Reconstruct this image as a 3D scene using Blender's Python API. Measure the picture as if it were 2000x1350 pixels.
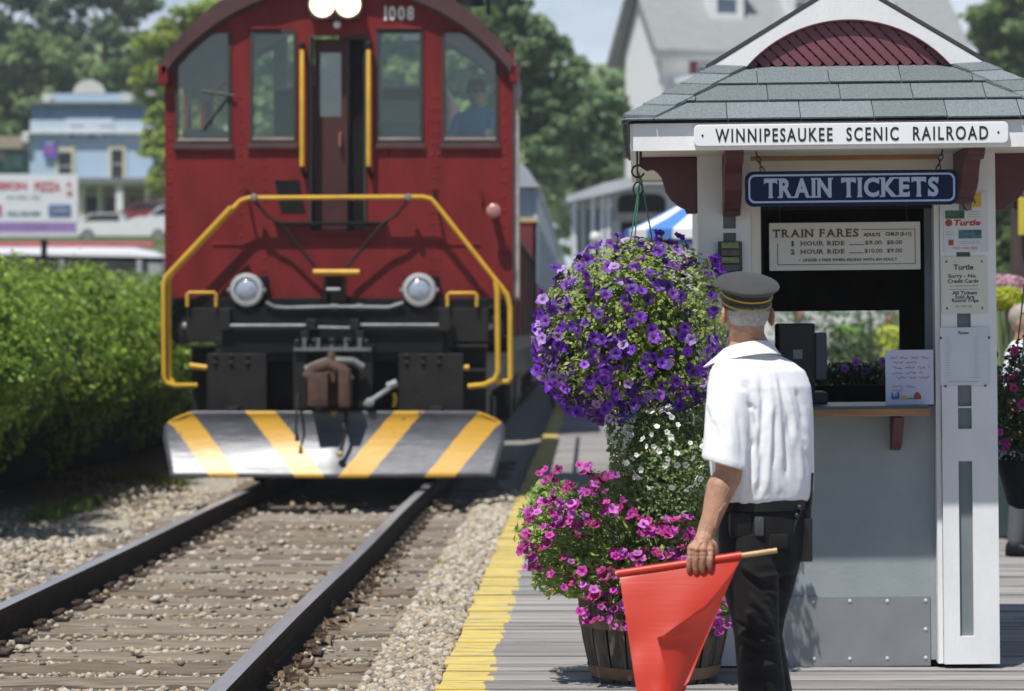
import bpy, bmesh, math, random
import numpy as np
from mathutils import Vector, Matrix, Euler

for o in list(bpy.data.objects):
    bpy.data.objects.remove(o)
sc = bpy.context.scene
COL = sc.collection
rad = math.radians

# ---------------------------------------------------------------- camera
CAMZ = 1.39            # above the rail tops (z = 0)
F = 5500.0             # focal length in photo pixels (2000 px wide)
cam_d = bpy.data.cameras.new('camera')
cam = bpy.data.objects.new('camera', cam_d)
COL.objects.link(cam)
cam.location = (0, 0, CAMZ)
cam.rotation_euler = (rad(90), 0, 0)
cam_d.sensor_width = 36.0
cam_d.lens = F * 36.0 / 2000.0
cam_d.shift_x = -0.075
cam_d.shift_y = -0.0175
cam_d.clip_start = 0.1
cam_d.clip_end = 3000
cam_d.dof.use_dof = True
cam_d.dof.focus_distance = 10.9
cam_d.dof.aperture_fstop = 3.6
cam_d.dof.aperture_blades = 0
sc.camera = cam

# ---------------------------------------------------------------- light
SUN_EL, SUN_AZ = rad(64.5), rad(31)      # behind the camera, to its left
SUND = Vector((-math.sin(SUN_AZ) * math.cos(SUN_EL), -math.cos(SUN_AZ) * math.cos(SUN_EL), math.sin(SUN_EL)))
sun_d = bpy.data.lights.new('sun', 'SUN')
sun_d.energy = 5.0
sun_d.angle = rad(0.5)
sun_d.color = (1.0, 0.96, 0.905)
sun = bpy.data.objects.new('sun', sun_d)
COL.objects.link(sun)
sun.rotation_euler = SUND.to_track_quat('Z', 'Y').to_euler()

world = bpy.data.worlds.new('World')
sc.world = world
world.use_nodes = True
wn, wl = world.node_tree.nodes, world.node_tree.links
wn.clear()
w_out = wn.new('ShaderNodeOutputWorld')
w_bg = wn.new('ShaderNodeBackground')
w_sky = wn.new('ShaderNodeTexSky')
w_sky.sky_type = 'NISHITA'
w_sky.sun_disc = False
w_sky.sun_elevation = SUN_EL
w_sky.sun_rotation = math.atan2(SUND.x, SUND.y)
w_sky.air_density = 1.0
w_sky.dust_density = 0.25
w_sky.ozone_density = 3.0
w_bg.inputs['Strength'].default_value = 0.075
w_tc = wn.new('ShaderNodeTexCoord')
w_map = wn.new('ShaderNodeMapping')
w_map.inputs['Scale'].default_value = (4.0, 4.0, 9.0)
w_noise = wn.new('ShaderNodeTexNoise')
w_noise.inputs['Scale'].default_value = 1.6
w_noise.inputs['Detail'].default_value = 7
w_noise.inputs['Roughness'].default_value = 0.55
w_ramp = wn.new('ShaderNodeValToRGB')
w_ramp.color_ramp.elements[0].position = 0.22
w_ramp.color_ramp.elements[1].position = 0.50
w_mix = wn.new('ShaderNodeMixRGB')
w_mix.inputs['Color2'].default_value = (9.0, 10.1, 11.6, 1)
wl.new(w_tc.outputs['Generated'], w_map.inputs['Vector'])
wl.new(w_map.outputs['Vector'], w_noise.inputs['Vector'])
wl.new(w_noise.outputs['Fac'], w_ramp.inputs['Fac'])
# the clouds bank up low in the north, ahead of the camera; overhead and behind it is clear
w_sep = wn.new('ShaderNodeSeparateXYZ')
w_lo = wn.new('ShaderNodeMapRange')
w_lo.inputs['From Min'].default_value = 0.62
w_lo.inputs['From Max'].default_value = 0.22
w_no = wn.new('ShaderNodeMapRange')
w_no.inputs['From Min'].default_value = -0.1
w_no.inputs['From Max'].default_value = 0.5
w_m1 = wn.new('ShaderNodeMath')
w_m1.operation = 'MULTIPLY'
w_m2 = wn.new('ShaderNodeMath')
w_m2.operation = 'MULTIPLY'
wl.new(w_tc.outputs['Generated'], w_sep.inputs['Vector'])
wl.new(w_sep.outputs['Z'], w_lo.inputs['Value'])
wl.new(w_sep.outputs['Y'], w_no.inputs['Value'])
wl.new(w_lo.outputs['Result'], w_m1.inputs[0])
wl.new(w_no.outputs['Result'], w_m1.inputs[1])
wl.new(w_ramp.outputs['Color'], w_m2.inputs[0])
wl.new(w_m1.outputs['Value'], w_m2.inputs[1])
wl.new(w_m2.outputs['Value'], w_mix.inputs['Fac'])
wl.new(w_sky.outputs['Color'], w_mix.inputs['Color1'])
wl.new(w_mix.outputs['Color'], w_bg.inputs['Color'])
wl.new(w_bg.outputs['Background'], w_out.inputs['Surface'])

sc.view_settings.view_transform = 'Standard'
sc.view_settings.look = 'None'
sc.view_settings.exposure = 0.12
sc.view_settings.gamma = 1.0
sc.render.engine = 'CYCLES'
sc.cycles.use_denoising = True
sc.cycles.max_bounces = 8
sc.cycles.transparent_max_bounces = 16

# ---------------------------------------------------------------- helpers
ZP = -0.11             # top of the boardwalk
ORIG = {}              # world origin used by each root


def W(px, py, Y):
    """World point seen at a photo pixel at distance Y."""
    return Vector(((px - 1150.0) * Y / F, Y, CAMZ - (py - 640.0) * Y / F))


def tag(o, label, cat, group=None, kind=None):
    if label: o['label'] = label
    if cat: o['category'] = cat
    if group: o['group'] = group
    if kind: o['kind'] = kind
    return o


def thing(name, label, cat, loc=(0, 0, 0), group=None, rot=(0, 0, 0), local=False):
    o = bpy.data.objects.new(name, None)
    o.empty_display_size = 0.2
    COL.objects.link(o)
    o.location = loc
    o.rotation_euler = rot
    ORIG[o.name] = Vector((0, 0, 0)) if local else Vector(loc)
    return tag(o, label, cat, group)


def link(name, me, mat=None, parent=None, label=None, smooth=False):
    o = bpy.data.objects.new(name, me)
    COL.objects.link(o)
    if mat is not None:
        for m in (mat if isinstance(mat, (list, tuple)) else [mat]):
            me.materials.append(m)
    if parent is not None:
        org = ORIG.get(parent.name, Vector((0, 0, 0)))
        if org.length > 0:
            me.transform(Matrix.Translation(-org))
        o.parent = parent
        ORIG[o.name] = org
    if smooth:
        me.polygons.foreach_set('use_smooth', np.ones(len(me.polygons), bool))
    if label: o['label'] = label
    return o


class MB:
    def __init__(s):
        s.v, s.f, s.mi = [], [], []
        s.cur = 0

    def add(s, vs, fs):
        b = len(s.v)
        s.v += [tuple(p) for p in vs]
        for f in fs:
            s.f.append(tuple(i + b for i in f))
            s.mi.append(s.cur)
        return s

    def box(s, x0, x1, y0, y1, z0, z1):
        v = [(x, y, z) for z in (z0, z1) for y in (y0, y1) for x in (x0, x1)]
        return s.add(v, [(0, 2, 3, 1), (4, 5, 7, 6), (0, 1, 5, 4), (2, 6, 7, 3), (0, 4, 6, 2), (1, 3, 7, 5)])

    def bbox(s, x0, x1, y0, y1, z0, z1, b=0.01):
        """box with chamfered edges"""
        bm = bmesh.new()
        bmesh.ops.create_cube(bm, size=1.0)
        for v in bm.verts:
            v.co = Vector((x0 + (v.co.x + .5) * (x1 - x0), y0 + (v.co.y + .5) * (y1 - y0), z0 + (v.co.z + .5) * (z1 - z0)))
        b = min(b, 0.45 * min(abs(x1 - x0), abs(y1 - y0), abs(z1 - z0)))
        bmesh.ops.bevel(bm, geom=bm.edges[:], offset=b, segments=2, affect='EDGES', profile=0.6)
        bm.verts.index_update()
        s.add([v.co for v in bm.verts], [[v.index for v in f.verts] for f in bm.faces])
        bm.free()
        return s

    def frame_axes(s, d):
        d = Vector(d).normalized()
        a = Vector((0, 0, 1)) if abs(d.z) < 0.9 else Vector((1, 0, 0))
        x = d.cross(a).normalized()
        return x, d.cross(x).normalized()

    def cyl(s, p0, p1, r0, r1=None, n=12, caps=True):
        r1 = r0 if r1 is None else r1
        p0, p1 = Vector(p0), Vector(p1)
        x, y = s.frame_axes(p1 - p0)
        v = []
        for p, r in ((p0, r0), (p1, r1)):
            for i in range(n):
                a = 2 * math.pi * i / n
                v.append(p + x * (r * math.cos(a)) + y * (r * math.sin(a)))
        f = [(i, (i + 1) % n, n + (i + 1) % n, n + i) for i in range(n)]
        if caps:
            f += [tuple(range(n))[::-1], tuple(range(n, 2 * n))]
        return s.add(v, f)

    def tube(s, pts, r, n=8, closed=False):
        """round bar along a path; r is a number or one per point"""
        pts = [Vector(p) for p in pts]
        m = len(pts)
        rs = r if isinstance(r, (list, tuple)) else [r] * m
        ring = []
        px = None
        for i, p in enumerate(pts):
            a = pts[i - 1] if (i > 0 or closed) else p
            b = pts[(i + 1) % m] if (i < m - 1 or closed) else p
            d = (b - a).normalized() if (b - a).length > 0 else Vector((0, 0, 1))
            if px is None:
                x, y = s.frame_axes(d)
            else:
                x = (px - d * px.dot(d)).normalized()
                y = d.cross(x)
            px = x
            ring.append([p + x * (rs[i] * math.cos(2 * math.pi * k / n)) + y * (rs[i] * math.sin(2 * math.pi * k / n)) for k in range(n)])
        v = [q for rg in ring for q in rg]
        f = []
        for i in range(m - 1 if not closed else m):
            j = (i + 1) % m
            for k in range(n):
                f.append((i * n + k, i * n + (k + 1) % n, j * n + (k + 1) % n, j * n + k))
        if not closed:
            f += [tuple(range(n))[::-1], tuple(range((m - 1) * n, m * n))]
        return s.add(v, f)

    def lathe(s, c, axis, prof, n=24, caps=True):
        """prof: list of (radius, distance along axis)"""
        c = Vector(c)
        d = Vector(axis).normalized()
        x, y = s.frame_axes(d)
        v = []
        for r, h in prof:
            for i in range(n):
                a = 2 * math.pi * i / n
                v.append(c + d * h + x * (r * math.cos(a)) + y * (r * math.sin(a)))
        f = []
        for k in range(len(prof) - 1):
            for i in range(n):
                f.append((k * n + i, k * n + (i + 1) % n, (k + 1) * n + (i + 1) % n, (k + 1) * n + i))
        if caps:
            f += [tuple(range(n))[::-1], tuple(range((len(prof) - 1) * n, len(prof) * n))]
        return s.add(v, f)

    def prism(s, poly, y0, y1, axis='y'):
        """polygon of (x, z) extruded from y0 to y1 (or of (y, z) along x, (x, y) along z)"""
        n = len(poly)
        mk = {'y': lambda p, t: (p[0], t, p[1]), 'x': lambda p, t: (t, p[0], p[1]), 'z': lambda p, t: (p[0], p[1], t)}[axis]
        v = [mk(p, y0) for p in poly] + [mk(p, y1) for p in poly]
        f = [tuple(range(n)), tuple(range(n, 2 * n))[::-1]]
        f += [(i, n + i, n + (i + 1) % n, (i + 1) % n) for i in range(n)]
        return s.add(v, f)

    def slab_hole(s, outer, holes, y0, y1, mk=None):
        """(x, z) outline with holes, extruded from y0 to y1"""
        bm = bmesh.new()
        mk = mk or (lambda p, t: (p[0], t, p[1]))
        edges = []
        loops = []
        for lp in [outer] + holes:
            vs = [bm.verts.new(mk(p, y0)) for p in lp]
            es = [bm.edges.new((vs[i], vs[(i + 1) % len(vs)])) for i in range(len(vs))]
            edges += es
            loops.append(len(lp))
        bmesh.ops.triangle_fill(bm, use_beauty=True, use_dissolve=False, edges=edges)
        bm.verts.index_update()
        nv = len(bm.verts)
        front = [tuple(v.index for v in f.verts) for f in bm.faces]
        vs = [tuple(v.co) for v in bm.verts]
        bm.free()
        back = []
        k = 0
        sides = []
        allp = []
        for lp in [outer] + holes:
            n = len(lp)
            sides += [(k + i, k + (i + 1) % n, nv + k + (i + 1) % n, nv + k + i) for i in range(n)]
            allp += [mk(p, y1) for p in lp]
            k += n
        s.add(vs + allp, front + [tuple(nv + i for i in f[::-1]) for f in front] + sides)
        return s

    def sheet(s, rows):
        """grid of points"""
        n = len(rows[0])
        v = [p for r in rows for p in r]
        f = [(i * n + j, i * n + j + 1, (i + 1) * n + j + 1, (i + 1) * n + j) for i in range(len(rows) - 1) for j in range(n - 1)]
        return s.add(v, f)

    def loft(s, rings, caps=True):
        n = len(rings[0])
        v = [p for r in rings for p in r]
        f = []
        for k in range(len(rings) - 1):
            for i in range(n):
                f.append((k * n + i, k * n + (i + 1) % n, (k + 1) * n + (i + 1) % n, (k + 1) * n + i))
        if caps:
            f += [tuple(range(n))[::-1], tuple(range((len(rings) - 1) * n, len(rings) * n))]
        return s.add(v, f)

    def mesh(s, name, recalc=True):
        me = bpy.data.meshes.new(name)
        me.from_pydata([tuple(p) for p in s.v], [], s.f)
        if any(s.mi):
            me.polygons.foreach_set('material_index', np.array(s.mi, np.int32))
        if recalc:
            bm = bmesh.new()
            bm.from_mesh(me)
            bmesh.ops.recalc_face_normals(bm, faces=bm.faces[:])
            bm.to_mesh(me)
            bm.free()
        me.update()
        return me

    def build(s, name, mat, parent=None, label=None, smooth=False, bevel=0.0, angle=35):
        me = s.mesh(name)
        o = link(name, me, mat, parent, label)
        if smooth:
            smooth_by_angle(me, angle)
        if bevel:
            m = o.modifiers.new('bevel', 'BEVEL')
            m.width = bevel
            m.segments = 2
            m.limit_method = 'ANGLE'
        return o


def _split(s, name, mat, parent=None, **kw):
    """each separate piece of the MB becomes an object of its own"""
    up = list(range(len(s.v)))
    def root(i):
        while up[i] != i:
            up[i] = up[up[i]]
            i = up[i]
        return i
    for f in s.f:
        for i in f[1:]:
            up[root(i)] = root(f[0])
    parts = {}
    for f in s.f:
        parts.setdefault(root(f[0]), []).append(f)
    out = []
    for fs in parts.values():
        ids = sorted({i for f in fs for i in f})
        k = {i: n for n, i in enumerate(ids)}
        m = MB()
        m.add([s.v[i] for i in ids], [[k[i] for i in f] for f in fs])
        out.append(m.build(name, mat, parent, **kw))
    return out[0]


MB.split = _split


def smooth_by_angle(me, deg=35):
    me.polygons.foreach_set('use_smooth', np.ones(len(me.polygons), bool))
    bm = bmesh.new()
    bm.from_mesh(me)
    lim = rad(deg)
    for e in bm.edges:
        if len(e.link_faces) == 2 and e.calc_face_angle(0) > lim:
            e.smooth = False
    bm.to_mesh(me)
    bm.free()


def np_mesh(name, verts, faces, smooth=False):
    """fast mesh from arrays; faces (M, k)"""
    me = bpy.data.meshes.new(name)
    verts = np.ascontiguousarray(verts, np.float32)
    faces = np.ascontiguousarray(faces, np.int32)
    m, k = faces.shape
    me.vertices.add(len(verts))
    me.vertices.foreach_set('co', verts.ravel())
    me.loops.add(m * k)
    me.loops.foreach_set('vertex_index', faces.ravel())
    me.polygons.add(m)
    me.polygons.foreach_set('loop_start', np.arange(0, m * k, k, dtype=np.int32))
    if smooth:
        me.polygons.foreach_set('use_smooth', np.ones(m, bool))
    me.update(calc_edges=True)
    return me


def evaluated(mb, mods):
    """mesh of an MB after modifiers: list of (type, {attr: value})"""
    me = mb.mesh('temp') if isinstance(mb, MB) else mb
    o = bpy.data.objects.new('temp', me)
    COL.objects.link(o)
    for t, kw in mods:
        m = o.modifiers.new('m', t)
        for k, v in kw.items():
            setattr(m, k, v)
    dg = bpy.context.evaluated_depsgraph_get()
    out = bpy.data.meshes.new_from_object(o.evaluated_get(dg))
    bpy.data.objects.remove(o)
    return out


# ---------------------------------------------------------------- materials
def mat(name, col, rough=0.6, var=0.12, scale=8.0, metal=0.0, bump=0.0, bscale=None, col2=None, stretch=(1, 1, 1),
        spec=0.5, detail=5, coat=0.0, sheen=0.0):
    """painted / weathered surface: base colour broken up by noise, optional bump"""
    m = bpy.data.materials.new(name)
    m.use_nodes = True
    n, l = m.node_tree.nodes, m.node_tree.links
    p = n['Principled BSDF']
    p.inputs['Roughness'].default_value = rough
    p.inputs['Metallic'].default_value = metal
    p.inputs['Specular IOR Level'].default_value = spec
    if coat: p.inputs['Coat Weight'].default_value = coat
    if sheen: p.inputs['Sheen Weight'].default_value = sheen
    tc = n.new('ShaderNodeTexCoord')
    mp = n.new('ShaderNodeMapping')
    mp.inputs['Scale'].default_value = stretch
    l.new(tc.outputs['Object'], mp.inputs['Vector'])
    nz = n.new('ShaderNodeTexNoise')
    nz.inputs['Scale'].default_value = scale
    nz.inputs['Detail'].default_value = detail
    nz.inputs['Roughness'].default_value = 0.62
    l.new(mp.outputs['Vector'], nz.inputs['Vector'])
    rp = n.new('ShaderNodeValToRGB')
    c = Vector(col)
    if col2 is None:
        lo, hi = c * (1 - var), c * (1 + var)
    else:
        lo, hi = c, Vector(col2)
    rp.color_ramp.elements[0].position = 0.32
    rp.color_ramp.elements[1].position = 0.68
    rp.color_ramp.elements[0].color = (*lo, 1)
    rp.color_ramp.elements[1].color = (*[min(x, 0.95) for x in hi], 1)
    l.new(nz.outputs['Fac'], rp.inputs['Fac'])
    l.new(rp.outputs['Color'], p.inputs['Base Color'])
    if bump:
        bz = n.new('ShaderNodeTexNoise')
        bz.inputs['Scale'].default_value = bscale or scale * 6
        bz.inputs['Detail'].default_value = 4
        l.new(mp.outputs['Vector'], bz.inputs['Vector'])
        bp = n.new('ShaderNodeBump')
        bp.inputs['Strength'].default_value = bump
        bp.inputs['Distance'].default_value = 0.01
        l.new(bz.outputs['Fac'], bp.inputs['Height'])
        l.new(bp.outputs['Normal'], p.inputs['Normal'])
    return m


def leaf_mat(name, c1, c2, trans=0.35, rough=0.5):
    """leaves: each leaf its own tint, light passing through"""
    m = bpy.data.materials.new(name)
    m.use_nodes = True
    n, l = m.node_tree.nodes, m.node_tree.links
    p = n['Principled BSDF']
    out = n['Material Output']
    p.inputs['Roughness'].default_value = rough
    p.inputs['Specular IOR Level'].default_value = 0.35
    g = n.new('ShaderNodeNewGeometry')
    rp = n.new('ShaderNodeValToRGB')
    rp.color_ramp.elements[0].color = (*c1, 1)
    rp.color_ramp.elements[1].color = (*c2, 1)
    l.new(g.outputs['Random Per Island'], rp.inputs['Fac'])
    l.new(rp.outputs['Color'], p.inputs['Base Color'])
    t = n.new('ShaderNodeBsdfTranslucent')
    l.new(rp.outputs['Color'], t.inputs['Color'])
    mx = n.new('ShaderNodeMixShader')
    mx.inputs['Fac'].default_value = trans
    l.new(p.outputs['BSDF'], mx.inputs[1])
    l.new(t.outputs['BSDF'], mx.inputs[2])
    l.new(mx.outputs['Shader'], out.inputs['Surface'])
    return m


def glass_mat(name, tint=(0.9, 0.95, 0.93), refl=0.12, rough=0.02):
    m = bpy.data.materials.new(name)
    m.use_nodes = True
    n, l = m.node_tree.nodes, m.node_tree.links
    out = n['Material Output']
    n.remove(n['Principled BSDF'])
    tr = n.new('ShaderNodeBsdfTransparent')
    tr.inputs['Color'].default_value = (*tint, 1)
    gl = n.new('ShaderNodeBsdfGlossy')
    gl.inputs['Roughness'].default_value = rough
    mx = n.new('ShaderNodeMixShader')
    lw = n.new('ShaderNodeFresnel')
    lw.inputs['IOR'].default_value = 1.5
    ad = n.new('ShaderNodeMath')
    ad.operation = 'ADD'
    ad.inputs[1].default_value = refl
    l.new(lw.outputs['Fac'], ad.inputs[0])
    l.new(ad.outputs['Value'], mx.inputs['Fac'])
    l.new(tr.outputs['BSDF'], mx.inputs[1])
    l.new(gl.outputs['BSDF'], mx.inputs[2])
    l.new(mx.outputs['Shader'], out.inputs['Surface'])
    return m


def emit_mat(name, col, strength):
    m = bpy.data.materials.new(name)
    m.use_nodes = True
    n, l = m.node_tree.nodes, m.node_tree.links
    p = n['Principled BSDF']
    p.inputs['Base Color'].default_value = (*col, 1)
    p.inputs['Emission Color'].default_value = (*col, 1)
    p.inputs['Emission Strength'].default_value = strength
    return m


M = {}
M['white'] = mat('white paint', (0.70, 0.71, 0.715), 0.55, 0.05, 2.2, col2=(.82, .83, .835), detail=9, bump=0.14, bscale=45, stretch=(1.6, 1.6, .7))
M['cream'] = mat('cream paint', (0.72, 0.69, 0.60), 0.55, 0.05, 3.0)
M['maroon'] = mat('dark maroon paint', (0.085, 0.022, 0.03), 0.5, 0.25, 6.0)
M['black'] = mat('black paint', (0.007, 0.007, 0.0078), 0.5, 0.4, 7.0, bump=0.15, bscale=40, spec=.25)
M['iron'] = mat('grimy iron', (0.009, 0.0088, 0.0088), 0.6, 0.5, 5.0, col2=(.021, .019, .017), detail=8, bump=0.35, bscale=30, spec=.3)
M['yellow'] = mat('yellow paint', (0.62, 0.36, 0.03), 0.42, 0.12, 9.0)
M['rust'] = mat('rusty steel', (0.075, 0.04, 0.026), 0.8, 0.35, 14.0, bump=0.3, bscale=60)
M['steel'] = mat('worn steel', (0.36, 0.36, 0.37), 0.4, 0.2, 9.0, metal=0.7)
M['glass'] = glass_mat('window glass', (.95, .98, .97), .05)
M['darkglass'] = mat('dark window glass', (0.02, 0.024, 0.028), 0.08, 0.3, 2.0)


def text_mesh(txt, size, mt, name='lettering', extrude=0.002, bold=0.0, spacing=1.0, shear=0.0, width=1.0):
    """built-in font as mesh in the xz plane, centred on x, baseline at z = 0, facing -y"""
    cu = bpy.data.curves.new(name, 'FONT')
    cu.body = txt
    cu.size = size
    cu.extrude = extrude
    cu.offset = bold
    cu.space_character = spacing
    cu.shear = shear
    cu.align_x = 'CENTER'
    cu.resolution_u = 4
    o = bpy.data.objects.new('temp', cu)
    COL.objects.link(o)
    dg = bpy.context.evaluated_depsgraph_get()
    me = bpy.data.meshes.new_from_object(o.evaluated_get(dg))
    bpy.data.objects.remove(o)
    me.transform(Matrix(((width, 0, 0, 0), (0, 0, -1, 0), (0, 1, 0, 0), (0, 0, 0, 1))))
    me.materials.clear()
    me.materials.append(mt)
    me.name = name
    return me


def put_text(txt, size, mt, at, parent, name='lettering', fit=None, **kw):
    """lettering centred at (x, y, z of its middle); fit = wanted width"""
    me = text_mesh(txt, size, mt, name, **kw)
    co = np.empty(len(me.vertices) * 3, np.float32)
    me.vertices.foreach_get('co', co)
    co = co.reshape(-1, 3)
    co[:, 0] -= (co[:, 0].min() + co[:, 0].max()) / 2
    co[:, 2] -= (co[:, 2].min() + co[:, 2].max()) / 2
    if fit:
        co[:, 0] *= fit / max(1e-6, co[:, 0].max() - co[:, 0].min())
    co += np.array(at, np.float32)
    me.vertices.foreach_set('co', co.ravel())
    return link(name, me, None, parent)


def merge_meshes(name, objs):
    """join objects (same parent) into one; returns the first"""
    a = objs[0]
    bm = bmesh.new()
    for o in objs:
        bm.from_mesh(o.data)
    bm.to_mesh(a.data)
    bm.free()
    for o in objs[1:]:
        bpy.data.objects.remove(o)
    return a


def serif_text(txt, h, mt, at, parent, fit, name='lettering', bold=0.004, gap=0.0):
    """slab-serif lettering: built-in glyphs with serifs set on their stems. at = middle"""
    SER = {'T': ['bc', 'tle', 'tre'], 'R': ['bl', 'tl', 'br'], 'A': ['bl', 'br'], 'I': ['bc', 'tc'], 'N': ['bl', 'tl', 'tr'],
           'K': ['bl', 'tl', 'br', 'tr'], 'E': ['tl', 'bl', 'tre', 'bre'], 'F': ['tl', 'bl', 'tre'], 'H': ['bl', 'tl', 'br', 'tr'],
           'D': ['tl', 'bl'], 'U': ['tl', 'tr'], 'C': ['tre'], 'S': ['tre', 'ble'], 'O': [], '1': ['bc'], '2': ['bre'], 'W': ['tl', 'tr'],
           'L': ['tl', 'bl', 'bre']}
    mb = MB()
    x = 0.0
    for i, ch in enumerate(txt):
        if ch == ' ':
            x += h * 0.55
            continue
        me = text_mesh(ch, h * 1.37, mt, extrude=0.0015, bold=bold)
        co = np.empty(len(me.vertices) * 3, np.float32)
        me.vertices.foreach_get('co', co)
        co = co.reshape(-1, 3)
        x0, x1, z0, z1 = co[:, 0].min(), co[:, 0].max(), co[:, 2].min(), co[:, 2].max()
        co[:, 0] += x - x0
        co[:, 2] = (co[:, 2] - z0) * h / max(1e-5, z1 - z0)
        fs = [tuple(p.vertices) for p in me.polygons]
        mb.add(co, fs)
        w = x1 - x0
        sw, sh, t = h * 0.17, h * 0.075, h * 0.13
        for k in SER.get(ch, []):
            y = 0.0016 + 0.0001 * (len(mb.v) % 7)
            zb = 0 if k[0] == 'b' else h
            if k[-1] == 'e':
                xc = x if k[1] == 'l' else x + w
                a, b = (xc - sh * .2, xc + sh) if k[1] == 'l' else (xc - sh, xc + sh * .2)
                z_a, z_b = (zb - h * .27, zb - 0.001) if k[0] == 't' else (zb + 0.001, zb + h * .27)
                mb.box(a, b, -y, 0.001, z_a, z_b)
            else:
                xc = {'l': x + t * .5, 'c': x + w / 2, 'r': x + w - t * .5}[k[1]]
                if ch == 'A' or (ch in 'RK' and k[1] == 'r'): xc = x + t * .5 if k[1] == 'l' else x + w - t * .3
                z_a, z_b = (0, sh) if k[0] == 'b' else (h - sh, h)
                mb.box(xc - sw, xc + sw, -y, 0.001, z_a, z_b)
        x += w + h * (0.2 + gap)
        bpy.data.meshes.remove(me)
    v = np.array(mb.v)
    v[:, 0] -= (v[:, 0].min() + v[:, 0].max()) / 2
    v[:, 0] *= fit / (v[:, 0].max() - v[:, 0].min())
    v[:, 2] -= h / 2
    v += np.array(at)
    mb.v = [tuple(p) for p in v]
    return link(name, mb.mesh(name), mt, parent)


# ---------------------------------------------------------------- leaves and flowers
def leaf_cloud(pos, nrm, size, rng, shape='leaf', fold=0.25, aspect=0.55):
    """leaves at pos facing roughly nrm: arrays -> verts, faces"""
    n = len(pos)
    nr = nrm + rng.normal(0, 0.55, (n, 3))
    nr /= np.linalg.norm(nr, axis=1, keepdims=True) + 1e-9
    t = rng.normal(0, 1, (n, 3))
    t -= nr * (t * nr).sum(1, keepdims=True)
    t /= np.linalg.norm(t, axis=1, keepdims=True) + 1e-9
    b = np.cross(nr, t)
    s = np.asarray(size).reshape(-1, 1) * np.ones((n, 1))
    if shape == 'quad':
        v = np.stack([pos - t * s * .5, pos + b * s * aspect * .5 - nr * s * fold * .2, pos + t * s * .5, pos - b * s * aspect * .5 - nr * s * fold * .2], 1)
        f = np.arange(n * 4).reshape(n, 4)
        return v.reshape(-1, 3), f
    # folded leaf: base, two on each side, tip -> two quads either side of the midrib
    base = pos - t * s * .5
    tip = pos + t * s * .5 - nr * s * .12
    l1 = pos - t * s * .08 + b * s * aspect * .5 + nr * s * fold * .3
    r1 = pos - t * s * .08 - b * s * aspect * .5 + nr * s * fold * .3
    midp = pos + t * s * .02 + nr * s * .02
    v = np.stack([base, l1, tip, r1, midp], 1)
    i = np.arange(n)[:, None] * 5
    f = np.concatenate([i + np.array([[0, 4, 1]]), i + np.array([[4, 2, 1]]), i + np.array([[0, 3, 4]]), i + np.array([[4, 3, 2]])], 0)
    return v.reshape(-1, 3), f


def foliage(name, pos, nrm, size, mt, rng, parent=None, shape='leaf', **kw):
    v, f = leaf_cloud(pos, nrm, size, rng, shape, **kw)
    return link(name, np_mesh(name, v, f), mt, parent)


def blob_points(n, c, r, rng, shell=0.35, lump=0.2, lumps=14, lseed=None):
    """points through a lumpy ball, more of them near the surface; returns positions and outward normals"""
    d = rng.normal(0, 1, (n, 3))
    d /= np.linalg.norm(d, axis=1, keepdims=True)
    lr = rng if lseed is None else np.random.default_rng(lseed)
    ld = lr.normal(0, 1, (lumps, 3))
    ld /= np.linalg.norm(ld, axis=1, keepdims=True)
    la = lr.uniform(-1, 1, lumps)
    k = np.exp(6 * (d @ ld.T - 1)) @ la
    rr = (1 + lump * k) * (1 - shell * rng.uniform(0, 1, n) ** 1.6)
    return np.array(c) + d * rr[:, None] * np.array(r), d
# ================================================================ SETTING
rs = np.random.default_rng(7)
XR0, XR1 = -2.93, -1.43          # rail centres
XE = -0.634                      # boardwalk edge


def ground_mat():
    m = mat('gravelly soil', (0.25, 0.225, 0.18), 0.95, scale=30, col2=(0.40, 0.37, 0.31), bump=0.5, bscale=90)
    # grass on the bank
    n, l = m.node_tree.nodes, m.node_tree.links
    p = n['Principled BSDF']
    src = p.inputs['Base Color'].links[0].from_socket
    tc = n.new('ShaderNodeTexCoord'); sx = n.new('ShaderNodeSeparateXYZ')
    l.new(tc.outputs['Object'], sx.inputs['Vector'])
    mr = n.new('ShaderNodeMapRange'); mr.inputs['From Min'].default_value = 0.0; mr.inputs['From Max'].default_value = 0.4
    l.new(sx.outputs['Z'], mr.inputs['Value'])
    mx = n.new('ShaderNodeMixRGB'); mx.inputs['Color2'].default_value = (.07, .11, .03, 1)
    l.new(mr.outputs['Result'], mx.inputs['Fac']); l.new(src, mx.inputs['Color1']); l.new(mx.outputs['Color'], p.inputs['Base Color'])
    return m


def terrain_z(x, y):
    bank = min(max((y - 68) / 34.0, 0), 1)
    bank = bank * bank * (3 - 2 * bank)
    side = min(max((-x - 5.5) / 3.0, 0), 1)
    sider = min(max((x - 9) / 6.0, 0), 1)
    return -0.22 + (4.85 * bank + .055 * min(max(y - 110, 0), 45)) * max(side, 0.75 * sider)


xs = [-1500, -400, -120, -60, -40, -30, -22, -16, -12, -9, -7.5, -6.5, -5.5, -4.5, -3, -1, 1, 4, 7, 9, 11, 13, 15, 20, 40, 80, 200, 1500]
ys = [-200, -20, 0, 10, 20, 40, 60, 68, 72, 76, 80, 84, 88, 92, 96, 100, 104, 120, 150, 200, 400, 1000, 2500]
mb = MB()
mb.sheet([[(x, y, terrain_z(x, y)) for x in xs] for y in ys])
tag(mb.build('ground', ground_mat()), None, None, kind='structure')

# the street on the bank where the cars stand
mb = MB()
mb.sheet([[(x, y, terrain_z(x, y) + 0.012) for x in (-60, -40, -30, -22, -16, -12, -9)] for y in (97, 108, 120, 134)])
tag(mb.build('road', mat('asphalt', (0.06, 0.06, 0.06), 0.9, 0.2, 20)), None, None, kind='structure')

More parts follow.
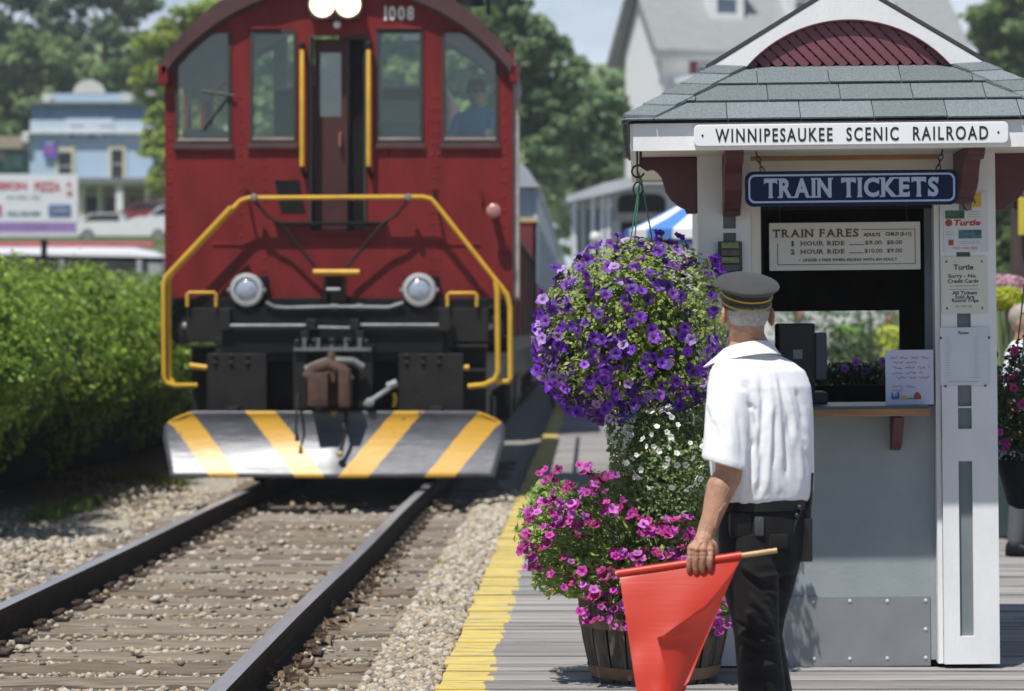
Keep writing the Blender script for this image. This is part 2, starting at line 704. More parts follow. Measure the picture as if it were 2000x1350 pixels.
# ---- railway track
trk = thing('railway_track', 'railway track with dark rusty rails on weathered wooden ties', 'railway track', (-2.18, 5, -0.2))
RP = [(-.036, 0), (.036, 0), (.037, -.028), (.030, -.038), (.009, -.045), (.009, -.13), (.020, -.142), (.070, -.152), (.070, -.166),
      (-.070, -.166), (-.070, -.152), (-.020, -.142), (-.009, -.13), (-.009, -.045), (-.030, -.038), (-.037, -.028)]
rail_m = mat('rusted rail', (0.023, 0.0155, 0.0115), 0.85, 0.4, 6, bump=0.2, bscale=50, spec=.12)
rtop_m = mat('worn rail top', (0.30, 0.30, 0.33), 0.34, 0.3, 3, metal=0.3, stretch=(1, .1, 1))
for xr in (XR0, XR1):
    mb = MB()
    ysr = [-4] + list(np.arange(6, 60, 1.5)) + [120]
    rows = []
    for y in ysr:
        dx = 0.006 * math.sin(y * .8)
        rows.append([(xr + p[0] + dx, y, p[1]) for p in RP])
    n = len(RP)
    v = [p for r in rows for p in r]
    b = len(mb.v)
    mb.v += v
    for k in range(len(rows) - 1):
        for i in range(n):
            mb.f.append((k * n + i, k * n + (i + 1) % n, (k + 1) * n + (i + 1) % n, (k + 1) * n + i))
            mb.mi.append(1 if i == 0 else 0)
    mb.build('rail', [rail_m, rtop_m], trk)

tie_m = []
for i, (c1, c2) in enumerate([((.115, .092, .068), (.25, .208, .160)), ((.082, .062, .045), (.20, .160, .118)), ((.145, .124, .098), (.285, .248, .20))]):
    tie_m.append(mat('weathered tie %d' % i, c1, 0.95, scale=5, col2=c2, stretch=(.6, 9, 9), bump=0.8, bscale=6))


def tie_mesh(x0, x1, y0, y1, z0, z1, rr):
    """split, weathered timber: top broken into a few planes lengthwise"""
    nx, ny = 14, 5
    top = [[(x0 + (x1 - x0) * i / nx + (rr.uniform(-.03, .03) if i in (0, nx) else 0), y0 + (y1 - y0) * j / ny,
             z1 + rr.uniform(-.012, .008) - (0.02 if j in (0, ny) else 0)) for i in range(nx + 1)] for j in range(ny + 1)]
    mb = MB()
    mb.sheet(top)
    bot = [[(x0, y0, z0)] + [(x0 + (x1 - x0) * i / nx, y0, z0) for i in range(1, nx)] + [(x1, y0, z0)]]
    mb.sheet([bot[0], top[0]])
    mb.sheet([top[-1], [(p[0], y1, z0) for p in bot[0]]])
    mb.sheet([[(x1, y0 + (y1 - y0) * j / ny, z0) for j in range(ny + 1)], [top[j][-1] for j in range(ny + 1)]])
    mb.sheet([[top[j][0] for j in range(ny + 1)], [(x0, y0 + (y1 - y0) * j / ny, z0) for j in range(ny + 1)]])
    return mb


rr = random.Random(3)
ty = 9.2
TIES = []
while ty < 33:
    w = rr.uniform(.23, .28)
    TIES.append((ty, w))
    x0, x1 = -2.18 - 1.3 + rr.uniform(-.06, .06), -2.18 + 1.29 + rr.uniform(-.07, .07)
    mb = tie_mesh(x0, x1, ty, ty + w, -.34, -.168 + rr.uniform(-.012, .004), rr)
    o = mb.build('tie', tie_m[rr.randrange(3)], trk)
    o.rotation_euler.z = 0
    # plates and spikes
    ty += .53 + rr.uniform(-.03, .03)
mb = MB()
for (y, w) in TIES:
    for xr in (XR0, XR1):
        mb.box(xr - .15, xr + .15, y + .03, y + w - .03, -.172, -.158)
        for sx in (-.095, .095):
            for sy in (.06, w - .07):
                mb.box(xr + sx - .012, xr + sx + .012, y + sy - .012, y + sy + .012, -.16, -.130 + rr.uniform(-.004, .012))
                mb.box(xr + sx - (.03 if sx > 0 else .012), xr + sx + (.012 if sx > 0 else .03), y + sy - .016, y + sy + .016, -.139, -.127)
o = mb.build('spike', mat('dull rust', (.075, .05, .036), .85, .4, 20), trk)
o['kind'] = 'stuff'


# ---- ballast: loose stones
def stones(name, pts, sizes, mt, rng):
    base = np.array([(0, 0, 1), (.9, 0, .3), (.28, .85, .3), (-.72, .53, .35), (-.72, -.53, .3), (.28, -.85, .35),
                     (.6, .5, -.5), (-.3, .75, -.5), (-.8, 0, -.5), (-.3, -.75, -.5), (.6, -.5, -.5), (0, 0, -.9)])
    fc = np.array([(0, 1, 2), (0, 2, 3), (0, 3, 4), (0, 4, 5), (0, 5, 1), (1, 6, 2), (2, 6, 7), (2, 7, 3), (3, 7, 8), (3, 8, 4),
                   (4, 8, 9), (4, 9, 5), (5, 9, 10), (5, 10, 1), (1, 10, 6), (6, 11, 7), (7, 11, 8), (8, 11, 9), (9, 11, 10), (10, 11, 6)])
    n = len(pts)
    v = base[None] * (1 + rng.normal(0, .22, (n, 12, 1)))
    sc3 = np.stack([rng.uniform(.7, 1.3, n), rng.uniform(.6, 1.1, n), rng.uniform(.45, .8, n)], 1)[:, None, :]
    v = v * sc3 * sizes[:, None, None]
    a = rng.uniform(0, 6.28, n)
    ca, sa = np.cos(a)[:, None], np.sin(a)[:, None]
    tl = rng.normal(0, .35, n)[:, None]
    x, y, z = v[..., 0], v[..., 1], v[..., 2]
    x, z = x * np.cos(tl) - z * np.sin(tl), x * np.sin(tl) + z * np.cos(tl)
    v = np.stack([x * ca - y * sa, x * sa + y * ca, z], -1) + pts[:, None, :]
    f = (np.arange(n)[:, None, None] * 12 + fc[None]).reshape(-1, 3)
    o = link(name, np_mesh(name, v.reshape(-1, 3), f), mt)
    return o


def stone_mat(name, cols):
    m = bpy.data.materials.new(name)
    m.use_nodes = True
    n, l = m.node_tree.nodes, m.node_tree.links
    p = n['Principled BSDF']
    p.inputs['Roughness'].default_value = 0.9
    g = n.new('ShaderNodeNewGeometry')
    rp = n.new('ShaderNodeValToRGB')
    rp.color_ramp.interpolation = 'CONSTANT'
    e = rp.color_ramp.elements
    e[0].color = (*cols[0], 1)
    e[1].position = 1 / len(cols)
    e[1].color = (*cols[1], 1)
    for i in range(2, len(cols)):
        q = e.new(i / len(cols))
        q.color = (*cols[i], 1)
    l.new(g.outputs['Random Per Island'], rp.inputs['Fac'])
    l.new(rp.outputs['Color'], p.inputs['Base Color'])
    return m


gm = stone_mat('ballast stone', [(.34, .295, .215), (.40, .355, .275), (.26, .22, .165), (.43, .40, .335), (.33, .25, .155), (.19, .172, .15), (.38, .315, .225), (.48, .445, .38)])


def scatter(n, x0, x1, y0, y1):
    # denser near the camera
    u = rs.uniform(0, 1, n)
    y = 1 / (1 / y0 + (1 / y1 - 1 / y0) * u)
    return rs.uniform(x0, x1, n), y


P, S = [], []
# between and beside the ties (cribs), left shoulder, right shoulder
x, y = scatter(30000, XR0 - 3.6, XR0 - .1, 10.8, 33)
zz = -.215 + .03 * np.sin(x * 3 + y) + rs.uniform(-.012, .02, len(x))
left_fall = np.clip((XR0 - .55 - x) / 2.5, 0, 1)
P.append(np.stack([x, y, zz - .03 * left_fall], 1)); S.append(rs.uniform(.012, .03, len(x)))
x, y = scatter(15000, XR1 + .45, XE - .01, 10.3, 26)
P.append(np.stack([x, y, -.17 + rs.uniform(-.02, .02, len(x)) + .03 * np.clip((x + 1.1) / .4, 0, 1)], 1)); S.append(rs.uniform(.012, .032, len(x)))
x, y = scatter(44000, -3.7, -.75, 10.3, 26)
onT = np.zeros(len(x), bool)
for (t0, w) in TIES:
    onT |= (y > t0 + .02) & (y < t0 + w - .02)
onT &= (x > -3.47) & (x < -.9)
keep = (~onT) | (rs.uniform(0, 1, len(x)) < .045)
z = np.where(onT, -.160, -.215 + rs.uniform(-.03, .02, len(x)))
near = np.minimum(abs(x - XR0), abs(x - XR1))
z = np.where(near < .09, -.17, z)
keep &= (near > .045)
P.append(np.stack([x, y, z], 1)[keep]); S.append(rs.uniform(.010, .027, keep.sum()))
P, S = np.concatenate(P), np.concatenate(S)
S = S * np.clip(P[:, 1] / 15, .9, 1.6)
o = stones('ballast', P, S, gm, rs)
o['kind'] = 'stuff'
mb = MB()
mb.sheet([[(x_, y_, z_) for x_, z_ in ((-7.6, -.226), (-4.4, -.222), (-3.5, -.212), (-3.4, -.208), (-.9, -.205), (-.7, -.175), (XE + .03, -.15))] for y_ in (-5, 10, 20, 30, 60, 130)])
tag(mb.build('gravel_bed', ground_mat()), None, None, kind='structure')

# rusty dust and dry leaves lying along the right rail
lp = []
n = 200
x = XR1 + rs.choice([1, 1, 1, -1], n) * rs.gamma(2.0, .045, n) + .05
y = rs.uniform(10.5, 19, n)
lpos = np.stack([x, y, -.145 + rs.uniform(0, .03, n)], 1)
o = foliage('dry_leaves', lpos, np.tile([0, 0, 1.0], (n, 1)), rs.uniform(.03, .075, n), leaf_mat('dry leaf', (.13, .085, .05), (.30, .22, .14), .2, .8), rs, fold=.9)
o['kind'] = 'stuff'

# ---- grass tufts at the edges of the gravel
def tufts(spots, per, h):
    V, Fc = [], []
    k = 0
    for (cx, cy, cz, r) in spots:
        m = int(per * r)
        for _ in range(m):
            a, d = rr.uniform(0, 6.28), r * math.sqrt(rr.random())
            bx, by = cx + math.cos(a) * d, cy + math.sin(a) * d * 1.5
            hh = h * rr.uniform(.5, 1.2)
            dx, dy = rr.uniform(-.5, .5) * hh, rr.uniform(-.5, .5) * hh
            w = rr.uniform(.004, .010)
            a2 = rr.uniform(0, 6.28)
            wx, wy = math.cos(a2) * w, math.sin(a2) * w
            V += [(bx - wx, by - wy, cz), (bx + wx, by + wy, cz), (bx + dx * .5 + wx * .7, by + dy * .5 + wy * .7, cz + hh * .65), (bx + dx * .5 - wx * .7, by + dy * .5 - wy * .7, cz + hh * .65)]
            V += [(bx + dx * .5 - wx * .7, by + dy * .5 - wy * .7, cz + hh * .65), (bx + dx * .5 + wx * .7, by + dy * .5 + wy * .7, cz + hh * .65), (bx + dx, by + dy, cz + hh), (bx + dx, by + dy, cz + hh)]
            Fc += [(k, k + 1, k + 2, k + 3), (k + 4, k + 5, k + 6, k + 7)]
            k += 8
    return np.array(V), np.array(Fc)


sp = []
for (px, py, r) in [(225, 945, .22), (330, 948, .2), (270, 935, .25), (380, 928, .18), (130, 1000, .25), (90, 1015, .16), (165, 985, .15), (880, 1205, .10), (895, 1195, .07), (835, 1205, .05), (865, 1120, .06), (430, 915, .2)]:
    g = -.2
    Y = F * (CAMZ - g) / (py - 640)
    sp.append(((px - 1150) * Y / F, Y, g, r))
v, f = tufts(sp, 900, .10)
o = link('grass', np_mesh('grass', v, f), leaf_mat('grass blade', (.10, .15, .03), (.28, .34, .09), .3))
o['kind'] = 'stuff'

# ---- boardwalk
def deck_mat():
    m = mat('weathered deck board', (.185, .172, .165), 0.9, scale=3.5, col2=(.34, .325, .315), stretch=(.5, 14, 14), bump=0.35, bscale=9)
    n, l = m.node_tree.nodes, m.node_tree.links
    p = n['Principled BSDF']
    src = p.inputs['Base Color'].links[0].from_socket
    tc = n.new('ShaderNodeTexCoord')
    sx = n.new('ShaderNodeSeparateXYZ')
    l.new(tc.outputs['Object'], sx.inputs['Vector'])
    g = n.new('ShaderNodeNewGeometry')
    # each board its own brightness
    br = n.new('ShaderNodeMapRange')
    br.inputs['To Min'].default_value = 0.72
    br.inputs['To Max'].default_value = 1.18
    l.new(g.outputs['Random Per Island'], br.inputs['Value'])
    mul = n.new('ShaderNodeMixRGB')
    mul.blend_type = 'MULTIPLY'
    mul.inputs['Fac'].default_value = 1.0
    l.new(src, mul.inputs['Color1'])
    l.new(br.outputs['Result'], mul.inputs['Color2'])
    # painted safety line: ragged inner edge, differs from board to board, worn patches
    nz = n.new('ShaderNodeTexNoise')
    nz.inputs['Scale'].default_value = 11
    nz.inputs['Detail'].default_value = 6
    l.new(tc.outputs['Object'], nz.inputs['Vector'])
    rg = n.new('ShaderNodeMath')
    rg.operation = 'MULTIPLY_ADD'
    rg.inputs[1].default_value = .05
    rg.inputs[2].default_value = XE + .19 - .025
    l.new(nz.outputs['Fac'], rg.inputs[0])
    b2 = n.new('ShaderNodeMath')
    b2.operation = 'MULTIPLY_ADD'
    b2.inputs[1].default_value = .045
    l.new(g.outputs['Random Per Island'], b2.inputs[0])
    l.new(rg.outputs['Value'], b2.inputs[2])
    lt = n.new('ShaderNodeMath')
    lt.operation = 'LESS_THAN'
    l.new(sx.outputs['X'], lt.inputs[0])
    l.new(b2.outputs['Value'], lt.inputs[1])
    nz2 = n.new('ShaderNodeTexNoise')
    nz2.inputs['Scale'].default_value = 7
    nz2.inputs['Detail'].default_value = 8
    nz2.inputs['Roughness'].default_value = .7
    mp = n.new('ShaderNodeMapping')
    mp.inputs['Scale'].default_value = (.7, 5, 5)
    l.new(tc.outputs['Object'], mp.inputs['Vector'])
    l.new(mp.outputs['Vector'], nz2.inputs['Vector'])
    wr = n.new('ShaderNodeMapRange')
    wr.inputs['From Min'].default_value = .34
    wr.inputs['From Max'].default_value = .52
    l.new(nz2.outputs['Fac'], wr.inputs['Value'])
    mm = n.new('ShaderNodeMath')
    mm.operation = 'MULTIPLY'
    l.new(lt.outputs['Value'], mm.inputs[0])
    l.new(wr.outputs['Result'], mm.inputs[1])
    mx = n.new('ShaderNodeMixRGB')
    mx.inputs['Color2'].default_value = (.60, .46, .11, 1)
    l.new(mm.outputs['Value'], mx.inputs['Fac'])
    l.new(mul.outputs['Color'], mx.inputs['Color1'])
    l.new(mx.outputs['Color'], p.inputs['Base Color'])
    return m


mb = MB()
y = 6.0
rr = random.Random(11)
while y < 75:
    w = .137 if y < 30 else .4
    e = XE + rr.uniform(-.012, .012)
    z = ZP + rr.uniform(-.004, .004)
    t1, t2 = rr.uniform(-.003, .003), rr.uniform(-.003, .003)
    sk = rr.uniform(-.006, .006)
    cuts = [e, 2.2 + (0.0 if int(y * 7) % 2 else 2.4), 7.0 + rr.uniform(-.5, .5), 14]
    for a, b in zip(cuts[:-1], cuts[1:]):
        b2 = b - .004
        v = [(a, y, z - .04), (b2, y + sk, z - .04), (b2, y + w + sk, z - .04), (a, y + w, z - .04), (a, y, z + t1), (b2, y + sk, z + t1), (b2, y + w + sk, z + t2), (a, y + w, z + t2)]
        mb.add(v, [(0, 3, 2, 1), (4, 5, 6, 7), (0, 1, 5, 4), (1, 2, 6, 5), (2, 3, 7, 6), (3, 0, 4, 7)])
    y += w + rr.uniform(.006, .012)
o = mb.build('boardwalk', deck_mat())
o['kind'] = 'structure'
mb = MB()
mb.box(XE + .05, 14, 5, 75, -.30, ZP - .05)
o = mb.build('boardwalk_joists', mat('dark joist', (.06, .05, .045), .9))  # one solid dark brown slab under the boards
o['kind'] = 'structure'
# ================================================================ LOCOMOTIVE
YF = 24.7                    # cab end sheet
LC = -2.19                   # centre line
loco = thing('locomotive', 'dark red and black diesel locomotive with yellow handrails, lit headlights and a striped plow', 'locomotive', (LC, 31, 0))
red = mat('loco red', (.135, .0105, .0115), .5, .14, 3.0, col2=(.205, .0155, .0155), detail=9, spec=.3, bump=.10, bscale=9, stretch=(2.2, 2.2, .6))
redd = mat('roof edge paint', (.075, .03, .03), .55, .3, 3)
doorred = mat('door red', (.06, .014, .013), .5, .2, 3)
inn = mat('cab interior grey green', (.42, .46, .46), .6, .1, 3)
dkin = mat('dark cab interior', (.03, .035, .03), .7, .2, 3)


def Q(px, py, Y=YF):
    p = W(px, py, Y)
    return (p.x, p.z)


def arc_pts(cx, x0, x1, ztop, zend, n=28):
    """roof arch through (x0, zend), (cx, ztop), (x1, zend): circle"""
    h = ztop - zend
    c = (x1 - x0) / 2
    R = (c * c + h * h) / (2 * h)
    out = []
    for i in range(n + 1):
        x = x0 + (x1 - x0) * i / n
        out.append((x, ztop - R + math.sqrt(max(R * R - (x - cx) ** 2, 0))))
    return out


xl, xr = Q(322, 0)[0], Q(1001, 0)[0]
zb = Q(0, 582)[1]
zs = Q(0, 128)[1]
cxm = (xl + xr) / 2
roofz = Q(0, -62)[1]
arch = arc_pts(cxm, xl, xr, roofz - .08, zs)
outer = [(xl, zb)] + arch + [(xr, zb)]


def roofline(x, drop):
    """height of the arch at x minus drop"""
    h = roofz - .08 - zs
    c = (xr - xl) / 2
    R = (c * c + h * h) / (2 * h)
    return roofz - .08 - R + math.sqrt(max(R * R - (x - cxm) ** 2, 0)) - drop


def rect(x0, y0, x1, y1, Y=YF):
    a, b = Q(x0, y0, Y), Q(x1, y1, Y)
    return [(a[0], b[1]), (a[0], a[1]), (b[0], a[1]), (b[0], b[1])]


def arched_window(x0, x1, ytop, ybot, drop):
    a0, a1 = Q(x0, 0)[0], Q(x1, 0)[0]
    zt, zbm = Q(0, ytop)[1], Q(0, ybot)[1]
    pts = [(a0, zbm)]
    for i in range(11):
        x = a0 + (a1 - a0) * i / 10
        pts.append((x, min(zt, roofline(x, drop))))
    pts.append((a1, zbm))
    return pts


w1 = arched_window(345, 449, 63, 281, .14)
w2 = rect(491, 62, 577, 279)
w3 = rect(737, 61, 824, 279)
w4 = arched_window(866, 971, 63, 279, .14)
dr = rect(608, 70, 711, 450)
mb = MB()
mb.slab_hole(outer, [w1, w2, w3, w4, dr], YF, YF + .03)
cab = mb.build('cab', red, loco)
# side walls with windows, rear wall, floor, roof
CABL = 2.6
mb = MB()
zws, zwt = Q(0, 285)[1], Q(0, 95)[1]
for xs_ in ((xl, xl + .03), (xr - .03, xr)):
    for (y0, y1, z0, z1) in ((YF + .031, YF + CABL, zb, zws), (YF + .031, YF + .35, zws, zs), (YF + 1.15, YF + 1.45, zws, zs), (YF + 2.25, YF + CABL, zws, zs), (YF + .35, YF + 1.15, zwt + .02, zs), (YF + 1.45, YF + 2.25, zwt + .02, zs)):
        mb.box(xs_[0], xs_[1], y0, y1, z0, z1)
    mb.build('side_wall', [red], loco)
    mb = MB()
mb = MB()
rw = [arched_window(340, 470, 10, 250, .17), arched_window(835, 985, 10, 250, .17), rect(500, 4, 610, 150), rect(705, 4, 815, 150)]
mb.slab_hole([(xl + .031, zb)] + [(x, z - .01) for x, z in arc_pts(cxm, xl + .031, xr - .031, roofz - .1, zs - .02)] + [(xr - .031, zb)], rw, YF + CABL - .03, YF + CABL)
mb.build('rear_wall', [inn], loco)
mb = MB()
mb.box(xl + .032, xr - .032, YF + .032, YF + CABL - .032, zb + .05, zb + .1)
mb.build('cab_floor', dkin, loco)
# roof: arch overhanging the sheet, dark edge
mb = MB()
ao = arc_pts(cxm, xl - .012, xr + .012, roofz + .02, zs + .035)
ai = arc_pts(cxm, xl - .012, xr + .012, roofz - .17, zs - .10)
n = len(ao)
ring = ao + ai[::-1]
mb.prism(ring, YF - .10, YF + CABL + .1)
mb.build('roof', redd, loco, smooth=False)
mb = MB()
ai2 = arc_pts(cxm, xl + .034, xr - .034, roofz - .185, zs - .115)
mb.prism([(x, z + .012) for x, z in ai2] + [(x, z) for x, z in ai2[::-1]], YF + .04, YF + CABL - .04)
mb.build('ceiling', mat('pale ceiling', (.55, .57, .57), .6, .06, 3), loco)
mb = MB()   # arched trim under the roof edge
ao = [(x, z - .07) for x, z in arc_pts(cxm, xl + .01, xr - .01, roofz - .06, zs - .02)]
ai = [(x, z - .10) for x, z in arc_pts(cxm, xl + .01, xr - .01, roofz - .09, zs - .05)]
for i in range(len(ao) - 1):
    if i == 14:
        mb.build('roof_trim', redd, loco)
        mb = MB()
    if (i < 8 or i > 19):
        mb.add([(ai[i][0], YF - .025, ai[i][1]), (ai[i + 1][0], YF - .025, ai[i + 1][1]), (ao[i + 1][0], YF - .025, ao[i + 1][1]), (ao[i][0], YF - .025, ao[i][1])], [(0, 1, 2, 3)])
mb.build('roof_trim', redd, loco)

# windows: pale frame, rubber seal, glass
frame_m = mat('window frame', (.30, .22, .19), .5, .2, 5)
seal_m = mat('window seal', (.035, .03, .03), .6, .2, 5)


def inset(poly, d):
    cx = sum(p[0] for p in poly) / len(poly)
    cz = sum(p[1] for p in poly) / len(poly)
    sx = (max(p[0] for p in poly) - min(p[0] for p in poly)) / 2
    sz = (max(p[1] for p in poly) - min(p[1] for p in poly)) / 2
    return [(cx + (p[0] - cx) * (1 - d / sx), cz + (p[1] - cz) * (1 - d / sz)) for p in poly]


for w in (w1, w2, w3, w4):
    wo = inset(w, -.012)
    mb = MB()
    mb.slab_hole(wo, [inset(w, .018)], YF - .014, YF - .002)
    fr = mb.build('window', seal_m, loco)
    x0, x1 = min(p[0] for p in w), max(p[0] for p in w)
    z0 = min(p[1] for p in w)
    MB().bbox(x0 + .01, x1 - .01, YF - .02, YF - .003, z0 + .02, z0 + .045, .004).build('sill', frame_m, fr)
    MB().bbox(x0 - .03, x1 + .03, YF - .035, YF - .002, z0 - .055, z0 - .013, .006).build('lower_trim', redd, fr)
    MB().prism(inset(w, .017), YF + .004, YF + .010).build('glass', M['glass'], fr)
for px in (345, 866):
    a, b = Q(px + 35, 60), Q(px + 105, 54)
mb = MB()
for (x0, x1, y) in ((427, 452, 54), (490, 548, 53), (735, 826, 53), (862, 905, 53)):
    a, b = Q(x0, y + 5), Q(x1, y)
    mb.bbox(a[0], b[0], YF - .03, YF, a[1], b[1], .006)
mb.split('window_hood', red, loco)

# rivets along the seams
mb = MB()
def rivet(px, py, r=.013, Y=YF):
    p = W(px, py, Y)
    mb.lathe((p.x, Y, p.z), (0, -1, 0), [(r, 0), (r * .8, r * .4), (r * .3, r * .65)], n=8)
for x in (470, 517, 845, 856):
    for k in range(17):
        if x != 517 or k > 5: rivet(x, 190 + k * 22.5)
for x in (350, 375, 398, 424, 452, 485, 520, 556, 760, 795, 825, 858, 892, 924, 950):
    rivet(x, 301)
for k in range(14):
    rivet(985, 160 + k * 28)
    rivet(333, 160 + k * 28)
mb.build('rivet', red, loco)['kind'] = 'stuff'

# doorway: recess, door with window, black panel standing for the dark gap, threshold
mb = MB()
a, b = Q(608, 70), Q(711, 450)
mb.box(a[0] - .02, a[0], YF + .031, YF + .24, b[1], a[1])
mb.box(b[0], b[0] + .02, YF + .031, YF + .24, b[1], a[1])
mb.build('door_frame', seal_m, loco)
dp = [Q(612, 74), Q(676, 448)]
mb = MB()
YD = YF + .12
dw = rect(622, 100, 664, 226)
mb.slab_hole([(dp[0][0], dp[1][1]), (dp[0][0], dp[0][1]), (dp[1][0], dp[0][1]), (dp[1][0], dp[1][1])], [dw], YD, YD + .04)
door = mb.build('door', doorred, loco)
MB().prism(dw, YD + .02, YD + .025).build('glass', glass_mat('hazy glass', (.6, .62, .6), .25, .2), door)
p = W(665, 275, YD)
MB().tube([(p.x, YD, p.z + .06), (p.x, YD - .05, p.z + .05), (p.x, YD - .05, p.z - .05), (p.x, YD, p.z - .06)], .012).build('handle', mat('copper handle', (.35, .13, .09), .4, .2, 5), door)
mb = MB()
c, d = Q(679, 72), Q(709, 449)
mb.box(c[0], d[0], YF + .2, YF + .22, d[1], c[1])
mb.build('gap_dark_panel', M['black'], loco)
mb = MB()
mb.bbox(a[0] - .04, b[0] + .04, YF - .05, YF - .002, b[1] - .035, b[1] - .01, .006)
mb.build('threshold', red, loco)
for px in (606, 713):
    mb = MB()
    x0 = Q(px, 0)[0]
    mb.box(x0 - .012, x0 + .012, YF - .02, YF - .001, b[1], a[1])
    mb.build('door_post', seal_m, loco)

# number on the cab end
wh = mat('number paint', (.72, .70, .66), .6, .05, 5)
p = W(779, 26, YF - .008)
serif_text('1008', .125, wh, (p.x, YF - .008, p.z), loco, fit=.265, name='number', bold=.006)

# lit twin headlights with a housing
hl = emit_mat('lit headlight lens', (1.0, .93, .72), 60)
_n, _l = hl.node_tree.nodes, hl.node_tree.links
_a = _n.new('ShaderNodeAttribute'); _a.attribute_name = 'rim'
_r = _n.new('ShaderNodeMapRange'); _r.inputs['From Min'].default_value = .35; _r.inputs['From Max'].default_value = 1.0
_r.inputs['To Min'].default_value = 45; _r.inputs['To Max'].default_value = .9
_l.new(_a.outputs['Fac'], _r.inputs['Value']); _l.new(_r.outputs['Result'], _n['Principled BSDF'].inputs['Emission Strength'])
_c = _n.new('ShaderNodeValToRGB'); _c.color_ramp.elements[0].color = (1, .96, .82, 1); _c.color_ramp.elements[1].color = (1, .66, .22, 1)
_c.color_ramp.elements[0].position = .5
_l.new(_a.outputs['Fac'], _c.inputs['Fac']); _l.new(_c.outputs['Color'], _n['Principled BSDF'].inputs['Emission Color'])
mb = MB()
p = W(655, 8, YF - .1)
mb.bbox(p.x - .23, p.x + .23, YF - .10, YF - .002, p.z - .14, p.z + .16, .05)
hs = mb.build('headlight_housing', M['maroon'], loco)
for px in (630, 680):
    p = W(px, 9, YF - .12)
    mb = MB()
    mb.lathe((p.x, YF - .099, p.z), (0, -1, 0), [(.122, 0), (.122, .05), (.108, .05), (.104, .02)], n=32, caps=False)
    h = mb.build('headlight', M['steel'], loco, smooth=True)
    prof = [(.106, 0), (.098, .008), (.088, .014), (.07, .020), (.05, .024), (.005, .028)]
    lo = MB().lathe((p.x, YF - .116, p.z), (0, -1, 0), prof, n=32).build('lens', hl, h, smooth=True)
    at = lo.data.attributes.new('rim', 'FLOAT', 'POINT')
    at.data.foreach_set('value', np.repeat(np.array([q[0] / .106 for q in prof], np.float32), 32))
p = W(658, 48, YF - .06)
MB().lathe((p.x, YF - .002, p.z), (0, -1, 0), [(.02, 0), (.02, .04), (.034, .05), (.02, .07), (.004, .075)], n=16).build('marker_lamp', M['white'], loco, smooth=True)

# bell above the roof, right
p = W(918, 6, YF + .5)
MB().lathe((p.x, YF + .3, p.z + .08), (0, .25, -1), [(.02, -.2), (.06, -.18), (.09, -.05), (.13, .08), (.15, .12)], n=20).build('bell', M['black'], loco, smooth=True)
MB().tube([(p.x - .17, YF + .3, p.z - .12), (p.x - .17, YF + .3, p.z + .27), (p.x + .17, YF + .3, p.z + .27), (p.x + .17, YF + .3, p.z - .12)], .02).build('bell_bracket', M['black'], loco)

# grab irons either side of the door
for px in (590, 720):
    t, bt = W(px, 88, YF - .09), W(px, 325, YF - .09)
    mb = MB()
    mb.tube([(t.x, YF - .002, t.z + .01), (t.x, YF - .075, t.z + .005), (t.x, YF - .09, t.z - .02), (bt.x, YF - .09, bt.z)], .021, 10)
    g = mb.build('grab_iron', M['yellow'], loco, smooth=True)
    mb = MB()
    mb.tube([(bt.x, YF - .09, bt.z), (bt.x + .012, YF - .08, bt.z - .05), (bt.x + .02, YF - .002, bt.z - .09)], .019, 10)
    mb.lathe((t.x, YF - .09, t.z + .012), (0, 0, 1), [(.024, -.05), (.024, 0), (.012, .02)], n=10)
    mb.build('bracket', M['black'], g, smooth=True)

# big yellow end handrails
YH = YF - .16
def H(px, py, Y=YH):
    return W(px, py, Y)
mb = MB()
mb.tube([H(335, 535), H(470, 392), H(485, 387), H(825, 385), H(842, 389), H(850, 398), H(975, 556), H(988, 575)], .021, 10)
hr = mb.build('handrail', M['yellow'], loco, smooth=True)
mb = MB()
mb.tube([H(452, 405, YH - .06), H(325, 540, YH - .06), H(320, 552, YH - .06), H(320, 735, YH - .06), H(325, 747, YH - .06), H(340, 753, YH - .06), H(385, 753, YH)], .022, 10)
mb.tube([H(335, 535), H(329, 548), H(329, 735), H(338, 748)], .026, 10)
mb.build('left_leg', M['yellow'], hr, smooth=True)
mb = MB()
mb.tube([H(968, 550, YH - .04), H(971, 570, YH - .04), H(973, 725, YH - .04), H(966, 742, YH - .04), H(945, 752, YH - .04), H(915, 755, YH)], .024, 10)
mb.tube([H(975, 556), H(990, 575), H(996, 600), H(997, 738), H(992, 745), H(968, 746)], .023, 10)
mb.build('right_leg', M['yellow'], hr, smooth=True)
mb = MB()
for px in (497, 797):
    p = H(px, 386)
    mb.lathe((p.x, p.y - .045, p.z), (0, 1, 0), [(.02, 0), (.032, .015), (.032, .07), (.02, .09)], n=12)
mb.split('clamp', M['steel'], hr, smooth=True)
for px in (478, 846):
    p, q = H(px, 386), W(px + 4, 372, YF)
    MB().tube([p, (q.x, YF, q.z)], .014).build('stay', M['black'], hr)
for s in (-1, 1):   # dark V braces down to the hatch step
    cx = 647
    p, q, r_ = H(cx + s * 150, 392), H(cx + s * 100, 437, YF - .14), H(cx + s * 30, 522, YF - .1)
    MB().tube([p, (q + p) / 2 + Vector((0, 0, -.03)), q, r_], .014, 8).build('brace', M['iron'], hr)
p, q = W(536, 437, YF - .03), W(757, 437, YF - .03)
MB().bbox(p.x, q.x, YF - .05, YF - .01, p.z - .016, p.z + .016, .005).build('dark_bar', M['iron'], loco)  # dark horizontal bar just off the cab end
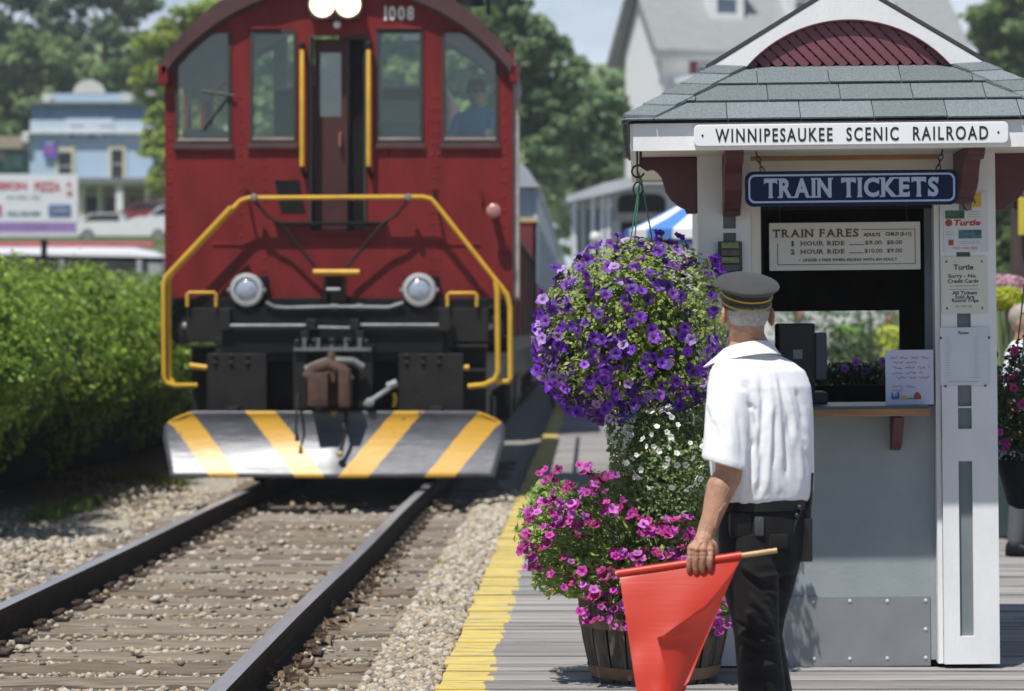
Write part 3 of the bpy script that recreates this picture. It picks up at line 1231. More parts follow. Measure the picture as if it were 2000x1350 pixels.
# opening below left window (dark louvre) and marker lamp at right
p, q = W(536, 352, YF), W(586, 416, YF)
mb = MB()
mb.add([(p.x - .0, YF - .006, p.z), (p.x + .22, YF - .006, p.z), (p.x + .27, YF - .006, q.z), (p.x + .06, YF - .006, q.z)], [(0, 3, 2, 1)])
mb.build('louvre', M['black'], loco)
p = W(964, 412, YF - .15)
mb = MB()
mb.cyl((p.x, YF, p.z - .01), (p.x, YF - .15, p.z), .035)
mk = mb.build('class_lamp', red, loco, smooth=True)
MB().lathe((p.x, YF - .15, p.z), (0, -1, 0), [(.062, 0), (.062, .03), (.045, .045), (.02, .05)], n=18).build('lens', mat('pale red lens', (.45, .20, .19), .3, .1, 5), mk, smooth=True)
p = W(940, 372, YF)
MB().tube([(p.x, YF - .01, p.z), (p.x + .01, YF - .02, p.z - .1)], .014).build('latch', red, loco)
# dents and seam across the lower sheet
mb = MB()
for (x0, x1, y) in ((415, 520, 477), (610, 735, 462), (820, 940, 477)):
    a, b = W(x0, y, YF), W(x1, y, YF)
    mb.bbox(a.x, b.x, YF - .012, YF - .001, a.z - .01, a.z + .01, .004)
mb.split('seam', red, loco)

# hatch step and ladder in the middle
p, q = H(612, 532, YF - .13), H(702, 532, YF - .13)
MB().cyl(p, q, .026).build('step_bar', M['yellow'], loco, smooth=True)
mb = MB()
a, b = W(632, 540, YF - .1), W(676, 592, YF - .1)
mb.box(a.x, a.x + .03, YF - .14, YF - .09, b.z, a.z)
mb.box(b.x - .03, b.x, YF - .14, YF - .09, b.z, a.z)
mb.box(a.x, b.x, YF - .09, YF - .07, b.z, a.z)
mb.build('ladder', M['black'], loco)
p, q = W(638, 566, YF - .15), W(664, 566, YF - .15)
MB().cyl(p, q, .016).build('rung', M['steel'], loco)

# ditch lights
for px in (482, 819):
    p = W(px, 567, YF - .2)
    mb = MB()
    mb.bbox(p.x - .14, p.x + .16, YF - .1, YF - .003, p.z - .12, p.z + .13, .01)
    mb.cyl((p.x, YF - .1, p.z), (p.x, YF - .2, p.z), .13, .145, 24)
    dl = mb.build('ditch_light', M['black'], loco)
    MB().lathe((p.x, YF - .2, p.z), (0, -1, 0), [(.148, -.03), (.15, .01), (.135, .035), (.108, .04), (.10, .02)], n=32, caps=False).build('rim', mat('silver rim', (.55, .55, .54), .35, .08, 6, metal=.4), dl, smooth=True)
    MB().lathe((p.x, YF - .2, p.z), (0, -1, 0), [(.10, .018), (.085, .034), (.05, .045), (.004, .05)], n=32).build('lens', mat('clear lens', (.33, .38, .45), .08, .2, 20, spec=.9, coat=1), dl, smooth=True)
    mb = MB()
    for s in (-1, 1):
        mb.bbox(p.x + s * .15 - .02, p.x + s * .15 + .02, YF - .23, YF - .19, p.z - .015, p.z + .02, .005)
    mb.split('clip', M['steel'], dl)

# frame end: black beam and plates below the cab
YE = YF - .02
mb = MB()
a, b = W(328, 582, YF), W(998, 655, YF)
mb.bbox(a.x, b.x, YF - .06, YF + .3, b.z, a.z - .003, .01)
beam = mb.build('end_beam', M['black'], loco)
mb = MB()
a, b = W(440, 600, YF), W(870, 690, YF)
mb.bbox(a.x, b.x, YF - .20, YF - .062, b.z, a.z, .012)
mb.build('buffer_plate', M['black'], loco)
mb = MB()
a, b = W(425, 655, YF), W(880, 700, YF)
mb.bbox(a.x, b.x, YF - .16, YF + .2, b.z - .02, b.z + .18, .01)
mb.build('lower_beam', M['iron'], loco)
for (x0, x1, y0, y1) in ((405, 522, 690, 812), (779, 905, 690, 812)):
    a, b = W(x0, y0, YF - .2), W(x1, y1, YF - .2)
    mb = MB()
    mb.bbox(a.x, b.x, YF - .24, YF - .165, b.z, a.z, .01)
    pl = mb.build('pilot_plate', M['iron'], loco)
    mb = MB()
    for k in range(3):
        for j in range(2):
            p = W(x0 + 15 + k * 32, y0 - 1 + j * 14 + 6, YF - .24)
            mb.lathe((p.x, YF - .24, p.z), (0, -1, 0), [(.022, 0), (.022, .014), (.012, .02)], n=6)
    mb.build('bolt', M['iron'], pl)['kind'] = 'stuff'
# steps at each corner
for s in (-1, 1):
    cx = 660 + s * 250
    x0, x1 = cx - 52, cx + 52
    mb = MB()
    a, b = W(x0, 597, YF - .1), W(x1, 805, YF - .1)
    mb.bbox(a.x + .03, b.x - .03, YF - .14, YF - .062, a.z - .32, a.z - .02, .01)
    mb.bbox(a.x + .05, b.x - .06, YF + .05, YF + .12, b.z, a.z - .35, .01)
    for zz in (.34, .55):
        mb.bbox(a.x + .02, b.x - .05, YF - .16, YF + .1, a.z - zz - .03, a.z - zz, .008)
    st = mb.build('corner_steps', M['iron'], loco)
    g0, g1, gb = W(cx - 29 + s * -17, 572, YF - .17), W(cx + 29 + s * -17, 572, YF - .17), W(cx, 599, YF - .17)
    if s > 0:
        g0, g1 = W(874, 573, YF - .17), W(931, 573, YF - .17)
    else:
        g0, g1 = W(366, 572, YF - .17), W(422, 572, YF - .17)
    MB().tube([(g0.x, g0.y, gb.z), (g0.x, g0.y, g0.z - .015), (g0.x + .015, g0.y, g0.z), (g1.x - .015, g1.y, g1.z), (g1.x, g1.y, g1.z - .015), (g1.x, g1.y, gb.z)], .016, 8).build('grab_iron', M['yellow'], st, smooth=True)
    e0, e1 = (W(370, 714, YF - .2), W(410, 719, YF - .2)) if s < 0 else (W(877, 719, YF - .2), W(916, 718, YF - .2))
    MB().cyl(e0, e1, .024).build('step_edge', M['yellow'], st, smooth=True)
    # air gear beside the steps
    p = W(660 + s * 300, 640, YF)
    mb = MB()
    mb.lathe((p.x, YF - .02, p.z - .02), (0, -1, 0), [(.13, 0), (.13, .05), (.09, .06), (.05, .065)], n=20)
    mb.tube([(p.x - .1, YF - .06, p.z + .1), (p.x, YF - .08, p.z + .18), (p.x + .1, YF - .06, p.z + .12)], .02)
    ag = mb.build('air_cylinder', M['iron'], loco, smooth=True)
    MB().lathe((p.x - s * .02, YF - .08, p.z + .01), (0, -1, 0), [(.04, 0), (.03, .02), (.01, .03)], n=10).build('cap', M['steel'], ag, smooth=True)
# pipes across the beam
gp = mat('grey pipe', (.16, .165, .17), .45, .25, 8, metal=.3)
mb = MB()
a, b, c, d = W(432, 637, YF - .24), W(597, 637, YF - .24), W(703, 636, YF - .24), W(862, 636, YF - .24)
mb.cyl(a, b, .02)
mb.cyl(c, d, .02)
mb.cyl(W(606, 640, YF - .26), W(700, 642, YF - .26), .018)
mb.build('uncoupling_rod', gp, loco, smooth=True)
mb = MB()
mb.tube([W(519, 591, YF - .22), W(535, 600, YF - .22), W(560, 602, YF - .22), W(650, 600, YF - .22), W(760, 601, YF - .22), W(778, 595, YF - .22), W(788, 592, YF - .22)], .021)
for px in (652, 702):
    p = W(px, 600, YF - .22)
    mb.lathe((p.x - .03, YF - .22, p.z), (1, 0, 0), [(.03, 0), (.03, .06)], n=8)
mb.build('air_pipe', gp, loco, smooth=True)
mb = MB()
a, b = W(440, 600, YF - .2), W(455, 655, YF - .2)
for px in (440, 868):
    p = W(px, 620, YF - .2)
    mb.bbox(p.x - .05, p.x + .05, YF - .26, YF - .2, p.z - .12, p.z + .08, .01)
mb.split('rod_bracket', M['iron'], loco)

# coupler
mb = MB()
a, b = W(575, 678, YF - .3), W(730, 800, YF - .3)
mb.bbox(a.x, a.x + .12, YF - .42, YF - .17, b.z, a.z, .015)
mb.bbox(b.x - .12, b.x, YF - .42, YF - .17, b.z, a.z, .015)
mb.bbox(a.x, b.x, YF - .40, YF - .165, a.z - .06, a.z + .02, .012)
mb.bbox(a.x + .1, b.x - .1, YF - .3, YF - .16, b.z - .02, b.z + .06, .012)
dg_ = mb.build('draft_gear_box', M['iron'], loco)
mb = MB()
p, q = W(574, 684, YF - .44), W(725, 684, YF - .44)
mb.bbox(p.x, q.x, YF - .46, YF - .40, p.z - .012, p.z + .02, .006)
for k in range(5):
    px = 595 + k * 27
    c = W(px, 672, YF - .42)
    mb.bbox(c.x - .017, c.x + .017, YF - .45, YF - .38, c.z - .05, c.z + .05, .006)
mb.split('cast_rib', mat('grey casting', (.13, .135, .145), .5, .3, 9), dg_)
mb = MB()
for k in range(5):
    c = W(580 + k * 34, 668 if k in (0, 4) else 666, YF - .42)
    mb.lathe((c.x, YF - .42, c.z), (0, -1, 0), [(.028, 0), (.028, .03), (.014, .04)], n=6)
for (px, py) in ((609, 632), (693, 632), (596, 655), (703, 655)):
    c = W(px, py, YF - .3)
    mb.bbox(c.x - .04, c.x + .04, YF - .36, YF - .2, c.z - .06, c.z + .04, .01)
mb.split('lug', M['iron'], dg_)
# knuckle
YK = YF - .85
mb = MB()
a, b = W(600, 728, YK), W(640, 795, YK)
mb.bbox(a.x, b.x, YK, YK + .3, b.z, a.z, .02)
a, b = W(660, 720, YK), W(682, 796, YK)
mb.bbox(a.x, b.x, YK + .02, YK + .3, b.z, a.z, .02)
a, b = W(600, 722, YK), W(682, 796, YK)
mb.bbox(a.x + .02, b.x - .02, YK + .22, YK + .5, b.z + .02, a.z - .01, .03)
mb.bbox((a.x + b.x) / 2 - .1, (a.x + b.x) / 2 + .1, YK + .45, YF - .2, b.z + .06, a.z - .06, .02)
p = W(645, 705, YK)
mb.tube([W(600, 738, YK + .1), W(612, 722, YK + .1), W(640, 712, YK + .1), W(668, 722, YK + .1), W(682, 745, YK + .1)], .055, 10)
mb.lathe((p.x, YK + .12, p.z - .02), (0, 0, 1), [(.035, 0), (.035, .08), (.02, .10)], n=10)
kn = mb.build('coupler', M['rust'], loco, smooth=True, angle=40)
mb = MB()
mb.tube([W(598, 722, YK + .35), W(620, 712, YK + .33), W(646, 704, YK + .33), W(690, 706, YK + .33), W(708, 718, YK + .36)], .035, 8)
mb.build('lift_bar', mat('grey casting bar', (.17, .175, .18), .5, .25, 8), loco, smooth=True)
# air hoses and chain
mb = MB()
mb.tube([W(768, 752, YF - .5), W(756, 762, YF - .52), W(735, 776, YF - .56), W(712, 792, YF - .6)], .022)
mb.lathe(W(722, 786, YF - .6), (0, -1, 0), [(.04, -.02), (.04, .03), (.02, .04)], n=10)
mb.lathe(W(765, 752, YF - .5), (1, 0, .4), [(.035, -.04), (.035, .05)], n=8)
mb.build('air_hose', mat('grey hose', (.26, .28, .29), .45, .2, 8), loco, smooth=True)
mb = MB()
mb.tube([W(769, 768, YF - .45), W(772, 780, YF - .45), W(769, 795, YF - .45)], .018)
mb.build('valve_handle', M['yellow'], loco)
mb = MB()
mb.tube([W(676, 790, YF - .72), W(675, 845, YF - .76), W(668, 872, YF - .8), W(662, 890, YF - .82)], [.02, .016, .016, .03])
mb.tube([W(582, 770, YF - .6), W(580, 800, YF - .72), W(578, 840, YF - .74), W(581, 862, YF - .75)], [.018, .01, .01, .02])
mb.split('hanging_hose', M['iron'], loco, smooth=True)
mb = MB()
mb.lathe(W(664, 887, YF - .83), (0, -1, 0), [(.03, -.02), (.03, .02), (.012, .03)], n=10)
mb.build('hose_fitting', mat('brass fitting', (.36, .30, .16), .45, .2, 8), loco)

# plow: curved blade, painted stripes
def plow_mat():
    m = mat('plow metal', (.085, .088, .098), .4, .4, 3.5, metal=.32, bump=.3, bscale=9, stretch=(.6, 1, 2.5))
    n, l = m.node_tree.nodes, m.node_tree.links
    p = n['Principled BSDF']
    src = p.inputs['Base Color'].links[0].from_socket
    tc = n.new('ShaderNodeTexCoord')
    sx = n.new('ShaderNodeSeparateXYZ')
    l.new(tc.outputs['UV'], sx.inputs['Vector'])
    # uv.x = distance from the middle, uv.y = height along the blade (0 bottom .. 1 top); stripes lean outwards
    k = n.new('ShaderNodeMath'); k.operation = 'MULTIPLY_ADD'
    k.inputs[1].default_value = -.45
    l.new(sx.outputs['Y'], k.inputs[0]); l.new(sx.outputs['X'], k.inputs[2])
    nz = n.new('ShaderNodeTexNoise'); nz.inputs['Scale'].default_value = 14; nz.inputs['Detail'].default_value = 5
    l.new(tc.outputs['Object'], nz.inputs['Vector'])
    k2 = n.new('ShaderNodeMath'); k2.operation = 'MULTIPLY_ADD'; k2.inputs[1].default_value = .03
    l.new(nz.outputs['Fac'], k2.inputs[0]); l.new(k.outputs['Value'], k2.inputs[2])
    w = n.new('ShaderNodeMath'); w.operation = 'PINGPONG'; w.inputs[1].default_value = .365
    o = n.new('ShaderNodeMath'); o.operation = 'ADD'; o.inputs[1].default_value = -.20 + .73
    l.new(k2.outputs['Value'], o.inputs[0]); l.new(o.outputs['Value'], w.inputs[0])
    lt = n.new('ShaderNodeMath'); lt.operation = 'LESS_THAN'; lt.inputs[1].default_value = .128
    l.new(w.outputs['Value'], lt.inputs[0])
    wr = n.new('ShaderNodeMapRange'); wr.inputs['From Min'].default_value = .25; wr.inputs['From Max'].default_value = .35
    l.new(nz.outputs['Fac'], wr.inputs['Value'])
    mm = n.new('ShaderNodeMath'); mm.operation = 'MULTIPLY'
    l.new(lt.outputs['Value'], mm.inputs[0]); l.new(wr.outputs['Result'], mm.inputs[1])
    mx = n.new('ShaderNodeMixRGB'); mx.inputs['Color2'].default_value = (.56, .31, .025, 1)
    l.new(mm.outputs['Value'], mx.inputs['Fac']); l.new(src, mx.inputs['Color1'])
    l.new(mx.outputs['Color'], p.inputs['Base Color'])
    inv = n.new('ShaderNodeMath'); inv.operation = 'SUBTRACT'; inv.inputs[0].default_value = .3
    l.new(mm.outputs['Value'], inv.inputs[1]); inv.use_clamp = True
    l.new(inv.outputs['Value'], p.inputs['Metallic'])
    return m


YP = YF - .62
pc = W(652, 0, YP).x
top = W(0, 803, YP).z
bot = W(0, 931, YP).z
hw = (W(987, 0, YP).x - W(318, 0, YP).x) / 2
nu, nv_ = 60, 16
rows, uvs = [], []
for j in range(nv_ + 1):
    t = j / nv_
    row = []
    for i in range(nu + 1):
        u = (i / nu * 2 - 1)
        # end outline: rounded corner at the top, tapering in at the bottom
        edge = 1.0 - .06 * max(0, .55 - t) / .55 - (.07 * max(0, (t - .72) / .28) ** 2)
        x = pc + u * hw * edge
        z = bot + (top - bot) * t - (.055 * max(0, abs(u) - .9) / .1 * max(0, (t - .6) / .4) ** 1.5)
        a = (1 - t)
        y = YP + .05 - .30 * a ** 1.7 + .16 * abs(u) * a * .4 + .05 * abs(u)
        if t > .9: y -= .02 * (t - .9) / .1
        row.append((x, y, z))
    rows.append(row)
mb = MB()
mb.sheet(rows)
me = mb.mesh('plow', recalc=False)
uvl = me.uv_layers.new(name='UVMap')
for lp in me.loops:
    i = lp.vertex_index
    j, ii = divmod(i, nu + 1)
    uvl.data[lp.index].uv = (abs(mb.v[i][0] - pc), j / nv_)
plow = link('plow', me, plow_mat(), loco, smooth=True)
md = plow.modifiers.new('solid', 'SOLIDIFY')
md.thickness = .02
md.offset = 1
mb = MB()
for px in (450, 850):
    p = W(px, 800, YP)
    mb.bbox(p.x - .05, p.x + .05, YP + .1, YF - .1, p.z - .2, p.z + .02, .01)
mb.split('plow_bracket', M['iron'], loco)

# frame, hood, trucks behind
mb = MB()
mb.box(LC - 1.2, LC + 1.2, YF + .3, YF + 13, .75, 1.15)
mb.box(LC - 1.45, LC + 1.45, YF + 2.7, YF + 13, 1.15, 1.3)
mb.build('underframe', M['black'], loco)
mb = MB()
mb.bbox(LC - .85, LC + .85, YF + CABL + .02, YF + 12.3, 1.31, 3.75, .15)
mb.build('hood', red, loco)
mb = MB()
mb.tube([(LC + 1.45, YF + 2.7, 2.3), (LC + 1.45, YF + 12.9, 2.3)], .025)
for k in range(6):
    mb.tube([(LC + 1.45, YF + 2.75 + k * 2, 1.3), (LC + 1.45, YF + 2.75 + k * 2, 2.3)], .02)
mb.build('side_rail', M['iron'], loco)
for yc in (YF + 1.9, YF + 10.5):
    mb = MB()
    for xx in (-1.1, 1.1):
        mb.bbox(LC + xx - .12, LC + xx + .12, yc - 1.5, yc + 1.5, .45, .8, .03)
        for dy in (-1.2, 1.2):
            mb.bbox(LC + xx - .16, LC + xx + .16, yc + dy - .2, yc + dy + .2, .3, .72, .03)
    mb.bbox(LC - 1.0, LC + 1.0, yc - .2, yc + .2, .5, .74, .03)
    tr = mb.build('truck', M['iron'], loco)
    for dy in (-1.2, 1.2):
        for xx in (XR0, XR1):
            sgn = 1 if xx > LC else -1
            MB().lathe((xx - .05 * sgn, yc + dy, .5), (sgn, 0, 0), [(.54, 0), (.505, .03), (.50, .12), (.42, .12), (.38, .08), (.12, .08), (.1, .14)], n=28).build('wheel', M['iron'], tr)
# side pipe seen at the right edge of the cab
mb = MB()
mb.bbox(xr - .003, xr + .06, YF + .05, YF + .16, zb, zs - .1, .01)
mb.build('corner_strip', mat('grey weathered strip', (.34, .32, .31), .7, .25, 8), loco)
mb = MB()
mb.bbox(xr - .02, xr + .05, YF - .1, YF + .02, zs - .16, zs + .0, .015)
mb.bbox(xl - .05, xl + .04, YF - .1, YF + .02, zs - .18, zs + .0, .015)
mb.split('roof_bracket', red, loco)
# wiper
for (px0, py0, px1, py1) in ((458, 187, 392, 178), (448, 185, 395, 255)):
    MB().tube([W(px0, py0, YF - .03), W(px1, py1, YF - .03)], .012, 6).build('wiper', seal_m, loco)
# control stand, seat and side window seen inside
mb = MB()
a, b = W(360, 255, YF + .5), W(445, 300, YF + .5)
mb.bbox(a.x, b.x, YF + .35, YF + .8, b.z - .4, a.z, .03)
mb.bbox(W(740, 0, YF + .5).x, W(822, 0, YF + .5).x, YF + .5, YF + 1.0, Q(0, 580)[1], Q(0, 230)[1], .04)
mb.build('control_stand', mat('control stand grey', (.22, .25, .28), .5, .15, 4), loco)
mb = MB()
mb.bbox(W(535, 0, YF + 1.4).x, W(582, 0, YF + 1.4).x, YF + 1.3, YF + 2.2, Q(0, 560)[1], Q(0, 150)[1], .06)
mb.build('electrical_cabinet', dkin, loco)
p, q = W(787, 64, YF - .001), W(822, 78, YF - .001)
MB().box(p.x, q.x, YF + .012, YF + .014, q.z, p.z).build('window_notice', M['white'], loco)
p = W(958, 262, YF + .12)
MB().bbox(p.x - .05, p.x + .05, YF + .06, YF + .2, p.z - .04, p.z + .05, .03).build('cup', mat('paper cup', (.6, .62, .66), .5, .2, 9), loco)

# ---------------------------------------------------------------- coach behind
YC = YF + 14.2
silver = mat('coach silver', (.46, .49, .52), .38, .12, 2, metal=.25)
cblue = mat('coach pale blue', (.36, .44, .52), .45, .12, 2)
def coach(y0, label, ln=24.0):
    c = thing('passenger_coach', label, 'train coach', (LC, y0, 0), 'coaches behind the locomotive')
    hwid, zr, ze, zf = 1.5, 4.22, 3.35, 1.15
    ar = arc_pts(LC, LC - hwid, LC + hwid, zr, ze, 20)
    MB().prism([(LC - hwid, ze - .02)] + ar + [(LC + hwid, ze - .02)], y0 - .05, y0 + ln).build('roof', silver, c)
    mb = MB()
    for s in (-1, 1):
        xo, xi = LC + s * (hwid - .02), LC + s * (hwid - .08)
        x0_, x1_ = min(xo, xi), max(xo, xi)
        MB().box(x0_, x1_, y0 + .1, y0 + ln - .1, zf, 1.998).build('lower_panel', bpy.data.materials.get('coach maroon') or mat('coach maroon', (.16, .03, .035), .5, .15, 4), c)
        mb.box(x0_, x1_, y0 + .1, y0 + ln - .1, 2.85, ze - .022)
        k = y0 + .1
        while k < y0 + ln - 1:
            mb.box(x0_, x1_, k, k + .6, 2.001, 2.849)
            k += 1.7
        mb.build('side_wall', cblue, c)
        mb = MB()
    mb = MB()
    mb.box(LC - hwid + .04, LC + hwid - .04, y0 + .12, y0 + .2, 2.9, ze - .025)
    mb.build('end_wall', cblue, c)
    mb = MB()
    mb.box(LC - hwid + .03, LC + hwid - .03, y0 + .10, y0 + .21, zf, 2.85)
    mb.build('end_panel', bpy.data.materials['coach maroon'], c)
    MB().box(LC - hwid + .01, LC + hwid - .01, y0 + .08, y0 + .22, 2.852, 2.898).build('stripe', mat('coach stripe', (.55, .40, .16), .5, .1, 4), c)
    for s in (-1, 1):
        MB().box(LC + s * (hwid - .05) - .004, LC + s * (hwid - .05) + .004, y0 + .2, y0 + ln - .2, 2.0, 2.85).build('window_band', M['darkglass'], c)
        MB().box(LC + s * hwid - .012, LC + s * hwid + .018, y0 + .1, y0 + ln - .1, ze - .10, ze - .022).build('gutter', silver, c)
    MB().box(LC - .5, LC + .5, y0 - .35, y0 + .1, 1.2, 3.1).build('vestibule', M['black'], c)
    mb = MB()
    mb.box(LC - 1.1, LC + 1.1, y0 + .5, y0 + ln - .5, .6, 1.14)
    mb.build('underframe', M['black'], c)
    for yy in (y0 + 3, y0 + ln - 3):
        mb = MB()
        mb.box(LC - 1.15, LC + 1.15, yy - 1.3, yy + 1.3, .35, .7)
        tr = mb.build('truck', M['iron'], c)
        for dy in (-1.1, 1.1):
            mb2 = MB()
            for xx in (XR0, XR1):
                sgn = 1 if xx > LC else -1
                mb2.lathe((xx - .05 * sgn, yy + dy, .46), (sgn, 0, 0), [(.49, 0), (.455, .03), (.45, .12), (.1, .12)], n=20)
            mb2.build('wheel_set', M['iron'], tr)
    return c
coach(YC, 'silver and pale blue passenger coach with a maroon end panel, coupled right behind the locomotive')
coach(YC + 24.7, 'silver and pale blue passenger coach farther back, behind the coach that follows the locomotive')
# ================================================================ TICKET BOOTH
BX, BY = 1.150, 12.35
YAW, LEAN = -.018, -.010
booth = thing('ticket_booth', 'small white ticket booth with a grey shingled roof, arched maroon lattice gable and serving window', 'ticket booth', (BX, BY, ZP), rot=(0, LEAN, YAW), local=True)
BM = Matrix.Translation((BX, BY, ZP)) @ Euler((0, LEAN, YAW)).to_matrix().to_4x4()
BMI = BM.inverted()


def B(px, py, yl):
    """booth coordinates (u, z) of a photo pixel on the plane yl metres behind the booth front"""
    o = BMI @ Vector((0, 0, CAMZ))
    d = BMI.to_3x3() @ Vector(((px - 1150) / F, 1, -(py - 640) / F))
    t = (yl - o.y) / d.y
    p = o + d * t
    return p.x, p.z


def bthing(name, label, cat, group=None):
    o = thing(name, label, cat, (BX, BY, ZP), group, (0, LEAN, YAW), local=True)
    return o


white = M['white']
slot_m = mat('grey slot paint', (.17, .20, .21), .6, .08, 4)
panel_m = mat('grey blue wall panel', (.245, .285, .305), .55, .07, 2.5, col2=(.31, .35, .37), detail=9, bump=.12, bscale=60)
kick_m = mat('metal kick plate', (.24, .255, .28), .42, .08, 3.5, col2=(.31, .325, .35), detail=9, metal=.35, bump=.05, bscale=6)
shing = None

HW = .652       # half width over the posts
DEP = 1.35      # depth
# posts: white boards with grey slots in them
def post(x0, x1, slots, name_label=None):
    outer = [(x0, 0.02), (x0, 2.55), (x1, 2.55), (x1, 0.02)]
    holes = []
    for (sx0, sx1, z0, z1) in slots:
        holes.append([(sx0, z0), (sx0, z1), (sx1, z1), (sx1, z0)])
    mb = MB()
    mb.slab_hole(outer, holes, 0, .02)
    mb.box(x0, x0 + .02, .0201, .16, .02, 2.55)
    mb.box(x1 - .02, x1, .0201, .16, .02, 2.55)
    p = mb.build('post', white, booth, label=name_label)
    mb = MB()
    for (sx0, sx1, z0, z1) in slots:
        mb.box(sx0 - .004, sx1 + .004, .0205, .03, z0 - .004, z1 + .004)
    mb.split('slot_back', slot_m, p)
    return p


sl = B(1412, 405, 0)[0], B(1437, 405, 0)[0]
post(-HW, B(1478, 700, 0)[0] - .02, [(sl[0], sl[1], B(0, 462, 0)[1], B(0, 405, 0)[1]), (sl[0], sl[1], B(0, 620, 0)[1], B(0, 470, 0)[1])])
s0, s1 = B(1873, 1000, 0)[0], B(1900, 1000, 0)[0]
def zz(py): return B(1880, py, 0)[1]
post(B(1841, 900, 0)[0], HW, [(s0, s1, zz(640), zz(600)), (s0, s1, zz(520), zz(480)), (s0, s1, zz(794), zz(750)), (s0, s1, zz(838), zz(797)), (s0, s1, zz(1243), zz(901))])
# trim strip beside the right post and inner trims round the window
xi0, xi1 = B(1828, 800, .03)[0], B(1841, 900, 0)[0] - .002
mb = MB()
mb.box(xi0, xi1, .03, .17, .02, 2.12)
mb.build('corner_trim', white, booth)
xl0, xl1 = B(1478, 700, 0)[0] - .018, B(1488, 700, .05)[0]
mb = MB()
mb.box(xl0, xl1, .03, .17, 1.12, 2.12)
mb.build('corner_trim', M['cream'], booth)
# wall above the window
zt = B(0, 413, .1)[1]
mb = MB()
mb.box(-HW + .02, HW - .02, .06, .10, zt + .05, 2.54)
mb.box(B(1488, 0, .1)[0] - .03, B(1818, 0, .1)[0] + .03, .045, .10, zt, zt + .048)
mb.build('upper_wall', M['cream'], booth)
a, b = B(1452, 311, .05), B(1842, 306, .05)
MB().box(a[0], b[0], .048, .0595, a[1] - .009, a[1] + .009).build('trim_strip', mat('orange stained wood', (.42, .22, .09), .6, .2, 6, stretch=(1, 6, 6)), booth)
# lower panel and kick plate
zs_ = B(0, 812, -.05)[1]
mb = MB()
mb.box(xl0, xi0 - .001, .10, .13, .03, zs_)
mb.build('front_panel', panel_m, booth)
ka, kb = B(1540, 1166, .09), B(1818, 1301, .09)
mb = MB()
mb.bbox(xl0 + .01, kb[0], .092, .0985, kb[1], ka[1], .002)
kp = mb.build('kick_plate', kick_m, booth)
mb = MB()
for (px, py) in ((1588, 1175), (1660, 1174), (1733, 1174), (1808, 1173), (1808, 1229), (1590, 1287), (1660, 1287), (1733, 1286), (1808, 1285)):
    p = B(px, py, .09)
    mb.lathe((p[0], .0915, p[1]), (0, -1, 0), [(.0085, 0), (.007, .003), (.002, .0045)], n=10)
mb.build('screw', mat('bright screw', (.7, .7, .7), .35, .05, 3, metal=.3), kp)['kind'] = 'stuff'
# sides, back with a serving opening, floor and dark lining
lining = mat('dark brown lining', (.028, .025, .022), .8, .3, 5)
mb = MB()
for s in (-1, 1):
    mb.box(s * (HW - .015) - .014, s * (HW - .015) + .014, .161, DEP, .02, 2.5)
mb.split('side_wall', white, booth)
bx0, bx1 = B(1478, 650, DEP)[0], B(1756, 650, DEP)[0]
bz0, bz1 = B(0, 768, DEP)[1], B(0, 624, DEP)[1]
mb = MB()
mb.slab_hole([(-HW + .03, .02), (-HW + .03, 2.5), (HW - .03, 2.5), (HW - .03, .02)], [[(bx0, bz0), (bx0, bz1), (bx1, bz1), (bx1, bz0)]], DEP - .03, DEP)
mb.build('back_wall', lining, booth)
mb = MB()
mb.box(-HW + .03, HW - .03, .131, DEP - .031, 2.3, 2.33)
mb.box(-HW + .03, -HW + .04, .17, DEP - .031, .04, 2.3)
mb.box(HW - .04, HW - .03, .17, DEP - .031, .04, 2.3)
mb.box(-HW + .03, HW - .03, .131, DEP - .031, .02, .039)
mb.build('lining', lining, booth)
# side strip of the sliding window frame
mb = MB()
mb.box(B(1800, 0, .14)[0], B(1815, 0, .14)[0], .13, .15, 1.12, zt)
mb.build('window_track', mat('grey blue frame', (.12, .15, .17), .5, .1, 5), booth)
mb = MB()
mb.box(xl1, xi0, .10, .14, zt - .03, zt)
mb.box(xl1, xl1 + .012, .10, .14, 1.12, zt - .03)
mb.build('window_frame', M['black'], booth)
# counter shelf with a dark blue top, and its bracket
sa, sb = B(1488, 795, -.1), B(1814, 812, -.1)
wood = mat('counter edge wood', (.30, .16, .07), .5, .25, 5, stretch=(1, 8, 8), bump=.1)
mb = MB()
mb.bbox(xl1 - .0, sb[0], -.14, .0985, sb[1], sa[1] - .010, .006)
cs = mb.build('counter', wood, booth)
MB().bbox(xl1, sb[0], -.14, .55, sa[1] - .0095, sa[1], .003).build('counter_top', mat('blue laminate', (.045, .075, .11), .35, .15, 3), cs)
p0, p1 = B(1744, 815, -.06), B(1764, 869, -.06)
MB().prism([(-.13, p0[1]), (.098, p0[1]), (.098, p1[1] - .03), (.05, p1[1] - .02), (-.02, p1[1] + .01), (-.09, p0[1] - .04)], p0[0], p1[0], axis='x').build('counter_bracket', M['maroon'], booth)

# ---- eave: soffit, fascia boards, roof
OV = .62                      # overhang in front
EY = -OV
ea = B(1222, 236, EY)
EW = -ea[0]                   # half width at the eave
EZ = ea[1]
FZ0, FZ1 = B(1300, 294, EY)[1], B(1300, 241, EY)[1]
BACK = DEP + OV
mb = MB()
mb.box(-EW + .05, EW - .05, EY + .03, BACK - .03, FZ0 + .012, FZ0 + .03)
mb.build('soffit', M['cream'], booth)
mb = MB()
mb.box(-EW + .03, EW - .03, EY + .01, EY + .035, FZ0, FZ1)
mb.build('fascia', white, booth)
mb = MB()
for s in (-1, 1):
    mb.box(s * (EW - .03) - .012, s * (EW - .03) + .012, EY + .036, BACK - .03, FZ0, FZ1)
mb.box(-EW + .03, EW - .03, BACK - .03, BACK, FZ0, FZ1)
mb.split('side_fascia', white, booth)


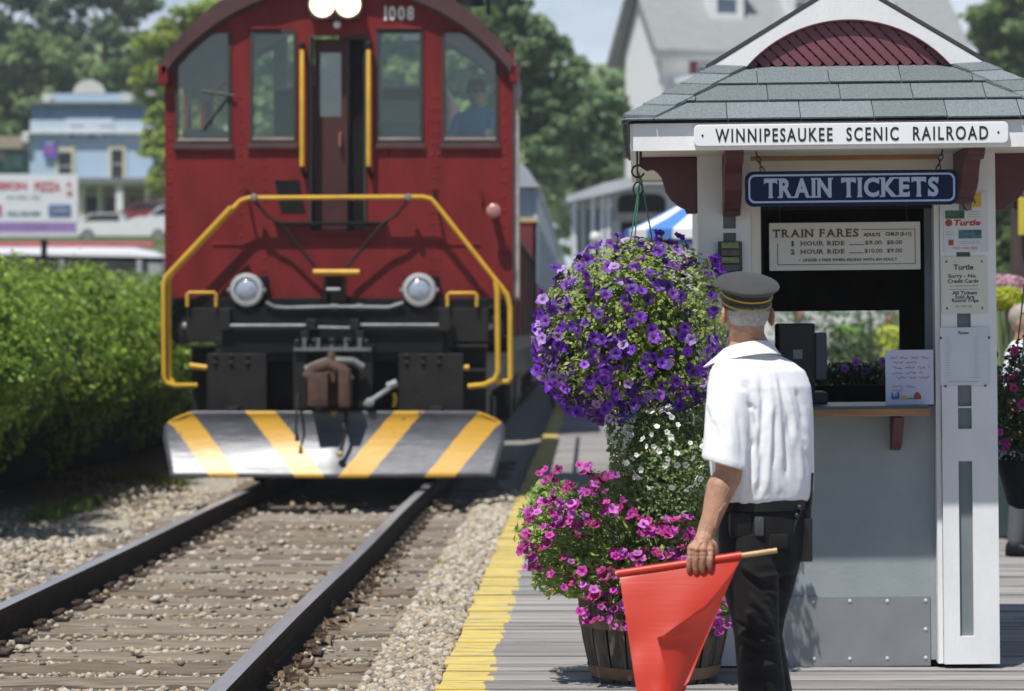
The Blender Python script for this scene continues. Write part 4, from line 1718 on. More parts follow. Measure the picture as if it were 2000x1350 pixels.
def shingle_mat():
    m = mat('grey asphalt shingle', (.115, .14, .15), .95, scale=120, col2=(.20, .235, .245), detail=2, bump=.4, bscale=160)
    n, l = m.node_tree.nodes, m.node_tree.links
    p = n['Principled BSDF']
    src = p.inputs['Base Color'].links[0].from_socket
    g = n.new('ShaderNodeNewGeometry')
    br = n.new('ShaderNodeMapRange')
    br.inputs['To Min'].default_value = 0.8
    br.inputs['To Max'].default_value = 1.15
    l.new(g.outputs['Random Per Island'], br.inputs['Value'])
    mul = n.new('ShaderNodeMixRGB')
    mul.blend_type = 'MULTIPLY'
    mul.inputs['Fac'].default_value = 1
    l.new(src, mul.inputs['Color1'])
    l.new(br.outputs['Result'], mul.inputs['Color2'])
    l.new(mul.outputs['Color'], p.inputs['Base Color'])
    return m


shing = shingle_mat()
dark_edge = mat('drip edge', (.05, .048, .05), .7, .2, 6)
RUN = .40                      # horizontal depth of the hip skirt
gl, gr = B(1388, 134, EY + RUN), B(1926, 130, EY + RUN)
RZ = gl[1]                     # top of the skirt
mb = MB()
# solid roof body under the shingles
e0, e1 = -EW, EW
tx = EW - RUN
low = [(e0, EY), (e1, EY), (e1, BACK), (e0, BACK)]
hi = [(-tx, EY + RUN), (tx, EY + RUN), (tx, BACK - RUN), (-tx, BACK - RUN)]
v = [(x, y, FZ1 + .002) for x, y in low] + [(x, y, EZ - .012) for x, y in low] + [(x, y, RZ - .012) for x, y in hi]
f = [(0, 3, 2, 1), (8, 9, 10, 11)]
for i in range(4):
    j = (i + 1) % 4
    f += [(i, j, 4 + j, 4 + i), (4 + i, 4 + j, 8 + j, 8 + i)]
mb.add(v, f)
roof = mb.build('roof', dark_edge, booth)
# courses of shingles on each slope
rr = random.Random(5)
mb = MB()
slope = math.atan2(RZ - EZ, RUN)
SL = math.hypot(RUN, RZ - EZ)
EXPO = SL / 3.0


def slope_pt(side, u, t):
    """u across, t up the slope 0..1 on the front (0), back (1), left (2), right (3) slope"""
    d = RUN * t
    z = EZ + (RZ - EZ) * t
    if side == 0: return Vector((u, EY + d, z))
    if side == 1: return Vector((u, BACK - d, z))
    if side == 2: return Vector((-EW + d, u, z))
    return Vector((EW - d, u, z))


def slope_range(side, t):
    if side < 2: return -EW + RUN * t, EW - RUN * t
    return EY + RUN * t, BACK - RUN * t


NRM = [Vector((0, -math.sin(slope), math.cos(slope))), Vector((0, math.sin(slope), math.cos(slope))), Vector((-math.sin(slope), 0, math.cos(slope))), Vector((math.sin(slope), 0, math.cos(slope)))]
for side in range(4):
    for k in range(3):
        t0, t1 = k / 3 - (.03 if k == 0 else .012), (k + 1) / 3 + .02
        a, b = slope_range(side, max(t0, 0))
        u = a - rr.uniform(0, .3) - (.16 if k % 2 else 0)
        while u < b:
            w = .305
            ua, ub = u + .002, u + w - .002
            h = .004 + rr.uniform(0, .0035)
            lo_a, hi_a = slope_range(side, t0)
            lo_b, hi_b = slope_range(side, t1)
            q = [slope_pt(side, min(max(ua, lo_a), hi_a), t0) + NRM[side] * (h + .008), slope_pt(side, min(max(ub, lo_a), hi_a), t0) + NRM[side] * (h + .008),
                 slope_pt(side, min(max(ub, lo_b), hi_b), t1) + NRM[side] * .001, slope_pt(side, min(max(ua, lo_b), hi_b), t1) + NRM[side] * .001]
            if (q[0] - q[1]).length > .01:
                q2 = [p - NRM[side] * .007 for p in q]
                mb.add(q + q2, [(0, 1, 2, 3), (4, 7, 6, 5), (0, 4, 5, 1), (1, 5, 6, 2), (2, 6, 7, 3), (3, 7, 4, 0)])
            u += w
mb.build('shingles', shing, roof)
# hip caps
mb = MB()
for (cx, cy, sx, sy) in ((-EW, EY, 1, 1), (EW, EY, -1, 1), (-EW, BACK, 1, -1), (EW, BACK, -1, -1)):
    n = 5
    for k in range(n):
        t0, t1 = k / n - .02, (k + 1) / n + .05
        for half in (0, 1):
            pts = []
            for t in (t0, t1):
                d = RUN * t
                zr = EZ + (RZ - EZ) * t + .024 + (.008 if t == t0 else 0)
                hip = Vector((cx + sx * d, cy + sy * d, zr))
                if half == 0:
                    out = hip + Vector((sx * .135, 0, -.006)) + Vector((0, 0, 0))
                else:
                    out = hip + Vector((0, sy * .135, -.006))
                pts.append((hip, out))
            q = [pts[0][0], pts[0][1], pts[1][1], pts[1][0]]
            q2 = [p - Vector((0, 0, .012)) for p in q]
            mb.add(q + q2, [(0, 1, 2, 3), (4, 7, 6, 5), (0, 4, 5, 1), (1, 5, 6, 2), (2, 6, 7, 3), (3, 7, 4, 0)])
    mb.build('hip_cap', shing, roof)
    mb = MB()

# ---- gable with curved board and lattice
GY = EY + RUN
apex_z = B(1657, -34, GY)[1]
gx = (gr[0] - gl[0]) / 2
gcx = (gr[0] + gl[0]) / 2
la, lb = B(1458, 134, GY), B(1855, 131, GY)
ltop = B(1660, 39, GY)[1]
lz = RZ + .006
acx, arx = (la[0] + lb[0]) / 2, (lb[0] - la[0]) / 2
# circular segment
hh = ltop - lz
Rg = (arx * arx + hh * hh) / (2 * hh)
an = 28
archp = []
for i in range(an + 1):
    x = acx - arx + 2 * arx * i / an
    archp.append((x, ltop - Rg + math.sqrt(max(Rg * Rg - (x - acx) ** 2, 0))))
outl = [(gcx - gx, lz)] + [(gcx, apex_z)] + [(gcx + gx, lz)]
mb = MB()
poly = [(gcx - gx, lz)] + archp + [(gcx + gx, lz), (gcx, apex_z)]
bm_ = bmesh.new()
for (p, q) in ((0, 0),):
    pass
bm_.free()
# quads between arch and rake
n = len(archp)
for yy0, yy1 in ((GY - .02, GY + .012),):
    v, f = [], []
    for i, (x, z) in enumerate(archp):
        xr_ = gcx - gx + 2 * gx * i / an
        zr_ = lz + (apex_z - lz) * (1 - abs(xr_ - gcx) / gx)
        v += [(x, yy0, z), (xr_, yy0, zr_), (x, yy1, z), (xr_, yy1, zr_)]
    for i in range(n - 1):
        a = i * 4
        f += [(a, a + 4, a + 5, a + 1), (a + 2, a + 3, a + 7, a + 6), (a, a + 2, a + 6, a + 4), (a + 1, a + 5, a + 7, a + 3)]
    mb.add(v, f)
gab = mb.build('gable', white, booth)
mb = MB()
inner = [(x, z - .012) for x, z in archp]
for i in range(n - 1):
    (x0, z0), (x1, z1) = archp[i], archp[i + 1]
    s = .982
    def pull(x, z): return (acx + (x - acx) * .985, lz + (z - lz) * .965)
    (a0, c0), (a1, c1) = pull(x0, z0), pull(x1, z1)
    mb.add([(x0, GY - .024, z0), (x1, GY - .024, z1), (a1, GY - .024, c1), (a0, GY - .024, c0), (x0, GY + .01, z0), (x1, GY + .01, z1), (a1, GY + .01, c1), (a0, GY + .01, c0)],
           [(0, 1, 2, 3), (3, 2, 6, 7), (0, 4, 5, 1)])
mb.build('arch_trim', M['maroon'], gab)


def in_arch(x, z):
    return lz <= z <= ltop - Rg + math.sqrt(max(Rg * Rg - (x - acx) ** 2, 0)) and abs(x - acx) < arx


latt = mat('maroon lattice', (.17, .055, .075), .55, .12, 9)
# two layers of laths: front going down to the right, back going down to the left
for name, sgn, yy in (('lattice', 1, GY + .002), ('lattice', -1, GY + .011)):
    mb = MB()
    pitch, wl_ = .0552, .031
    k = -40
    c, s = math.cos(rad(46)), math.sin(rad(46))
    for k in range(-40, 40):
        c0 = acx + k * pitch
        # line: direction (c, -s*sgn); walk along and keep what lies inside
        segs = []
        ins = False
        for i in range(0, 121):
            t = -.6 + 1.2 * i / 120
            x, z = c0 + c * t, lz + .1 - s * t * sgn
            q = in_arch(x, z)
            if q and not ins: st = t
            if ins and not q: segs.append((st - .004, t))
            ins = q
        for (t0, t1) in segs:
            if t1 - t0 < .008: continue
            nx, nz = s * sgn, c
            h = wl_ / 2
            q = [(c0 + c * t0 - nx * h, lz + .1 - s * t0 * sgn - nz * h), (c0 + c * t1 - nx * h, lz + .1 - s * t1 * sgn - nz * h),
                 (c0 + c * t1 + nx * h, lz + .1 - s * t1 * sgn + nz * h), (c0 + c * t0 + nx * h, lz + .1 - s * t0 * sgn + nz * h)]
            mb.prism(q, yy, yy + .008)
    o = mb.build(name, latt, gab)
    o['kind'] = 'stuff'
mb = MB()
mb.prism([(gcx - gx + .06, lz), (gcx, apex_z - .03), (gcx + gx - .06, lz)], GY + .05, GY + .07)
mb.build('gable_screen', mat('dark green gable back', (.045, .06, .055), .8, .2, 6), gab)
# upper gable roof
mb = MB()
for s in (-1, 1):
    v = []
    for (yy) in (GY - .023, BACK - RUN + .05):
        dx, dz = gx, apex_z - lz
        nx, nz = dz / math.hypot(dx, dz), dx / math.hypot(dx, dz)
        for off in (.003, .018):
            v.append((gcx + s * (gx + .01 + nx * off), yy, lz + nz * off - .006))
            v.append((gcx + s * (nx * off * .0), yy, apex_z + off / nz))
    # v: y0(off0: low, apex; off1: low, apex) then y1
    mb.add(v, [(0, 1, 3, 2), (4, 6, 7, 5), (0, 2, 6, 4), (2, 3, 7, 6), (0, 4, 5, 1), (1, 5, 7, 3)])
mb.build('upper_roof', dark_edge, booth)

# ---- brackets under the eave (scroll profile)
def scroll(w, h):
    """profile from the wall (0) outwards (w), hanging h below 0"""
    pts = [(0, 0), (w, 0), (w, -.12 * h), (w * .95, -.2 * h), (w * .88, -.24 * h)]
    for i in range(7):       # hollow
        a = math.pi * (.5 - i / 12)
        pts.append((w * .70 - w * .14 * math.cos(math.pi * i / 6) * -1 if False else w * .88 - w * .25 * i / 6, -.24 * h - .0 * h + (.12 * h) * math.sin(math.pi * i / 6) * .6 - .02 * h * i))
    pts += [(w * .60, -.45 * h), (w * .56, -.62 * h), (w * .46, -.76 * h), (w * .33, -.87 * h), (w * .22, -.92 * h), (w * .2, -h), (0, -h)]
    return pts


zb_ = FZ0 + .011
for s in (-1, 1):
    wlen = EW - HW - .06
    pr = [(s * (HW + x), zb_ + z) for x, z in scroll(wlen, .25)]
    if s < 0: pr = pr[::-1]
    MB().prism(pr, .03, .085).build('eave_bracket', M['maroon'], booth, bevel=.006)
for px in (1428, 1881):
    u = B(px, 350, -.05)[0]
    hB = .265 if px < 1500 else .22
    pr = [(-x, zb_ + z) for x, z in scroll(OV - .08, hB)]
    MB().prism(pr, u - .038, u + .038, axis='x').build('eave_bracket', M['maroon'], booth, bevel=.005)

# hook at the left eave corner
hp = B(1248, 318, -.1)
# ================================================================ SIGNS ON THE BOOTH
ink = mat('black lettering', (.015, .015, .017), .5, .1, 5)


def rounded(x0, x1, z0, z1, r, n=7):
    pts = []
    for (cx, cz, a0) in ((x1 - r, z1 - r, 0), (x0 + r, z1 - r, 90), (x0 + r, z0 + r, 180), (x1 - r, z0 + r, 270)):
        for i in range(n + 1):
            a = rad(a0 + 90 * i / n)
            pts.append((cx + r * math.cos(a), cz + r * math.sin(a)))
    return pts


SY = EY - .018
sg = bthing('name_board', 'long white rounded board lettered WINNIPESAUKEE SCENIC RAILROAD on the edge of the booth roof', 'sign')
a, b = B(1355, 247, SY), B(1970, 291, SY)
a = (a[0], B(1662, 240.5, SY)[1])
b = (b[0], B(1662, 283, SY)[1])
MB().prism(rounded(a[0], b[0], b[1], a[1], .022), SY, EY + .0095).build('board', mat('sign white', (.80, .81, .83), .45, .03, 3), sg, bevel=.003)
zc = (a[1] + b[1]) / 2
for txt, p0, p1 in (('WINNIPESAUKEE', 1397, 1626), ('SCENIC', 1653, 1755), ('RAILROAD', 1783, 1930)):
    ua, ub = B(p0, 262, SY)[0], B(p1, 258, SY)[0]
    put_text(txt, .078, ink, ((ua + ub) / 2, SY - .001, zc - .001), sg, fit=ub - ua, bold=.0012, spacing=1.25, extrude=.001)
mb = MB()
for px in (1372, 1950):
    u = B(px, 262, SY)[0]
    mb.lathe((u, SY - .0005, zc), (0, -1, 0), [(.005, 0), (.004, .002)], n=10)
mb.split('screw', ink, sg)

TY = -.30
tk = bthing('hanging_sign', 'navy blue TRAIN TICKETS sign with a pale border hanging on two chains', 'sign')
navy = mat('navy paint', (.009, .020, .070), .5, .15, 3, spec=.15)
pale = mat('pale blue lettering', (.42, .53, .75), .5, .06, 4)
a, b = B(1455, 338, TY), B(1872, 397, TY)
a = (a[0], B(1664, 333, TY)[1]); b = (b[0], B(1664, 401.5, TY)[1])
tilt = .008
bd = MB().prism(rounded(a[0], b[0], b[1], a[1], .035), TY, TY + .03).build('board', navy, tk, bevel=.004)
ins_ = .014
MB().slab_hole(rounded(a[0] + ins_, b[0] - ins_, b[1] + ins_, a[1] - ins_, .028), [rounded(a[0] + ins_ + .008, b[0] - ins_ - .008, b[1] + ins_ + .008, a[1] - ins_ - .008, .022)], TY - .0015, TY - .0002).build('border', pale, tk)
zc2 = (a[1] + b[1]) / 2
for txt, p0, p1 in (('TRAIN', 1492, 1627), ('TICKETS', 1643, 1833)):
    ua, ub = B(p0, 367, TY)[0], B(p1, 367, TY)[0]
    serif_text(txt, .084, pale, ((ua + ub) / 2, TY - .0015, zc2 + .002), tk, fit=ub - ua, bold=.0045, gap=-.06)
chm = mat('dark chain', (.06, .06, .055), .5, .3, 20, metal=.5)
for px0, px1 in ((1476, 1491), (1842, 1832)):
    p, q = B(px0, 291, TY), B(px1, 334, TY)
    mb = MB()
    p0, p1 = Vector((p[0], TY + .015, FZ0 + .012)), Vector((q[0], TY + .015, a[1] - .004))
    nlk = 4
    for k in range(nlk):
        c = p0.lerp(p1, (k + .5) / nlk)
        L = (p1 - p0).length / nlk * .68
        d = (p1 - p0).normalized()
        sd = Vector((1, 0, 0)) if k % 2 else Vector((0, 1, 0))
        mb.tube([c + d * (L * math.cos(t)) + sd * (.009 * math.sin(t)) for t in [2 * math.pi * i / 12 for i in range(12)]], .0028, 6, closed=True)
    mb.build('chain', chm, tk)

FY = .075
fb = bthing('fare_board', 'cream TRAIN FARES price board hanging inside the top of the serving window', 'sign')
a, b = B(1502, 436, FY), B(1798, 526, FY)
cb = mat('cream board', (.62, .62, .56), .5, .04, 4)
MB().bbox(a[0], b[0], FY, FY + .012, b[1], a[1], .002).build('board', cb, fb)
brn = mat('brown print', (.10, .035, .035), .6, .1, 5)
thin = mat('thin brown line', (.16, .07, .07), .6, .1, 5)
yl_ = FY - .0007
def fx(px): return B(px, 480, FY)[0]
def fz(py): return B(1650, py, FY)[1]
serif_text('TRAIN FARES', .036, brn, ((fx(1509) + fx(1677)) / 2, yl_, fz(455)), fb, fit=fx(1677) - fx(1509), bold=.0012)
put_text('ADULTS', .02, brn, (fx(1703), yl_, fz(459)), fb, fit=fx(1720) - fx(1687), bold=.001, extrude=.0005)
put_text('CHILD (3-11)', .02, brn, (fx(1755), yl_, fz(459)), fb, fit=fx(1780) - fx(1729), bold=.001, extrude=.0005)
for n_, py, pr1, pr2 in (('1', 475, '$9.00', '$8.00'), ('2', 491, '$10.00', '$9.00')):
    serif_text(n_, .024, brn, (fx(1548), yl_, fz(py)), fb, fit=.018 if n_ == '2' else .014, bold=.0012)
    serif_text('HOUR RIDE', .0195, brn, ((fx(1563) + fx(1649)) / 2, yl_, fz(py)), fb, fit=fx(1649) - fx(1563), bold=.0006)
    MB().box(fx(1658), fx(1688 if n_ == '1' else 1686), yl_ - .0004, yl_ + .0004, fz(py + 4), fz(py + 2.5)).build('rule', brn, fb)
    put_text(pr1, .024, brn, (fx(1706), yl_, fz(py)), fb, fit=fx(1722) - fx(1689 if n_ == '1' else 1687), bold=.0004, extrude=.0005)
    put_text(pr2, .024, brn, (fx(1747), yl_, fz(py)), fb, fit=fx(1762) - fx(1732), bold=.0004, extrude=.0005)
put_text('\u2022  UNDER 3 FREE WHEN RIDING WITH AN ADULT', .017, brn, ((fx(1560) + fx(1752)) / 2, yl_, fz(507.5)), fb, fit=fx(1752) - fx(1560), bold=.0005, extrude=.0005)
mb = MB()
for (x0, x1, y0, y1) in ((1682, 1788, 448.3, 449.7), (1786.6, 1788, 449.7, 515.6), (1518, 1788, 515.6, 517), (1518, 1519.4, 474, 515.6)):
    mb.box(fx(x0), fx(x1), yl_ - .0004, yl_ + .0004, fz(y1), fz(y0))
mb.build('border', thin, fb)
for px in (1524, 1772):
    MB().tube([(fx(px), FY + .006, fz(437)), (fx(px), FY + .03, zt)], .0018, 5).build('wire', chm, fb)


def notice(name, label, px0, py0, px1, py1, yl, m, lines, cat='notice'):
    t = bthing(name, label, cat)
    a, b = B(px0, py0, yl), B(px1, py1, yl)
    MB().box(a[0], b[0], yl, yl + .004, b[1], a[1]).build('sheet', m, t)
    def X(px): return B(px, (py0 + py1) / 2, yl)[0]
    def Z(py): return B((px0 + px1) / 2, py, yl)[1]
    return t, X, Z


paper = mat('white paper', (.66, .68, .72), .7, .03, 4)
ivory = mat('ivory card', (.66, .66, .58), .6, .03, 4)
grn = mat('notice grey ink', (.10, .10, .11), .7, .1, 5)
redi = mat('red ink', (.42, .06, .05), .7, .1, 5)
pinki = mat('pink marker ink', (.45, .16, .28), .7, .1, 5)
blui = mat('blue print', (.05, .12, .40), .6, .1, 5)
yeli = mat('yellow print', (.62, .42, .05), .6, .1, 5)
grei = mat('green print', (.05, .13, .09), .6, .5, 60)


def blk(t, m, x0, x1, z0, z1, y):
    return MB().box(min(x0, x1), max(x0, x1), y - .0006, y + .0002, min(z0, z1), max(z0, z1)).build('picture', m, t)


t, X, Z = notice('poster', 'colourful railway poster pinned at the top of the right booth post', 1842, 376, 1930, 492, -.006, paper, 0)
y = -.0065
blk(t, yeli, X(1876), X(1917), Z(405), Z(377), y)
MB().tube([(X(1893 + 12 * math.cos(a)), y - .001, Z(398 - 14 * math.sin(a))) for a in [i * .45 for i in range(11)]], .003, 5).build('picture', ink, t)
blk(t, redi, X(1872), X(1888), Z(394), Z(385), y - .0004)
blk(t, grei, X(1846), X(1884), Z(427), Z(411), y)
blk(t, mat('slate print', (.14, .17, .19), .6, .5, 50), X(1873), X(1898), Z(411), Z(396), y - .0003)
put_text('Turtle', .034, redi, ((X(1863) + X(1915)) / 2, y, Z(435)), t, fit=X(1915) - X(1863), bold=.0015, extrude=.0004, shear=.2)
MB().lathe((X(1853), y, Z(435)), (0, -1, 0), [(.016, 0), (.016, .0006)], n=16).build('picture', redi, t)
blk(t, mat('lake print', (.03, .08, .10), .6, .6, 50, col2=(.10, .22, .30)), X(1872), X(1917), Z(466), Z(449), y)
blk(t, redi, X(1852), X(1862), Z(479), Z(468), y)
put_text('train rides daily', .018, mat('orange ink', (.5, .18, .05), .7, .1, 5), (X(1885), y, Z(485)), t, fit=X(1910) - X(1862), extrude=.0004)
for k, (xa, xb, yy) in enumerate(((1888, 1915, 413), (1888, 1914, 418), (1888, 1915, 423), (1874, 1914, 471), (1874, 1915, 475), (1846, 1862, 452), (1846, 1864, 457))):
    blk(t, mat('pale text lines', (.42, .44, .47), .7, .1, 5) if k == 0 else bpy.data.materials['pale text lines'], X(xa), X(xb), Z(yy + 1.3), Z(yy), y)

t, X, Z = notice('notice', 'ivory notice reading Sorry - No Credit Cards, All Tickets Sold Are Round Trips', 1838, 502, 1928, 612, -.007, ivory, 0)
y = -.0075
put_text('Turtle', .032, ink, (X(1882), y, Z(522)), t, fit=X(1902) - X(1863), bold=.0008, extrude=.0004)
for txt, py, x0, x1 in (('Sorry - No', 540, 1852, 1906), ('Credit Cards', 549, 1851, 1911), ('All Tickets', 572, 1860, 1908), ('Sold Are', 580, 1865, 1903), ('Round Trips', 588, 1859, 1911)):
    put_text(txt, .022, ink, (X((x0 + x1) / 2), y, Z(py)), t, fit=X(x1) - X(x0), bold=.0005, extrude=.0004)
put_text('pay in cash or travelers checks', .008, grn, (X(1882), y, Z(558.5)), t, fit=X(1908) - X(1854), extrude=.0004)
put_text('no refunds', .010, ink, (X(1882), y, Z(598)), t, fit=X(1898) - X(1866), extrude=.0004)
blk(t, grn, X(1853), X(1911), Z(565.4), Z(564.8), y)
mb = MB()
for (px, py) in ((1849, 511), (1918, 511), (1849, 602), (1918, 602)):
    mb.lathe((X(px), y, Z(py)), (0, -1, 0), [(.0045, 0), (.003, .003)], n=8)
mb.split('pin', ink, t)

t, X, Z = notice('price_list', 'white printed price list in a clear sleeve low on the right booth post', 1836, 640, 1932, 752, -.008, mat('sleeve paper', (.60, .63, .70), .25, .03, 4, coat=.4), 0)
y = -.0085
put_text('Rates', .018, grn, (X(1882), y, Z(650)), t, fit=X(1894) - X(1872), shear=.25, bold=.0006, extrude=.0003)
rr = random.Random(8)
mb = MB()
for k in range(16):
    py = 659 + k * 4.9
    mb.box(X(1846), X(1846 + rr.uniform(8, 16)), y - .0003, y, Z(py + .8), Z(py))
    mb.box(X(1902), X(1902 + rr.uniform(6, 12)), y - .0003, y, Z(py + .8), Z(py))
mb.box(X(1893), X(1916), y - .0003, y, Z(738), Z(737))
mb.box(X(1852), X(1910), y - .0003, y, Z(746.3), Z(745))
o = mb.build('printed_lines', mat('faint print', (.33, .35, .40), .7, .1, 5), t)
mb = MB()
for (px, py) in ((1838, 660), (1932, 660), (1846, 754), (1924, 754)):
    mb.lathe((X(px), y - .0003, Z(py)), (0, -1, 0), [(.006, 0), (.004, .004)], n=8)
mb.split('pin', grn, t)

t, X, Z = notice('leaflet_rack', 'small green rack of timetable leaflets on the left booth post', 1402, 472, 1450, 530, -.03, mat('rack green', (.05, .07, .055), .6, .2, 8), 0, 'leaflet rack')
for k in range(4):
    z1, z0 = Z(474 + k * 14.5), Z(474 + k * 14.5 + 11)
    MB().box(X(1409), X(1443), -.04 - .003 * k, -.031, z0, z1).build('leaflet', mat('leaflet %d' % k, [(.24, .27, .10), (.14, .10, .10), (.22, .30, .12), (.12, .12, .14)][k], .6, .3, 40), t)
MB().box(X(1405), X(1447), -.0299, -.001, Z(529), Z(474)).build('backing', M['black'], t)

# handwritten sheet leaning on the counter
t, X, Z = notice('handwritten_sheet', 'white sheet with pink handwriting and a drawn train, leaning on the counter', 1729, 684, 1824, 790, .02, mat('lilac paper', (.56, .58, .74), .7, .02, 4), 0)
y = .0195
rr = random.Random(21)
mb = MB()
def scribble(x0, x1, py):
    x = x0
    while x < x1 - 4:
        wd = rr.uniform(12, 24)
        pts = []
        k = 0
        while k < wd and x + k < x1:
            pts.append((X(x + k), y - .0006, Z(py + rr.uniform(-2.6, 2.6))))
            k += 1.5
        if len(pts) > 2: mb.tube(pts, .0012, 4)
        x += wd + 5
for (x0, x1, py) in ((1739, 1816, 699), (1745, 1800, 708), (1744, 1817, 718), (1742, 1804, 729), (1752, 1818, 738), (1742, 1790, 755), (1744, 1770, 762)):
    scribble(x0, x1, py)
mb.build('handwriting', pinki, t)
mb = MB(); mb.box(X(1740), X(1756), y - .0012, y - .0004, Z(780), Z(774)); mb.box(X(1741), X(1744), y - .0012, y - .0004, Z(774), Z(767)); mb.box(X(1748), X(1750), y - .0012, y - .0004, Z(774), Z(769)); mb.box(X(1752), X(1756), y - .0012, y - .0004, Z(774), Z(766))
mb.build('drawn_engine', blui, t)
MB().box(X(1759), X(1769), y - .0012, y - .0004, Z(781), Z(773)).build('drawn_wagon', yeli, t)
MB().box(X(1770), X(1783), y - .0012, y - .0004, Z(780), Z(777)).build('drawn_wagon', mat('green ink', (.08, .28, .10), .6), t)
mb = MB(); mb.prism([(X(1784), Z(780)), (X(1785), Z(771)), (X(1791), Z(765)), (X(1798), Z(771)), (X(1799), Z(780))], y - .0012, y - .0004)
mb.build('drawn_wagon', redi, t)

# ---- things on the counter inside
cz = sa[1]
t = bthing('cash_register', 'dark cash register with a small pale window on the booth counter', 'cash register')
a, b = B(1519, 632, .45), B(1592, 745, .45)
MB().bbox(a[0], b[0], .42, .75, cz + .05, a[1], .01).build('body', mat('dark plastic', (.03, .028, .027), .5, .2, 4), t)
a2, b2 = B(1590, 650, .42), B(1616, 742, .42)
MB().bbox(b[0] + .001, b2[0], .42, .74, b2[1], a2[1], .008).build('side_panel', mat('grey blue plastic', (.10, .13, .16), .5, .1, 4), t)
MB().bbox(a[0], b2[0], .38, .75, cz + .001, cz + .049, .006).build('drawer', mat('dark drawer', (.035, .045, .05), .5, .1, 4), t)
p, q = B(1549, 683, .42), B(1567, 701, .42)
MB().box(p[0], q[0], .414, .4195, q[1], p[1]).build('display', mat('display', (.25, .34, .38), .3, .2, 60), t)  # plain pale display face
# ================================================================ FLOWERS BY THE BOOTH
ps = np.random.default_rng(42)


def petal_mat(name, c_in, c_out, trans=.3):
    """petals: deeper throat, lighter rim, each flower a little different"""
    m = bpy.data.materials.new(name)
    m.use_nodes = True
    n, l = m.node_tree.nodes, m.node_tree.links
    p, out = n['Principled BSDF'], n['Material Output']
    p.inputs['Roughness'].default_value = .55
    at = n.new('ShaderNodeAttribute'); at.attribute_name = 'rim'
    rp = n.new('ShaderNodeValToRGB')
    rp.color_ramp.elements[0].color = (*c_in, 1)
    rp.color_ramp.elements[1].color = (*c_out, 1)
    rp.color_ramp.elements[0].position = .15
    rp.color_ramp.elements[1].position = .6
    l.new(at.outputs['Fac'], rp.inputs['Fac'])
    oi = n.new('ShaderNodeObjectInfo')
    g = n.new('ShaderNodeNewGeometry')
    ad = n.new('ShaderNodeMath'); ad.operation = 'ADD'
    l.new(oi.outputs['Random'], ad.inputs[0]); l.new(g.outputs['Random Per Island'], ad.inputs[1])
    fr = n.new('ShaderNodeMath'); fr.operation = 'FRACT'
    l.new(ad.outputs['Value'], fr.inputs[0])
    hs = n.new('ShaderNodeHueSaturation')
    mr = n.new('ShaderNodeMapRange'); mr.inputs['To Min'].default_value = .55; mr.inputs['To Max'].default_value = 1.25
    l.new(fr.outputs['Value'], mr.inputs['Value'])
    l.new(mr.outputs['Result'], hs.inputs['Value'])
    l.new(rp.outputs['Color'], hs.inputs['Color'])
    l.new(hs.outputs['Color'], p.inputs['Base Color'])
    t = n.new('ShaderNodeBsdfTranslucent')
    l.new(hs.outputs['Color'], t.inputs['Color'])
    mx = n.new('ShaderNodeMixShader'); mx.inputs['Fac'].default_value = trans
    l.new(p.outputs['BSDF'], mx.inputs[1]); l.new(t.outputs['BSDF'], mx.inputs[2])
    l.new(mx.outputs['Shader'], out.inputs['Surface'])
    return m


def flower_geo(rng, lobes=5, ruffle=.12, deep=.55):
    """unit-radius trumpet flower facing +z: verts, quads/tris as quads, rim value per vert"""
    n = lobes * 4
    V, R = [(0, 0, -deep)], [0.0]
    a0 = rng.uniform(0, 6.28)
    for (r, z, rim) in ((.16, -.25, .15), (.5, -.03, .5), (1.0, .0, 1.0)):
        for i in range(n):
            a = 2 * math.pi * i / n
            lobe = .5 + .5 * math.cos(a * lobes)
            rr_ = r * (1 - (.20 * (1 - lobe) ** 1.5 if r > .9 else .05 * (1 - lobe)))
            zz_ = z + (rng.normal(0, ruffle) if r > .9 else 0) - (.10 * (1 - lobe) if r > .4 else 0)
            V.append((rr_ * math.cos(a + a0), rr_ * math.sin(a + a0), zz_)); R.append(rim)
    Fc = [(0, 1 + i, 1 + (i + 1) % n) for i in range(n)]
    T = []
    for k in range(2):
        for i in range(n):
            a, b = 1 + k * n + i, 1 + k * n + (i + 1) % n
            T += [(a, a + n, b + n), (a, b + n, b)]
    return np.array(V), np.array(Fc + T), np.array(R)


def flower_mesh(name, geo, m):
    V, T, R = geo
    me = np_mesh(name, V, T, True)
    at = me.attributes.new('rim', 'FLOAT', 'POINT')
    at.data.foreach_set('value', R.astype(np.float32))
    me.materials.append(m)
    return me


def orient(n, rng):
    n = np.array(n) / np.linalg.norm(n)
    t = rng.normal(0, 1, 3)
    t -= n * (t @ n)
    t /= np.linalg.norm(t)
    return np.stack([t, np.cross(n, t), n], 1)


